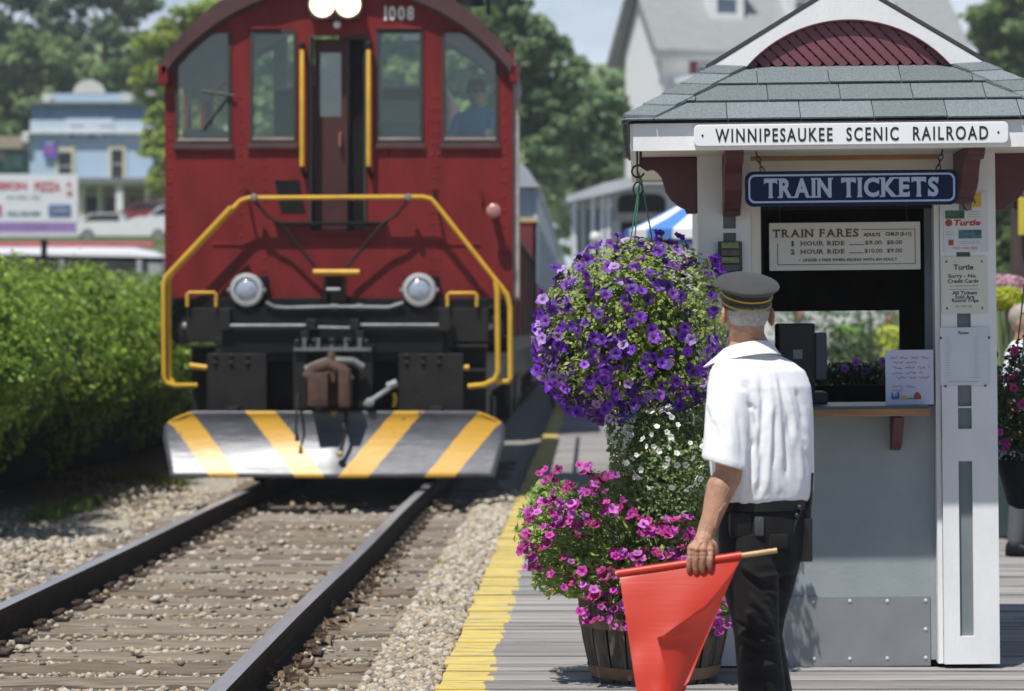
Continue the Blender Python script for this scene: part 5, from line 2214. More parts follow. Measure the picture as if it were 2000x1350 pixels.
def flowers(parent, name, pos, nrm, rad_, mats, rng, wild=.45, parts=100, view=(0, 0, CAMZ), **kw):
    """the flowers that show best as parts of their own, the rest as one mass"""
    geos = [flower_geo(rng, **kw) for _ in range(4)]
    meshes = {}
    org = ORIG.get(parent.name, Vector((0, 0, 0)))
    n = len(pos)
    nn = nrm + rng.normal(0, wild, (n, 3))
    nn /= np.linalg.norm(nn, axis=1, keepdims=True)
    vd = np.array(view) - pos
    vd /= np.linalg.norm(vd, axis=1, keepdims=True)
    score = (nn * vd).sum(1) * 0.4 + (nrm * vd).sum(1)
    order = np.argsort(-score)
    mi = rng.choice(len(mats), n, p=[w for _, w in mats])
    rest = {}
    for k, i in enumerate(order):
        g = rng.integers(4)
        Mr = orient(nn[i], rng)
        s = rad_[i]
        if k < parts:
            key = (g, mi[i])
            if key not in meshes:
                meshes[key] = flower_mesh(name, geos[g], mats[mi[i]][0])
            o = bpy.data.objects.new(name, meshes[key])
            COL.objects.link(o)
            m4 = Matrix.Identity(4)
            for r_ in range(3):
                for c_ in range(3): m4[r_][c_] = float(Mr[r_, c_] * s)
                m4[r_][3] = float(pos[i][r_] - org[r_])
            o.matrix_local = m4
            o.parent = parent
            ORIG[o.name] = org
        else:
            V, T, R = geos[g]
            rest.setdefault(mi[i], []).append((V @ Mr.T * s + pos[i], T, R))
    for k, lst in rest.items():
        vs, ts, rs_ = [], [], []
        b = 0
        for V, T, R in lst:
            vs.append(V); ts.append(T + b); rs_.append(R); b += len(V)
        me = np_mesh('blossoms', np.concatenate(vs), np.concatenate(ts), True)
        at = me.attributes.new('rim', 'FLOAT', 'POINT')
        at.data.foreach_set('value', np.concatenate(rs_).astype(np.float32))
        o = link('blossoms', me, mats[k][0], parent)
        o['kind'] = 'stuff'


def stems(name, parent, ends, root, m, rng, r=.0025, droop=.0):
    mb = MB()
    for e in ends:
        e = np.array(e)
        a = np.array(root) + rng.normal(0, .03, 3)
        mid = (a + e) / 2 + rng.normal(0, .03, 3) + np.array([0, 0, droop])
        mb.tube([a, mid, e], [r * 1.3, r, r * .7], 5)
    o = mb.build(name, m, parent)
    o['kind'] = 'stuff'
    return o


stem_m = mat('green stem', (.10, .15, .04), .6, .2, 9)
purple = petal_mat('purple petal', (.045, .006, .14), (.155, .022, .46))
purple2 = petal_mat('violet petal', (.10, .02, .22), (.30, .08, .58))
purple3 = petal_mat('deep purple petal', (.025, .005, .06), (.075, .015, .20))
lilac = petal_mat('faded lilac petal', (.25, .10, .40), (.50, .32, .72))
pet_leaf = leaf_mat('petunia leaf', (.19, .28, .05), (.50, .58, .17), .45)
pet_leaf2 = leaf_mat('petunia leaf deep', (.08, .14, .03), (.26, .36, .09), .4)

# ---- hanging basket of purple petunias at the left eave corner
YB = 11.95
bc = W(1236, 645, YB)
basket = thing('hanging_basket', 'hanging basket of purple petunias in a full ball at the left booth eave', 'hanging basket', bc, 'hanging flower baskets')
R3 = np.array([.40, .38, .365])
n = 11000
pos, nrm = blob_points(n, bc, R3 * 1.0, ps, shell=.42, lump=.26, lumps=26, lseed=12)
# thinner where dark gaps show between the trailing stems
gap = np.zeros(n, bool)
for (px, py, r) in ((1205, 690, .075), (1330, 640, .07), (1220, 570, .05), (1290, 700, .08), (1160, 575, .045), (1100, 690, .05), (1330, 560, .05), (1365, 690, .07), (1275, 630, .05)):
    c = W(px, py, YB)
    gap |= ((pos[:, 0] - c.x) ** 2 + (pos[:, 2] - c.z) ** 2 < r * r) & (nrm[:, 1] < 0) & (ps.uniform(0, 1, n) < .8)
pos, nrm = pos[~gap], nrm[~gap]
foliage('foliage', pos, nrm * .7 + np.array([0, -.2, .5]), ps.uniform(.016, .034, len(pos)), pet_leaf, ps, basket)
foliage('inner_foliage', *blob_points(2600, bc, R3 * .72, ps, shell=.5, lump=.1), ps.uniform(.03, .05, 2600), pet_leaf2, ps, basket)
n = 760
d = ps.normal(0, 1, (n * 3, 3)); d /= np.linalg.norm(d, axis=1, keepdims=True)
pd = np.clip(.40 - .95 * d[:, 2] - .40 * d[:, 0], .26, 1.0)
d = d[ps.uniform(0, 1, n * 3) < pd][:n]
n = len(d)
_lr = np.random.default_rng(12)
_ld = _lr.normal(0, 1, (26, 3)); _ld /= np.linalg.norm(_ld, axis=1, keepdims=True)
_k = np.exp(6 * (d @ _ld.T - 1)) @ _lr.uniform(-1, 1, 26)
fp = np.array(bc) + d * R3 * (1 + .26 * _k)[:, None] * ps.uniform(.92, 1.10, (n, 1))
# trailing sprays hanging out of the bottom and the left
for (px, py) in ((1065, 690), (1085, 730), (1110, 775), (1150, 795), (1215, 805), (1300, 800), (1390, 720)):
    for q in range(7):
        p = W(px + ps.normal(0, 10), py + ps.normal(0, 14), YB - .12 + ps.normal(0, .05))
        fp = np.concatenate([fp, [tuple(p)]]); d = np.concatenate([d, [((p.x - bc.x) / .4, -.5, -.3)]])
n = len(fp)
# a few escaping sprays on the top and the right
extra = [W(px, py, YB - .05) for px, py in ((1170, 478), (1130, 495), (1285, 470), (1300, 500), (1270, 490), (1340, 505), (1322, 488), (1398, 508), (1412, 528), (1390, 500), (1060, 640), (1045, 665), (1055, 700), (1090, 755), (1098, 760), (1120, 770), (1085, 520), (1093, 545), (1200, 508), (1250, 478), (1290, 485), (1245, 790), (1265, 810), (1350, 790), (1360, 760))]
fp = np.concatenate([fp, np.array([tuple(p) for p in extra])])
fd = np.concatenate([d, [np.array([p.x - bc.x, -.25, p.z - bc.z]) / .45 for p in extra]])
flowers(basket, 'flower', fp, fd * .8 + np.array([0, -.25, .1]), ps.uniform(.022, .031, len(fp)), [(purple, .52), (purple2, .22), (purple3, .16), (lilac, .10)], ps)
stems('stem', basket, [fp[i] for i in ps.choice(len(fp), 150)], bc + Vector((0, 0, .02)), stem_m, ps, droop=.04)
mb = MB()
mb.lathe(bc + Vector((0, 0, -.16)), (0, 0, 1), [(.02, 0), (.12, .0), (.15, .14), (.16, .15), (.15, .155), (.14, .13), (.02, .12)], n=24)
mb.build('pot', mat('dark green pot', (.02, .045, .03), .5, .2, 5), basket, smooth=True)
hook = W(1246, 335, YB)
wire_m = mat('green plastic hanger', (.05, .17, .10), .45, .15, 9)
mb = MB()
for (px, py) in ((1222, 470), (1234, 470), (1285, 470)):
    a, b = W(1250 if px < 1260 else 1253, 352, YB), W(px, py + 60, YB)
    mb.tube([hook, a, b, bc + (b - bc) * .45 + Vector((0, 0, 0))], .0036, 6)
mb.build('hanger', wire_m, basket)
mb = MB()
pts = []
for i in range(15):
    a = 2 * math.pi * i / 14 * .86 + .6
    pts.append(hook + Vector((.026 * math.cos(a), 0, .026 * math.sin(a) + .0)))
mb.tube(pts, .005, 6)
pts = [hook + Vector((.02 * math.cos(a), .005, .03 * math.sin(a) - .075)) for a in [2 * math.pi * i / 12 for i in range(12)]]
mb.tube(pts, .0045, 6, closed=True)
mb.tube([hook + Vector((.01, 0, .02)), hook + Vector((.012, 0, .085))], .006, 6)
mb.build('hook', mat('dark hook', (.03, .035, .035), .4, .3, 9, metal=.6), basket)

# ---- wooden half barrel
YV = 12.02
bx_ = (1278 - 1150) * YV / F
barrel = thing('barrel_planter', 'weathered half-barrel planter with rusty hoops standing left of the booth', 'barrel planter', (bx_, YV, ZP))
bot_z, top_z = ZP + .002, .245
stave_m = mat('barrel stave', (.035, .027, .022), .9, scale=4, col2=(.13, .105, .088), stretch=(9, 9, 1.2), bump=.5, bscale=7)
mb = MB()
ns = 22
def brad(t): return .262 + (.325 - .262) * t + .012 * math.sin(math.pi * t)
for k in range(ns):
    a0, a1 = 2 * math.pi * k / ns + .012, 2 * math.pi * (k + 1) / ns - .012
    dr_ = ps.uniform(-.003, .003)
    rows = []
    for t in (0, .25, .5, .75, 1):
        r = brad(t) + dr_
        z = bot_z + (top_z - bot_z) * t
        rows.append([(bx_ + r * math.cos(a), YV + r * math.sin(a), z) for a in (a0, (a0 + a1) / 2, a1)])
    mb.sheet(rows)
mb.build('staves', stave_m, barrel)
mb = MB()
mb.lathe((bx_, YV, bot_z), (0, 0, 1), [(.25, 0), (brad(0) - .015, .02), (brad(1) - .02, top_z - bot_z - .02), (.05, top_z - bot_z - .03)], n=24)
mb.build('soil', mat('dark soil', (.03, .022, .016), .95, .4, 30), barrel)
hoop_m = mat('rusty hoop', (.11, .062, .036), .75, .5, 8, col2=(.24, .15, .09), bump=.3, bscale=40)
for t0, t1 in ((.06, .2), (.66, .80)):
    mb = MB()
    prof = [(brad(t) + .006, (top_z - bot_z) * t) for t in (t0, (t0 + t1) / 2, t1)]
    prof = [(prof[0][0] - .006, prof[0][1])] + prof + [(prof[-1][0] - .006, prof[-1][1])]
    mb.lathe((bx_, YV, bot_z), (0, 0, 1), prof, n=44, caps=False)
    mb.build('hoop', hoop_m, barrel, smooth=True)

# ---- magenta petunias filling the barrel
pc_ = Vector((bx_ - .10, YV - .05, .37))
pink = thing('pink_petunias', 'bushy magenta petunias with fresh green leaves spilling over the barrel', 'flowering plant', Vector((bx_, YV, top_z)), None)
mag = petal_mat('magenta petal', (.25, .01, .16), (.52, .035, .36))
mag2 = petal_mat('rose petal', (.20, .01, .10), (.48, .03, .20))
mag3 = petal_mat('orchid petal', (.35, .06, .36), (.60, .15, .56))
wine = petal_mat('wine petal', (.04, .003, .015), (.12, .008, .04))
lime_leaf = leaf_mat('fresh leaf', (.18, .29, .06), (.46, .59, .18), .45)
R3 = np.array([.40, .36, .25])
P_, N_ = [], []
for (px, py, yo, rx, rz, m_) in ((1190, 1040, 0, .30, .22, 3600), (1110, 1040, .02, .22, .20, 2200), (1320, 1060, -.02, .24, .22, 2600), (1150, 1120, -.14, .17, .13, 1600), (1080, 985, .05, .12, .11, 800), (1250, 1150, -.20, .15, .10, 900), (1235, 970, .08, .22, .13, 1500), (1395, 1150, -.15, .10, .12, 600), (1370, 1000, .0, .13, .12, 700), (1075, 1105, -.05, .10, .12, 520)):
    a, b = blob_points(m_, W(px, py, YV + yo), (rx, max(rx * .9, .1), rz), ps, shell=.5, lump=.3, lumps=18)
    P_.append(a); N_.append(b)
P_, N_ = np.concatenate(P_), np.concatenate(N_)
_s = ps.uniform(0, 1, len(P_)) < .74
P_, N_ = P_[_s], N_[_s]
foliage('foliage', P_, N_ * .5 + np.array([0, -.25, .6]), ps.uniform(.022, .052, len(P_)), lime_leaf, ps, pink, aspect=.45)
spots = [(1100, 940), (1115, 950), (1165, 945), (1090, 965), (1075, 975), (1050, 985), (1150, 915), (1145, 925), (1190, 935), (1040, 1000), (1045, 1015), (1100, 985), (1110, 1000), (1085, 1008), (1055, 1025), (1030, 1045), (1022, 1060), (1060, 1050), (1065, 1065), (1040, 1070), (1018, 1075), (1088, 1020), (1098, 1012), (1110, 1015), (1150, 970), (1140, 960), (1165, 965), (1180, 985), (1195, 992), (1205, 985), (1185, 1000), (1125, 1045), (1150, 1010), (1160, 1020), (1105, 1090), (1205, 1080), (1255, 1020), (1260, 1035), (1270, 1025), (1245, 1010), (1285, 1030), (1300, 1032), (1320, 1035), (1335, 1038), (1345, 1010), (1330, 1012), (1310, 1015), (1275, 1045), (1300, 1045), (1240, 1085), (1250, 1090), (1265, 1085), (1290, 1075), (1295, 1090), (1310, 1080), (1318, 1095), (1300, 1105), (1325, 1075), (1345, 1085), (1200, 1090), (1215, 1085), (1140, 1115), (1185, 1120), (1180, 1130), (1168, 1115), (1135, 1155), (1160, 1150), (1165, 1165), (1150, 1165), (1198, 1155), (1145, 1195), (1200, 1190), (1215, 1185), (1405, 1190), (1415, 1180), (1400, 1205), (1412, 1220), (1395, 1215), (1410, 1235), (1170, 1180), (1185, 1205), (1230, 1200), (1215, 1225), (1155, 1215), (1245, 1170), (1120, 1140), (1105, 1125), (1060, 920), (1082, 928), (1035, 1090), (1020, 1100), (1048, 1110), (1075, 1045), (1118, 1025), (1128, 990), (1172, 925), (1220, 1120), (1350, 1045), (1360, 1060), (1330, 1110)]
fp, fn, fs = [], [], []
for (px, py) in spots:
    for q in range(3):
        p = W(px + ps.normal(0, 9), py + ps.normal(0, 5), YV - .10 - .22 * math.sqrt(max(0, 1 - ((px - 1215) / 225) ** 2)) - .05 * q)
        fp.append(tuple(p)); fn.append((ps.normal(0, .5) + (px - 1215) / 300, -.6 + ps.normal(0, .3), .75)); fs.append(ps.uniform(.016, .026))
flowers(pink, 'flower', np.array(fp), np.array(fn), np.array(fs), [(mag, .42), (mag2, .25), (mag3, .27), (wine, .06)], ps, wild=.25)
stems('stem', pink, [fp[i] for i in range(0, len(fp), 2)], Vector((bx_, YV, top_z - .02)), stem_m, ps, droop=.06)
dk = np.array([tuple(W(px + ps.normal(0, 9), py + ps.normal(0, 8), YV - .16)) for (px, py) in ((1275, 968), (1285, 960), (1295, 975), (1268, 980), (1310, 972), (1320, 985), (1255, 955)) for _ in range(2)])
flowers(pink, 'dark_flower', dk, np.tile([0, -.5, .8], (len(dk), 1)), ps.uniform(.018, .026, len(dk)), [(wine, 1.0)], ps)
yel_p = petal_mat('yellow petal', (.55, .38, .02), (.70, .55, .04))
yk = np.array([tuple(W(px, py, YV - .33)) for (px, py) in ((1173, 1048), (1187, 1070), (1157, 1082), (1130, 1127), (1136, 1133), (1042, 1130), (1080, 1155), (1300, 1110), (1260, 1150))])
flowers(pink, 'yellow_flower', yk, np.tile([0, -.6, .7], (len(yk), 1)), np.full(len(yk), .011), [(yel_p, 1.0)], ps)

# ---- tall white-flowered plant behind, rising out of the barrel
wp = thing('white_flowered_plant', 'tall bushy plant with small white flowers between the purple basket and the barrel', 'flowering plant', Vector((bx_ + .03, YV - .02, top_z)))
wleaf = leaf_mat('grey green leaf', (.12, .20, .06), (.38, .50, .20), .45)
P_, N_ = [], []
for (px, py, yo, rx, rz, m_) in ((1300, 860, .05, .185, .16, 4200), (1275, 930, .05, .17, .16, 3400), (1340, 930, .05, .13, .18, 2200), (1300, 985, .03, .16, .10, 1500), (1215, 845, .0, .075, .10, 900), (1330, 810, .05, .12, .08, 1100)):
    a, b = blob_points(m_, W(px, py, YV - .23 + yo), (rx, max(rx * .8, .08), rz), ps, shell=.5, lump=.25, lumps=18)
    P_.append(a); N_.append(b)
P_, N_ = np.concatenate(P_), np.concatenate(N_)
foliage('foliage', P_, N_ * .6 + np.array([0, -.2, .5]), ps.uniform(.014, .028, len(P_)), wleaf, ps, wp)
wh_p = petal_mat('white petal', (.62, .66, .45), (.80, .82, .78), .2)
a, b = blob_points(170, W(1300, 880, YV - .25), (.21, .17, .21), ps, shell=.1, lump=.2)
a2, b2 = blob_points(260, W(1208, 840, YV - .26), (.07, .07, .10), ps, shell=.3, lump=.3)
keep = b[:, 1] < .4
flowers(wp, 'flower', a[keep], b[keep], ps.uniform(.010, .016, keep.sum()), [(wh_p, 1.0)], ps, parts=90)
flowers(wp, 'flower', a2, b2, ps.uniform(.005, .009, 260), [(wh_p, 1.0)], ps, parts=0)
blue_p = petal_mat('pale blue petal', (.16, .20, .55), (.30, .38, .75))
a, b = blob_points(16, W(1228, 800, YV - .28), (.04, .04, .035), ps, shell=.3)
flowers(wp, 'blue_flower', a, b, ps.uniform(.010, .015, 16), [(blue_p, 1.0)], ps)
stems('stem', wp, [P_[i] for i in ps.choice(len(P_), 90)], Vector((bx_ + .03, YV - .02, top_z - .03)), stem_m, ps, r=.003)

# ---- second hanging basket, in the shade at the right of the booth
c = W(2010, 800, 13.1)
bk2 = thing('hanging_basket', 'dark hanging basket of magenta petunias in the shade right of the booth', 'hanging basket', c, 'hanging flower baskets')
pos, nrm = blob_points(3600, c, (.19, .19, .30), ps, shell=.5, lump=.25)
foliage('foliage', pos, nrm, ps.uniform(.02, .04, len(pos)), leaf_mat('shade-darkened leaf', (.03, .055, .02), (.08, .12, .04), .3), ps, bk2)  # petunia leaf colour darkened to stand for the booth's shade
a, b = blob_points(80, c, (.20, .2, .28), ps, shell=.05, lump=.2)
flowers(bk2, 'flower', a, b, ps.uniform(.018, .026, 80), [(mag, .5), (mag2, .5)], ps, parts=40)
mb = MB()
pz = W(2010, 985, 13.1)
mb.lathe(pz, (0, 0, 1), [(.06, -.02), (.10, .0), (.155, .20), (.15, .21), (.02, .19)], n=24)
mb.build('pot', M['black'], bk2, smooth=True)
mb = MB()
tp = W(2030, 300, 13.1)
for k in range(3):
    a = 2.1 * k
    mb.tube([c + Vector((.12 * math.cos(a), .12 * math.sin(a), .1)), tp], .004, 6)
mb.build('hanger', wire_m, bk2)

# ---- flower box seen through the booth's back window
c = W(1690, 770, 14.35)
fbx = thing('flower_box', 'dark green flower box outside the back window of the booth', 'flower box', c)
mb = MB()
mb.bbox(c.x - .35, c.x + .3, c.y - .1, c.y + .12, ZP + .55, c.z + .01, .01)
mb.box(c.x - .30, c.x - .24, c.y - .06, c.y + .06, ZP, ZP + .55)
mb.box(c.x + .19, c.x + .25, c.y - .06, c.y + .06, ZP, ZP + .55)
mb.build('box', mat('dark box', (.02, .03, .03), .7, .2, 5), fbx)
pos, nrm = blob_points(2200, c + Vector((-.02, 0, .06)), (.34, .14, .11), ps, shell=.6, lump=.35)
foliage('foliage', pos, nrm, ps.uniform(.02, .04, len(pos)), leaf_mat('box leaf', (.015, .03, .012), (.05, .08, .03), .3), ps, fbx)
a = np.array([tuple(W(px, py, 14.25)) for px, py in ((1671, 708), (1650, 720), (1690, 725), (1725, 705))])
flowers(fbx, 'flower', a, np.tile([0, -1, .2], (4, 1)), np.full(4, .022), [(purple2, 1.0)], ps)
# ================================================================ PEOPLE
def ring(c, ax, bx, n=28, p=2.0):
    """superellipse ring: centre, two half-axis vectors"""
    out = []
    for i in range(n):
        t = 2 * math.pi * i / n
        ct, st = math.cos(t), math.sin(t)
        ct = math.copysign(abs(ct) ** (2 / p), ct)
        st = math.copysign(abs(st) ** (2 / p), st)
        out.append(tuple(Vector(c) + ax * ct + bx * st))
    return out


def limb(mb, pts, rads, n=18, flat=None):
    """tapering limb along points, with rounded ends; rads: r or (r1, r2)"""
    pts = [Vector(p) for p in pts]
    # resample with a smooth spline so joints bend softly
    P, R = [], []
    m = len(pts)
    for i in range(m - 1):
        p0, p1, p2, p3 = pts[max(i - 1, 0)], pts[i], pts[i + 1], pts[min(i + 2, m - 1)]
        for k in range(6):
            t = k / 6
            q = .5 * ((2 * p1) + (p2 - p0) * t + (2 * p0 - 5 * p1 + 4 * p2 - p3) * t * t + (3 * p1 - p0 - 3 * p2 + p3) * t ** 3)
            P.append(q); R.append(rads[i] * (1 - t) + rads[i + 1] * t)
    P.append(pts[-1]); R.append(rads[-1])
    d0, d1 = (P[0] - P[1]).normalized(), (P[-1] - P[-2]).normalized()
    P = [P[0] + d0 * R[0] * .75] + P + [P[-1] + d1 * R[-1] * .75]
    R = [R[0] * .55] + R + [R[-1] * .55]
    mb.tube(P, R, n)


def ball(mb, c, rx, ry, rz, rot=None, n=20):
    rot = rot or Matrix.Identity(3)
    v, f = [], []
    m = n // 2
    for j in range(m + 1):
        th = math.pi * j / m
        for i in range(n):
            ph = 2 * math.pi * i / n
            q = Vector((rx * math.sin(th) * math.cos(ph), ry * math.sin(th) * math.sin(ph), rz * math.cos(th)))
            v.append(tuple(Vector(c) + rot @ q))
    for j in range(m):
        for i in range(n):
            f.append((j * n + i, j * n + (i + 1) % n, (j + 1) * n + (i + 1) % n, (j + 1) * n + i))
    mb.add(v, f)


def fuse(mb, voxel, smooth=4, factor=.5):
    return evaluated(mb, [('REMESH', dict(mode='VOXEL', voxel_size=voxel, use_smooth_shade=True)), ('SMOOTH', dict(iterations=smooth, factor=factor))])


def get_co(me):
    co = np.empty(len(me.vertices) * 3, np.float32); me.vertices.foreach_get('co', co)
    no = np.empty(len(me.vertices) * 3, np.float32); me.vertices.foreach_get('normal', no)
    return co.reshape(-1, 3).astype(float), no.reshape(-1, 3).astype(float)


def seg_dist2(p, a, b):
    ab = b - a
    t = np.clip(((p - a) @ ab) / (ab @ ab + 1e-12), 0, 1)
    return np.linalg.norm(p - (a + t[:, None] * ab), axis=1), t


YC_ = 9.42


def C(px, py, Y=YC_):
    return W(px, py, Y)


Z = Vector((0, 0, 1))
fdir = Vector((-.62, .785, 0)).normalized()     # he faces the train: away and to the left
ldir = Vector((-.785, -.62, 0)).normalized()    # his left

skin = mat('tanned skin', (.41, .225, .145), .5, .16, 22, bump=.25, bscale=160, spec=.4)
root_p = C(1490, 1517)
root_p.z = ZP
man = thing('person', 'conductor seen from behind in white shirt and black cap, holding a red flag', 'person', root_p)

# ---- the body: one continuous surface
mb = MB()
hd_c = C(1458, 603)                            # centre of the skull
hf = Vector((-.17, .985, 0)).normalized()       # head turned a little more away
hl = Vector((-.985, -.17, 0)).normalized()
hrot3 = Matrix((hl, hf, Z)).transposed()
ball(mb, hd_c - Z * .002, .073, .094, .088, hrot3, 28)
ball(mb, hd_c + hf * .035 - Z * .055, .055, .062, .062, hrot3)         # jaw and face
ball(mb, hd_c + hf * .095 - Z * .015, .012, .020, .024, hrot3)         # nose
ball(mb, hd_c + hf * .093 - Z * .058, .022, .010, .007, hrot3, 12)     # lips
ball(mb, hd_c + hf * .085 - Z * .092, .020, .018, .016, hrot3, 12)     # chin
for s in (-1, 1):
    ball(mb, hd_c + hf * .082 + hl * .033 * s + Z * .012, .014, .010, .010, hrot3, 12)   # eye ridges
    e = hd_c + hl * (.080 * s) - hf * .014 - Z * .024
    er = hrot3 @ Euler((rad(-14), 0, rad(26 * s))).to_matrix()
    ball(mb, e, .0085, .020, .034, er, 14)                              # ears
    ball(mb, e + hl * .005 * s - Z * .024 + hf * .004, .006, .009, .011, er, 10)
nb = C(1462, 690)
mb.loft([ring(hd_c - Z * .035 + hf * -.012, hl * .060, hf * .064), ring(hd_c - Z * .08 - hf * .006, hl * .057, hf * .059), ring(C(1461, 668), hl * .060, fdir * .060), ring(nb, ldir * .075, fdir * .065), ring(C(1470, 712), ldir * .14, fdir * .08)])
# trunk under the shirt
mb.loft([ring(C(1468, 700), ldir * .08, fdir * .06), ring(C(1478, 725), ldir * .165, fdir * .085), ring(C(1482, 770), ldir * .175, fdir * .105), ring(C(1486, 860), ldir * .165, fdir * .11), ring(C(1490, 960), ldir * .155, fdir * .11), ring(C(1488, 1030), ldir * .15, fdir * .115), ring(C(1487, 1075), ldir * .14, fdir * .11)])
# left arm: hanging forward, forearm towards the flag pole
shL = C(1424, 742) + ldir * 0 + Vector((0, -.10, 0))
elL = C(1424, 918, 9.27)
wrL = C(1376, 1048, 9.205)
limb(mb, [shL, shL.lerp(elL, .5) + Vector((-.008, 0, 0)), elL, elL.lerp(wrL, .28) + Vector((-.006, 0, 0)), elL.lerp(wrL, .7), wrL], [.058, .052, .045, .0475, .034, .0285], 20)
# hand: back of the palm, four fingers over the pole, thumb under it
pole_a, pole_b = C(1205, 1121, 9.20), C(1518, 1075, 9.155)
pdir = (pole_b - pole_a).normalized()
def pole(px):
    t = (px - 1205) / (1518 - 1205)
    return pole_a.lerp(pole_b, t)
kn = [C(1388, 1075, 9.158), C(1374, 1074, 9.146), C(1360, 1074, 9.146), C(1348, 1071, 9.156)]   # index .. little knuckles
hand_mid = C(1370, 1062, 9.175)
limb(mb, [wrL, wrL.lerp(hand_mid, .5), hand_mid], [.0275, .029, .027], 16)
for i, k_ in enumerate(kn):
    limb(mb, [wrL.lerp(k_, .12) + Vector((0, .004, 0)), wrL.lerp(k_, .6), k_ + Vector((0, .004, 0))], [.016, .0145, .0115], 12)
fl = [(1386, 9.0), (1372, 9.6), (1358.5, 9.4), (1345.5, 8.2)]
for i, (fxp, r) in enumerate(fl):
    r = r / 1000
    c = pole(fxp)
    drop = [0.0, .005, .004, -.004][i]
    a = kn[i]
    b = Vector((c.x, c.y - .0275, c.z - .004 - drop))
    d = Vector((c.x, c.y - .020, c.z - .024 - drop))
    e = Vector((c.x + .001, c.y + .006, c.z - .029 - drop * .5))
    f = Vector((c.x + .002, c.y + .024, c.z - .012))
    limb(mb, [a, a.lerp(b, .55) + Vector((0, -.004, 0)), b, d, e, f], [r * 1.16, r * 1.08, r * 1.1, r * .98, r * .92, r * .8], 12)
    ball(mb, a + Vector((0, -.004, .001)), r * 1.2, r * 1.0, r * 1.15, None, 12)
# thumb leaves the palm on the index side, runs behind and round under the pole
c = pole(1393)
limb(mb, [C(1381, 1056, 9.19), C(1393, 1064, 9.195), C(1396, 1078, 9.20), Vector((c.x - .004, c.y + .030, c.z - .002)), Vector((c.x - .016, c.y + .028, c.z - .020))], [.0135, .0135, .0118, .0105, .009], 12)
# right arm: elbow just shows below the sleeve, forearm across in front
shR = C(1544, 748, 9.55)
elR = C(1556, 912, 9.58)
wrR = elR + fdir * .21 - ldir * .02 - Z * .03
limb(mb, [shR, shR.lerp(elR, .5), elR, elR.lerp(wrR, .3), wrR], [.050, .046, .040, .040, .028], 18)
pm = wrR + fdir * .06 + ldir * .02
limb(mb, [wrR, wrR.lerp(pm, .5), pm], [.027, .03, .026], 14)
for i in range(4):
    a = pm + Z * (.028 - .019 * i) + ldir * .01
    limb(mb, [a, a + ldir * .035 + fdir * .01, a + ldir * .055 - fdir * .012, a + ldir * .045 - fdir * .032], [.010, .0092, .0085, .0075], 10)
limb(mb, [wrR + Z * .02 + fdir * .01, pm + Z * .045 - fdir * .015, pm + Z * .05 + ldir * .03 - fdir * .02], [.013, .012, .0095], 10)
# legs inside the trousers
hipL, hipR = C(1460, 1065, 9.36), C(1516, 1065, 9.50)
knL, knR = C(1474, 1262, 9.36), C(1497, 1262, 9.47)
anL, anR = C(1488, 1472, 9.42), C(1500, 1466, 9.53)
for (h, k, a) in ((hipL, knL, anL), (hipR, knR, anR)):
    limb(mb, [h, h.lerp(k, .5), k, k.lerp(a, .3) , a], [.062, .054, .042, .042, .034], 18)
    limb(mb, [a - Z * .02, a - Z * .03 + fdir * .06, a - Z * .055 + fdir * .13], [.038, .034, .026], 14)
body_me = fuse(mb, .0026, 3, .45)
co, no = get_co(body_me)
# creases at the back of the neck, tendons and veins on the hand, folds at the wrist
disp = np.zeros(len(co))
def line_px(pts, Y, w, amp, only_front=True):
    global disp
    P = [np.array(C(px, py, Y)) for px, py in pts]
    best = np.full(len(co), 1e9)
    for a, b in zip(P[:-1], P[1:]):
        q = co.copy(); q[:, 1] = a[1]
        aa, bb = a.copy(), b.copy(); bb[1] = a[1]
        d, _ = seg_dist2(q, aa, bb)
        best = np.minimum(best, d)
    m = np.exp(-(best / w) ** 2) * amp
    if only_front: m = m * (no[:, 1] < -.15)
    m = m * (np.abs(co[:, 1] - Y) < .13)
    disp += m
for k in range(4):
    line_px([(1462 + k * 9, 650 - k * 1.5), (1474 + k * 8, 655 - k), (1488 + k * 3, 662 - k * 6)], 9.36, .0026, -.0028)
for i in range(4):
    k_ = [1386, 1373, 1360, 1349][i]
    line_px([(1376 + (k_ - 1376) * .3, 1058), (k_, 1072)], 9.16, .0035, .0016)
line_px([(1366, 1049), (1375, 1053), (1388, 1054)], 9.17, .002, -.0015)
line_px([(1376, 1064), (1380, 1056), (1372, 1050), (1379, 1030)], 9.16, .0022, .0016)
line_px([(1362, 1062), (1368, 1054), (1371, 1035)], 9.16, .0022, .0015)
for i in range(4):
    xx = [1387, 1373, 1359.5, 1346.5][i]
    line_px([(xx - 5, 1086), (xx + 5, 1086)], 9.15, .0018, -.0014)
line_px([(1418, 985), (1404, 1000), (1396, 1030)], 9.2, .003, .0018)
co2 = co + no * disp[:, None]
body_me.vertices.foreach_set('co', co2.astype(np.float32).ravel())
body_me.materials.clear()
body = link('body', body_me, skin, man, smooth=True)

# ---- hair: close-cropped grey, below the cap
mb = MB()
ball(mb, hd_c - hf * .004, .0752, .0960, .090, hrot3, 36)
hm = mb.mesh('hair')
bm = bmesh.new(); bm.from_mesh(hm)
inv3 = hrot3.transposed()
rem = []
for v in bm.verts:
    q = inv3 @ (v.co - hd_c)
    ear = abs(q.y + .012) < .02 and q.z < .012
    if q.z < -.062 + .35 * max(0, q.y + .04) or q.y > .045 or (q.z < -.02 and q.y > -.0) or ear:
        rem.append(v)
bmesh.ops.delete(bm, geom=rem, context='VERTS')
bm.to_mesh(hm); bm.free()
hair_m = mat('cropped grey hair', (.33, .31, .29), .85, scale=70, col2=(.62, .61, .60), bump=.8, bscale=220)
hair = link('hair', hm, hair_m, man, smooth=True)
md = hair.modifiers.new('sub', 'SUBSURF'); md.levels = 2; md.render_levels = 2
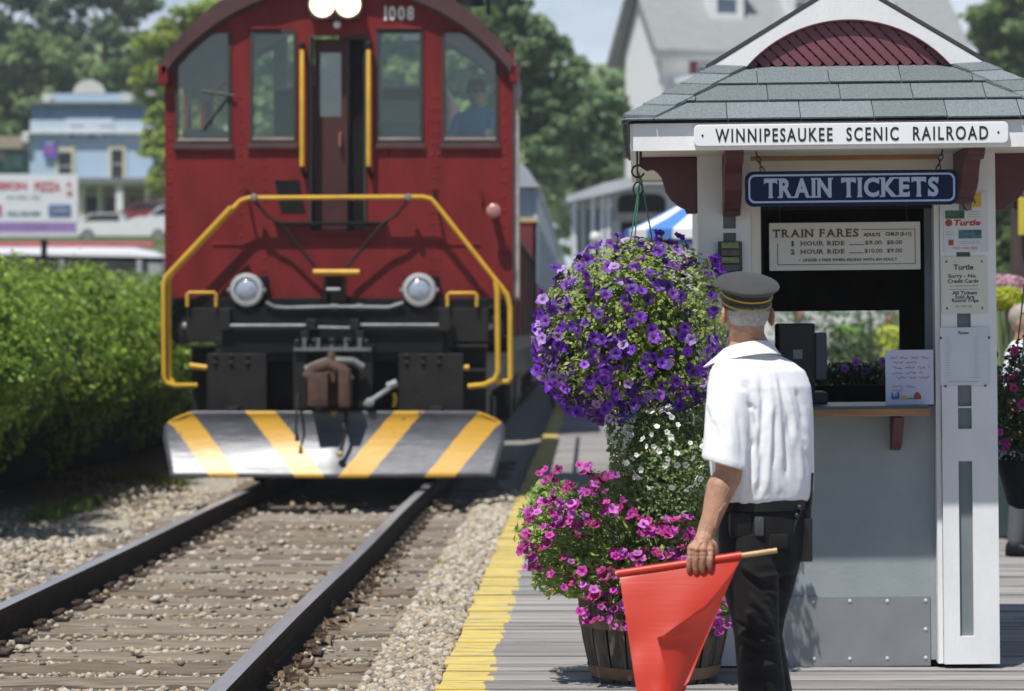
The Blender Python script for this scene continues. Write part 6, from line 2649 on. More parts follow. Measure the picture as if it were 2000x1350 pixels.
# short hairs so the outline is not a shell
hp_, hn_ = [], []
hr_ = np.random.default_rng(77)
for _ in range(15000):
    d = hr_.normal(0, 1, 3); d /= np.linalg.norm(d)
    q = Vector((d[0] * .0755, d[1] * .0965 - .004, d[2] * .100 + .010))
    if q.z < -.068 + .35 * max(0, q.y + .04) + hr_.normal(0, .006) or q.y > .045 or q.z > .03 or (abs(q.y + .012) < .017 and q.z < .012): continue
    hp_.append(tuple(hd_c + hrot3 @ q)); hn_.append(tuple(hrot3 @ Vector(d)))
hp_, hn_ = np.array(hp_), np.array(hn_)
m = len(hp_)
dn = hn_ * .6 + np.array([0, 0, -.9]) + hr_.normal(0, .3, (m, 3)); dn /= np.linalg.norm(dn, axis=1, keepdims=True)
sd = np.cross(dn, hn_); sd /= np.linalg.norm(sd, axis=1, keepdims=True) + 1e-9
L = hr_.uniform(.004, .0085, m)[:, None]
v = np.stack([hp_ - sd * .0004, hp_ + sd * .0004, hp_ + dn * L + sd * .0001, hp_ + dn * L - sd * .0001], 1).reshape(-1, 3)
link('short_hair', np_mesh('short_hair', v, np.arange(m * 4).reshape(m, 4)), leaf_mat('grey hair', (.30, .28, .26), (.78, .77, .76), .1, .5), man)['kind'] = 'stuff'

# ---- cap
cap_m = mat('black cap cloth', (.030, .031, .030), .8, .2, 30, bump=.15, bscale=300, sheen=.15)
band_m = mat('black cap band', (.010, .010, .012), .6, .2, 30, bump=.15, bscale=300)
gold = mat('gold braid', (.50, .36, .03), .45, .15, 60)
cu = (Z + Vector((.05, -.33, 0))).normalized()     # cap tips back a little
cx_ = (hl - cu * hl.dot(cu)).normalized()
cy_ = cu.cross(cx_)
cb = hd_c + Z * .014 + hf * .002 - cu * .004
def cap_rings(prof):
    return [ring(cb + cu * h, cx_ * (rx), cy_ * (ry), 48) for (rx, ry, h) in prof]
mb = MB()
mb.loft(cap_rings([(.079, .099, 0), (.0805, .1005, .002), (.0815, .102, .02), (.083, .104, .050), (.0845, .1055, .064)]))
band = mb.build('cap_band', band_m, man, smooth=True)
mb = MB()
mb.loft(cap_rings([(.0842, .1052, .0625), (.097, .117, .066), (.1045, .124, .072), (.105, .1245, .0755), (.102, .122, .080), (.09, .11, .085), (.06, .075, .0895), (.02, .03, .0915)]))
mb.build('cap_crown', cap_m, band, smooth=True)
for h in (.0135, .042):
    mb = MB()
    pr = [(.0812, .1012, h - .003), (.0832, .1034, h - .0024), (.0838, .1040, h), (.0834, .1038, h + .0026), (.0818, .102, h + .003)]
    if h > .03: pr = [(a + .0018, b + .0020, c) for a, b, c in pr]
    mb.loft(cap_rings(pr), caps=False)
    mb.build('gold_stripe', gold, band, smooth=True)
mb = MB()
rows = []
for t in (0, .5, 1):
    rows.append([tuple(cb + cu * (.004 - .018 * t) + cx_ * (.08 + .006 * t) * math.sin(a) * (1 + .0 * t) - cy_ * -1 * (-(.099 + .045 * t)) * -math.cos(a) * -1) for a in [rad(-62 + 124 * i / 16) for i in range(17)]])
mb.sheet(rows)
vz = mb.build('visor', mat('glossy visor', (.008, .008, .009), .15, .1, 5), band, smooth=True)
md = vz.modifiers.new('s', 'SOLIDIFY'); md.thickness = .003
mb = MB()
bq = cb + cu * .008 + hl * .083 + hf * .012
mb.lathe(bq, hl, [(.006, 0), (.006, .003), (.003, .005)], n=12)
mb.build('cap_button', M['steel'], band)

# ---- shirt
mb = MB()
tor = [(1462, 676, .066, .064, 2.0), (1466, 692, .098, .078, 2.0), (1473, 707, .150, .094, 2.1), (1480, 725, .182, .108, 2.3), (1483, 755, .192, .125, 2.4), (1484, 800, .194, .135, 2.4),
       (1486, 850, .190, .138, 2.4), (1488, 900, .186, .138, 2.4), (1490, 935, .184, .138, 2.3), (1492, 955, .181, .136, 2.2), (1491, 972, .176, .134, 2.2), (1490, 984, .160, .122, 2.2)]
mb.loft([ring(C(x, y), ldir * a, fdir * b, 40, p) for x, y, a, b, p in tor])
# left sleeve
s0, s1, s2, s3 = shL + Vector((.012, .01, .006)), C(1424, 800, 9.295), C(1420, 860, 9.275), C(1417, 908, 9.265)
def sl_ring(c, tx, rx, ry, tilt):
    return ring(c, Vector((rx, 0, -tilt * rx)), Vector((0, ry, 0)), 28)
mb.loft([sl_ring(C(1440, 735, 9.34), 0, .052, .06, .2), sl_ring(C(1428, 760, 9.31), 0, .075, .082, .25), sl_ring(s1, 0, .0775, .084, .2), sl_ring(s2, 0, .0765, .084, .22), sl_ring(s3 + Vector((0, 0, .012)), 0, .0785, .086, .27), sl_ring(s3, 0, .0785, .086, .27)])
ball(mb, C(1432, 752, 9.325), .078, .08, .062)
# right sleeve
mb.loft([ring(C(1548, 735, 9.54), Vector((.05, 0, 0)), Vector((0, .055, 0))), ring(C(1546, 770, 9.55), Vector((.062, 0, .0)), Vector((0, .078, 0))), ring(C(1546, 830, 9.565), Vector((.063, 0, 0)), Vector((0, .08, 0))), ring(C(1545, 884, 9.575), Vector((.065, 0, .012)), Vector((0, .08, 0))), ring(C(1545, 889, 9.575), Vector((.065, 0, .012)), Vector((0, .08, 0)))])
ball(mb, C(1545, 748, 9.53), .062, .07, .052)
shirt_me = fuse(mb, .0042, 5, .5)
co, no = get_co(shirt_me)
disp = np.zeros(len(co))
pxs = 1150 + co[:, 0] * F / co[:, 1]
pys = 640 - (co[:, 2] - CAMZ) * F / co[:, 1]
back = np.clip(-no[:, 1] * 2.0, 0, 1)
def fold(pts, w0, amp, w1=None):
    """crease or ridge following a line on the cloth; width in metres"""
    global disp
    P = [np.array(C(px, py, YC_)) for px, py in pts]
    Qp = np.stack([co[:, 0] / co[:, 1] * YC_, np.full(len(co), YC_), CAMZ + (co[:, 2] - CAMZ) / co[:, 1] * YC_], 1)
    best = np.full(len(co), 1e9)
    tt = np.zeros(len(co))
    for i, (a, b) in enumerate(zip(P[:-1], P[1:])):
        d, t = seg_dist2(Qp, a, b)
        u = (i + t) / (len(P) - 1)
        better = d < best
        best = np.where(better, d, best); tt = np.where(better, u, tt)
    taper = np.clip(np.sin(np.pi * np.clip(tt * .92 + .04, 0, 1)) * 1.6, 0, 1)
    disp += np.exp(-(best / w0) ** 2) * amp * taper * back
# yoke pleats and long vertical folds down the back
fold([(1484, 742), (1492, 780), (1488, 840), (1480, 900)], .010, -0.0093)
fold([(1500, 735), (1507, 790), (1505, 860), (1498, 930), (1496, 970)], .013, 0.0087)
fold([(1520, 735), (1530, 775), (1541, 810), (1545, 860)], .009, -0.0087)
fold([(1516, 745), (1520, 800), (1524, 870), (1526, 920)], .012, 0.0075)
fold([(1512, 800), (1512, 860), (1510, 915)], .008, -0.0075)
fold([(1536, 760), (1550, 820), (1554, 870)], .012, 0.0070)
fold([(1556, 760), (1564, 790), (1570, 830)], .008, -0.0070)
fold([(1470, 800), (1478, 860), (1476, 930), (1470, 970)], .012, 0.0070)
fold([(1532, 830), (1536, 880), (1537, 930)], .008, -0.0070)
fold([(1560, 850), (1564, 910), (1566, 950)], .010, 0.0058)
fold([(1487, 890), (1486, 930), (1484, 960)], .007, -0.0058)
fold([(1466, 900), (1462, 950), (1455, 975)], .007, -0.0052)
# sleeve and shoulder
fold([(1446, 738), (1464, 752), (1474, 772)], .011, -.003)
fold([(1462, 790), (1474, 800), (1478, 840)], .008, -.010)
fold([(1470, 860), (1464, 890), (1462, 925)], .006, -.012)
fold([(1388, 820), (1400, 850), (1396, 885)], .012, -.006)
fold([(1410, 800), (1425, 840), (1432, 890)], .013, .005)
fold([(1440, 800), (1448, 850), (1450, 905)], .010, -.005)
fold([(1378, 795), (1384, 815), (1380, 835)], .006, -.006)
fold([(1570, 850), (1576, 870), (1574, 885)], .008, .004)
# seam of the armhole and of the yoke, stitched hems
fold([(1374, 893), (1400, 899), (1430, 908), (1458, 916)], .0024, -.0025)
r1 = np.random.default_rng(3)
for k in range(12):
    x, y = r1.uniform(1385, 1575), r1.uniform(730, 965)
    a = r1.uniform(-.6, .6) + math.pi / 2
    ln = r1.uniform(15, 50)
    fold([(x, y), (x + math.cos(a) * ln * .5 + r1.uniform(-4, 4), y + math.sin(a) * ln * .5), (x + math.cos(a) * ln, y + math.sin(a) * ln)], r1.uniform(.005, .011), r1.uniform(-.0022, .0022))
# blouse over the belt: gathers at the bottom
disp += back * .0015 * np.sin(pxs / 6.1 + 2.2 * np.sin(pxs / 23) + np.sin(pys / 17) * 1.5) * np.clip((pys - 940) / 35, 0, 1) * (pys < 990)
co2 = co + no * disp[:, None]
shirt_me.vertices.foreach_set('co', co2.astype(np.float32).ravel())
shirt_me.materials.clear()
def cloth_mat(name, col, weave=900, rough=.8):
    m = mat(name, col, rough, .03, 30, bump=.16, bscale=24, sheen=.1)
    return m
shirt_m = cloth_mat('white cotton', (.80, .81, .84))
shirt_me = evaluated(shirt_me, [('SMOOTH', dict(iterations=7, factor=.5))])
shirt = link('shirt', shirt_me, shirt_m, man, smooth=True)
# collar: stands round the neck and turns down, points at the front
mb = MB()
N_ = 44
rows = []
for (lvl) in range(6):
    row = []
    for i in range(N_ + 1):
        a = rad(-168 + 336 * i / N_)                # 0 = nape, +-180 = throat
        fr = (1 - math.cos(a)) / 2                   # 0 at the nape, 1 at the throat
        out = -fdir * math.cos(a) + ldir * math.sin(a)
        c = C(1461, 668) - Z * (.002 + .040 * fr) + fdir * .004
        rin = .070 + .006 * fr
        hgt = .010
        if lvl == 0: p = c + out * (rin - .003) - Z * .020
        elif lvl == 1: p = c + out * rin + Z * .004
        elif lvl == 2: p = c + out * (rin + .005) + Z * hgt
        elif lvl == 3: p = c + out * (rin + .012) + Z * (hgt - .006)
        else:
            k = (lvl - 3) / 2
            spread = .030 + .034 * fr ** 1.2
            fall = .040 + .016 * fr
            tip = max(0, (fr - .80) / .2)
            p = c + out * (rin + .012 + spread * k) - Z * (fall * k - hgt + .006 - .006 * tip) + fdir * .02 * tip * k
        row.append(tuple(p))
    rows.append(row)
mb.sheet(rows)
col = mb.build('collar', shirt_m, shirt, smooth=True, angle=80)
md = col.modifiers.new('s', 'SOLIDIFY'); md.thickness = .0022
md = col.modifiers.new('sub', 'SUBSURF'); md.levels = 2; md.render_levels = 2

# ---- trousers, belt
mb = MB()
mb.loft([ring(C(1490, 958), ldir * .158, fdir * .122, 40), ring(C(1490, 990), ldir * .166, fdir * .130, 40), ring(C(1488, 1040), ldir * .168, fdir * .138, 40), ring(C(1487, 1085), ldir * .150, fdir * .135, 40), ring(C(1487, 1120), ldir * .11, fdir * .115, 40)])
# left leg nearer the camera, then the right
def leg(rows):
    mb.loft([ring(C(x, y, Y), Vector((r, 0, 0)), Vector((0, r * 1.1, 0)), 30) for x, y, r, Y in rows])
leg([(1456, 1040, .096, 9.37), (1462, 1100, .098, 9.36), (1468, 1160, .090, 9.36), (1475, 1210, .080, 9.355), (1478, 1245, .075, 9.36), (1484, 1300, .078, 9.385), (1490, 1370, .081, 9.41), (1494, 1440, .080, 9.43), (1496, 1482, .080, 9.435), (1496, 1486, .075, 9.435)])
leg([(1514, 1040, .094, 9.50), (1510, 1100, .092, 9.50), (1500, 1160, .082, 9.49), (1492, 1210, .070, 9.48), (1490, 1240, .066, 9.48), (1496, 1300, .075, 9.50), (1505, 1370, .080, 9.53), (1508, 1440, .080, 9.54), (1509, 1478, .080, 9.54), (1509, 1482, .075, 9.54)])
tr_me = fuse(mb, .0045, 5, .5)
co, no = get_co(tr_me)
disp = np.zeros(len(co))
pxs = 1150 + co[:, 0] * F / co[:, 1]
pys = 640 - (co[:, 2] - CAMZ) * F / co[:, 1]
back = np.clip(-no[:, 1] * 2.0, 0, 1)
for pts, w, a in (([(1450, 1120), (1490, 1150), (1530, 1140)], .010, -.008), ([(1448, 1105), (1480, 1128), (1528, 1122)], .010, .008), ([(1462, 1160), (1490, 1190), (1512, 1235)], .012, .010),
                  ([(1440, 1215), (1475, 1238), (1515, 1236)], .009, -.011), ([(1440, 1235), (1478, 1252), (1520, 1250)], .009, .010), ([(1446, 1260), (1480, 1270), (1522, 1275)], .009, -.010),
                  ([(1450, 1285), (1490, 1300), (1535, 1296)], .010, .009), ([(1455, 1320), (1495, 1322), (1540, 1330)], .010, -.009), ([(1460, 1190), (1466, 1215), (1450, 1235)], .010, .007), ([(1500, 1090), (1515, 1130), (1520, 1190)], .014, .006)):
    fold(pts, w, a)
for k in range(60):
    x, y = r1.uniform(1420, 1550), r1.uniform(1100, 1400)
    ln = r1.uniform(15, 45); a = r1.uniform(-.5, .9)
    fold([(x, y), (x + ln * .5, y + math.sin(a) * ln * .4), (x + ln, y + math.sin(a) * ln)], r1.uniform(.005, .010), r1.uniform(-.004, .004))
tr_me.vertices.foreach_set('co', (co + no * disp[:, None]).astype(np.float32).ravel())
tr_me.materials.clear()
trs = link('trousers', tr_me, mat('black trouser cloth', (.010, .0095, .010), .8, .25, 20, bump=.1, bscale=500, sheen=.03, spec=.25), man, smooth=True)
mb = MB()
mb.loft([ring(C(1490, 972), ldir * .164, fdir * .128, 48), ring(C(1490, 974), ldir * .170, fdir * .134, 48), ring(C(1490, 994), ldir * .173, fdir * .137, 48), ring(C(1490, 996), ldir * .168, fdir * .132, 48)])
lea = mat('black leather', (.009, .009, .009), .5, .3, 30, bump=.15, bscale=200, spec=.3)
belt = mb.build('belt', lea, man, smooth=True)
def patch(x0, x1, y0, y1, Y0, Y1, r=.006):
    a, b = C(x0, y0, Y0), C(x1, y1, Y0)
    m = MB(); m.bbox(min(a.x, b.x), max(a.x, b.x), Y0, Y1, min(a.z, b.z), max(a.z, b.z), r)
    return m
patch(1473, 1493, 1010, 1048, 9.262, 9.31, .008).build('leather_tab', mat('worn grey leather', (.05, .052, .055), .45, .3, 14, bump=.2, bscale=90), belt, smooth=True)
patch(1503, 1540, 1044, 1072, 9.265, 9.32, .008).build('pocket_flap', trs.data.materials[0], trs, smooth=True)
patch(1424, 1470, 1000, 1052, 9.262, 9.33, .02).build('pouch', lea, belt, smooth=True)
# shoes
for a, fx_ in ((anL, 0), (anR, 0)):
    mb = MB()
    g = Vector((a.x, a.y, ZP))
    def sh(t, w, h, z0=.002):
        return ring(g + fdir * t + Z * (z0 + h / 2), ldir * w, Z * (h / 2), 20, 2.6)
    mb.loft([sh(-.085, .02, .05), sh(-.08, .034, .075), sh(-.03, .040, .085), sh(.03, .042, .075), sh(.10, .048, .058), sh(.16, .042, .045), sh(.19, .022, .03)])
    mb.build('shoe', lea, man, smooth=True, angle=60)

# ---- two-way radio on his right hip
rad_t = thing('two_way_radio', 'black two-way radio with antenna clipped to the conductor\'s belt on his right hip', 'radio', C(1567, 1060, 9.40))
rp = mat('black radio plastic', (.012, .012, .013), .4, .2, 30)
patch(1559, 1588, 1012, 1098, 9.375, 9.44, .008).build('body', rp, rad_t, smooth=True)
patch(1562, 1585, 985, 1012, 9.382, 9.43, .008).build('holster', lea, rad_t, smooth=True)
mb = MB(); mb.tube([C(1580, 1000, 9.40), C(1583, 975, 9.40), C(1587, 924, 9.40)], [.008, .007, .005], 8); mb.build('antenna', rp, rad_t, smooth=True)
mb = MB(); mb.tube([C(1566, 985, 9.37), C(1562, 1000, 9.345), C(1550, 1030, 9.33), C(1545, 1060, 9.33), C(1552, 1080, 9.35)], .006, 8); mb.build('cord', rp, rad_t, smooth=True)
mb = MB()
for px, py in ((1562, 992), (1556, 1008)): mb.lathe(C(px, py, 9.335), (0, -1, 0), [(.010, -.01), (.010, .004), (.005, .008)], n=10)
mb.build('knob', rp, rad_t)

# ---- red flag on a wooden stick
flag = thing('red_flag', 'red signal flag with a folded corner on a short wooden stick in the conductor\'s hand', 'flag', pole_a.lerp(pole_b, .5))
stick_m = mat('varnished stick', (.46, .30, .12), .45, .15, 12, stretch=(1, 8, 8))
MB().tube([pole_a - pdir * .004, pole_b], .0088, 16).build('stick', stick_m, flag, smooth=True)
redc = bpy.data.materials.new('red flag vinyl')
redc.use_nodes = True
nn_, ll_ = redc.node_tree.nodes, redc.node_tree.links
pb_ = nn_['Principled BSDF']
pb_.inputs['Base Color'].default_value = (.58, .050, .026, 1)
pb_.inputs['Roughness'].default_value = .42
tl_ = nn_.new('ShaderNodeBsdfTranslucent'); tl_.inputs['Color'].default_value = (.70, .05, .03, 1)
mx_ = nn_.new('ShaderNodeMixShader'); mx_.inputs['Fac'].default_value = .22
tc_ = nn_.new('ShaderNodeTexCoord'); mp_ = nn_.new('ShaderNodeMapping'); mp_.inputs['Scale'].default_value = (2, 2, 26)
mp_.inputs['Rotation'].default_value = (0, rad(8), 0)
nz_ = nn_.new('ShaderNodeTexNoise'); nz_.inputs['Scale'].default_value = 3; nz_.inputs['Detail'].default_value = 4
bp_ = nn_.new('ShaderNodeBump'); bp_.inputs['Strength'].default_value = .10; bp_.inputs['Distance'].default_value = .006
ll_.new(tc_.outputs['Object'], mp_.inputs['Vector']); ll_.new(mp_.outputs['Vector'], nz_.inputs['Vector'])
ll_.new(nz_.outputs['Fac'], bp_.inputs['Height']); ll_.new(bp_.outputs['Normal'], pb_.inputs['Normal'])
ll_.new(pb_.outputs['BSDF'], mx_.inputs[1]); ll_.new(tl_.outputs['BSDF'], mx_.inputs[2])
ll_.new(mx_.outputs['Shader'], nn_['Material Output'].inputs['Surface'])
# sleeve sewn round the stick
MB().tube([pole_a, pole_a.lerp(pole_b, .4), pole(1449)], .0135, 20).build('sleeve', redc, flag, smooth=True)
# the cloth: hangs from the stick; its free right edge has folded over towards the camera
def flag_grid(corner):
    rows = []
    nu, nv = 36, 44
    for j in range(nv + 1):
        t = j / nv
        row = []
        for i in range(nu + 1):
            u = i / nu
            tp = pole(1210 + (1447 - 1210) * u) - Z * .010 + Vector((0, -.006, 0))
            lp, rp_ = C(1250, 1398, 9.02), corner
            le = C(1210, 1126, 9.185).lerp(lp, t)
            x = tp
            re = pole(1447).lerp(rp_, t)
            pt = le.lerp(re, u)
            if t < .12:
                k = t / .12
                pt = tp.lerp(pt, k) if k < 1 else pt
            wv = .010 * math.sin(u * 7 + t * 2.0) * min(1, t * 2) + .004 * math.sin(t * 16 + u * 3) * t
            row.append(tuple(pt + Vector((0, wv, 0))))
        rows.append(row)
    return rows
mb = MB()
mb.sheet(flag_grid(C(1318, 1398, 9.02)))
fl_o = mb.build('cloth', redc, flag, smooth=True, angle=80)
# folded flap: hinge runs from the stick end down to the bottom; tip turned back to the left
rows = []
Hn = 26
hinge = [pole(1449) + Vector((0, -.004, -.004))] + [C(1449 + (1306 - 1449) * t, 1086 + (1396 - 1086) * t, 9.165) for t in [k / Hn for k in range(1, Hn + 1)]]
edge_px = [(1449, 1087), (1440, 1104), (1420, 1132), (1395, 1163), (1365, 1192), (1335, 1213), (1308, 1232), (1296, 1241), (1283, 1244), (1286, 1256), (1292, 1280), (1300, 1308), (1308, 1335), (1314, 1355), (1320, 1372)]
def along(pts, t):
    s = t * (len(pts) - 1); i = min(int(s), len(pts) - 2); f = s - i
    return (pts[i][0] * (1 - f) + pts[i + 1][0] * f, pts[i][1] * (1 - f) + pts[i + 1][1] * f)
for k in range(Hn + 1):
    t = k / Hn
    # outer fold line (right silhouette of the flag)
    hx_ = (1449 + (1321 - 1449) * t, 1086 + (1373 - 1086) * t)
    ex = along(edge_px, t)
    row = []
    for i in range(15):
        u = i / 14
        px_, py_ = hx_[0] * (1 - u) + ex[0] * u, hx_[1] * (1 - u) + ex[1] * u
        base = 9.17 - .16 * max(0, (py_ - 1100) / 300)
        rise = min(1, t * 3.2) * (1 - max(0, t - .55) / .45 * .9)
        dpt = .010 + .115 * u ** .9 * rise + .02 * math.sin(math.pi * u) * rise
        row.append(tuple(C(px_, py_, base - dpt)))
    rows.append(row)
mb = MB()
mb.sheet(rows)
mb.build('folded_corner', redc, flag, smooth=True, angle=80)

# ================================================================ OTHER PEOPLE
def simple_person(label, x, y, z0, h, yaw, shirt_col, trouser_col, hair_col, skin_m, arms='down', cut=None, group=None):
    """smaller background figure: one fused body, clothes over it"""
    t = thing('person', label, 'person', (x, y, z0), group)
    R = Matrix.Rotation(yaw, 3, 'Z')
    k = h / 1.72
    def V_(a, b, c): return Vector((x, y, z0)) + R @ Vector((a * k, b * k, c * k))
    X_, Y_ = R @ Vector((k, 0, 0)), R @ Vector((0, k, 0))
    rot = R
    mb = MB()
    hc = V_(0, 0, 1.60)
    ball(mb, hc, .073 * k, .092 * k, .105 * k, rot)
    ball(mb, hc + rot @ Vector((0, -.035, -.055)) * k, .052 * k, .058 * k, .06 * k, rot)
    ball(mb, hc + rot @ Vector((0, -.095, -.015)) * k, .011 * k, .018 * k, .022 * k, rot, 12)
    for s in (-1, 1):
        ball(mb, hc + rot @ Vector((.075 * s, .01, -.02)) * k, .009 * k, .018 * k, .03 * k, rot, 10)
    limb(mb, [hc - Z * .06 * k, V_(0, .01, 1.44)], [.055 * k, .06 * k])
    mb.loft([ring(V_(0, 0, z), X_ * a, Y_ * b, 24) for z, a, b in ((1.46, .07, .06), (1.41, .16, .085), (1.30, .165, .10), (1.10, .145, .10), (.95, .15, .105), (.86, .14, .10))])
    arm = []
    for s in (-1, 1):
        sh = V_(.175 * s, 0, 1.38)
        if arms == 'wheel':
            el, wr = V_(.24 * s, -.10, 1.13), V_(.16 * s, -.34, 1.10)
        else:
            el, wr = V_(.23 * s, .02, 1.09), V_(.24 * s, -.06, .85)
        limb(mb, [sh, sh.lerp(el, .5), el, wr], [.05 * k, .045 * k, .038 * k, .027 * k], 12)
        d = (wr - el).normalized()
        limb(mb, [wr, wr + d * .05 * k], [.028 * k, .026 * k], 10)
        for i in range(4):
            o = rot @ Vector((0, (i - 1.5) * .018, 0)) * k
            limb(mb, [wr + d * .06 * k + o, wr + d * .10 * k + o, wr + d * .125 * k + o + rot @ Vector((-.015 * s, 0, 0)) * k], [.009 * k, .008 * k, .007 * k], 8)
        limb(mb, [wr + d * .02 * k + rot @ Vector((0, -.025, 0)) * k, wr + d * .06 * k + rot @ Vector((-.01 * s, -.045, 0)) * k], [.011 * k, .009 * k], 8)
        arm.append((sh, el, wr))
        hp, kn_, an = V_(.085 * s, 0, .88), V_(.09 * s, -.01, .48), V_(.09 * s, .02, .08)
        limb(mb, [hp, kn_, an], [.085 * k, .055 * k, .038 * k], 14)
        limb(mb, [an - Z * .03 * k, an + rot @ Vector((0, -.14, -.045)) * k], [.04 * k, .03 * k], 12)
    me = fuse(mb, .008 * k, 2)
    me.materials.clear()
    link('body', me, skin_m, t, smooth=True)
    mb = MB()
    mb.loft([ring(V_(0, 0, z), X_ * a, Y_ * b, 24) for z, a, b in ((1.465, .075, .07), (1.43, .15, .09), (1.38, .185, .105), (1.2, .175, .118), (1.0, .168, .12), (.90, .172, .124))])
    for (sh, el, wr) in arm:
        limb(mb, [sh, sh.lerp(el, .85)], [.062 * k, .056 * k], 14)
    me = fuse(mb, .01 * k, 2); me.materials.clear()
    link('shirt', me, mat('shirt cloth', shirt_col, .8, .06, 9, bump=.1, bscale=60), t, smooth=True)
    mb = MB()
    mb.loft([ring(V_(0, 0, z), X_ * a, Y_ * b, 24) for z, a, b in ((.97, .155, .112), (.9, .168, .12), (.80, .155, .115))])
    for s in (-1, 1):
        limb(mb, [V_(.085 * s, 0, .86), V_(.09 * s, -.01, .48), V_(.09 * s, .02, .10)], [.095 * k, .07 * k, .06 * k], 14)
    me = fuse(mb, .011 * k, 2); me.materials.clear()
    link('trousers', me, mat('trouser cloth', trouser_col, .8, .1, 9), t, smooth=True)
    for s in (-1, 1):
        mb = MB()
        a0 = V_(.09 * s, .02, 0)
        a0.z = z0
        mb.loft([ring(a0 + Y_ * yy + Z * (h_ / 2 + .003), X_ * w_, Z * (h_ / 2), 16, 2.6) for yy, w_, h_ in ((.07, .02, .05), (.06, .036, .09), (0, .044, .11), (-.08, .046, .075), (-.16, .04, .05), (-.19, .02, .03))])
        mb.build('shoe', M['black'], t, smooth=True, angle=60)
    mb = MB()
    ball(mb, hc + rot @ Vector((0, .012, .025)) * k, .079 * k, .094 * k, .095 * k, rot)
    me = mb.mesh('hair')
    bm = bmesh.new(); bm.from_mesh(me)
    Ri = R.transposed()
    bmesh.ops.delete(bm, geom=[v for v in bm.verts if ((Ri @ (v.co - hc)).y < -.03 * k and (Ri @ (v.co - hc)).z < .05 * k) or (Ri @ (v.co - hc)).z < -.06 * k], context='VERTS')
    bm.to_mesh(me); bm.free()
    link('hair', me, mat('hair', hair_col, .7, .2, 40), t, smooth=True)
    return t, hc, rot, k


skin2 = mat('skin', (.38, .21, .15), .55, .1, 20)
# driver leaning at the right cab window
dp_ = W(918, 182, YF + .75)
drv, hc, rot, k = simple_person('train driver in dark cap, sunglasses and blue shirt leaning by the right cab window', dp_.x + .06, YF + .75, dp_.z - 1.60, 1.72, rad(-28), (.14, .36, .85), (.03, .035, .05), (.05, .04, .035), skin2, 'wheel')
mb = MB()
for s in (-1, 1):
    ball(mb, hc + rot @ Vector((.032 * s, -.088, .012)), .028, .012, .02, rot, 14)
mb.tube([hc + rot @ Vector((-.08, .0, .015)), hc + rot @ Vector((-.06, -.08, .018)), hc + rot @ Vector((0, -.098, .018)), hc + rot @ Vector((.06, -.08, .018)), hc + rot @ Vector((.08, 0, .015))], .005, 6)
mb.build('sunglasses', M['black'], drv, smooth=True)
mb = MB()
mb.loft([ring(hc + Z * h, (rot @ Vector((a, 0, 0))), (rot @ Vector((0, b, 0))), 24) for a, b, h in ((.083, .10, .045), (.086, .103, .06), (.08, .095, .10), (.05, .06, .125), (.01, .01, .13))])
mb.build('cap', mat('dark cap', (.03, .026, .026), .7, .2, 9), drv, smooth=True)
p = W(1737, 610, 52)
simple_person('person in a bright yellow vest seen through the back window of the booth', p.x, 52, ZP, 1.80, rad(10), (.55, .62, .04), (.03, .04, .07), (.10, .06, .04), skin2)
p = W(1765, 610, 57)
simple_person('person in a red shirt standing just right of the yellow vest behind the booth', p.x, 57, ZP, 1.74, rad(-20), (.48, .06, .06), (.05, .07, .14), (.06, .04, .03), skin2)
p = W(1560, 610, 40)
simple_person('person in a pale blue shirt seen through the booth beside the conductor\'s cap', p.x, 40, ZP, 1.84, rad(30), (.42, .50, .75), (.30, .25, .18), (.12, .08, .05), skin2)
p = W(1999, 640, 18.5)
simple_person('grey-haired person in a white shirt at the right edge of the photo', p.x, 18.5, ZP, 1.66, rad(60), (.76, .77, .80), (.10, .10, .12), (.32, .28, .24), skin2)
p = W(1090, 560, 52)
simple_person('person in a dark blue shirt beside the coaches far down the platform', p.x, 52, ZP, 1.75, rad(0), (.03, .05, .14), (.05, .05, .07), (.08, .05, .04), skin2)
# ================================================================ BACKGROUND
bg = np.random.default_rng(5)
bark = mat('tree bark', (.07, .055, .042), .9, .35, 4, bump=.5, bscale=12)


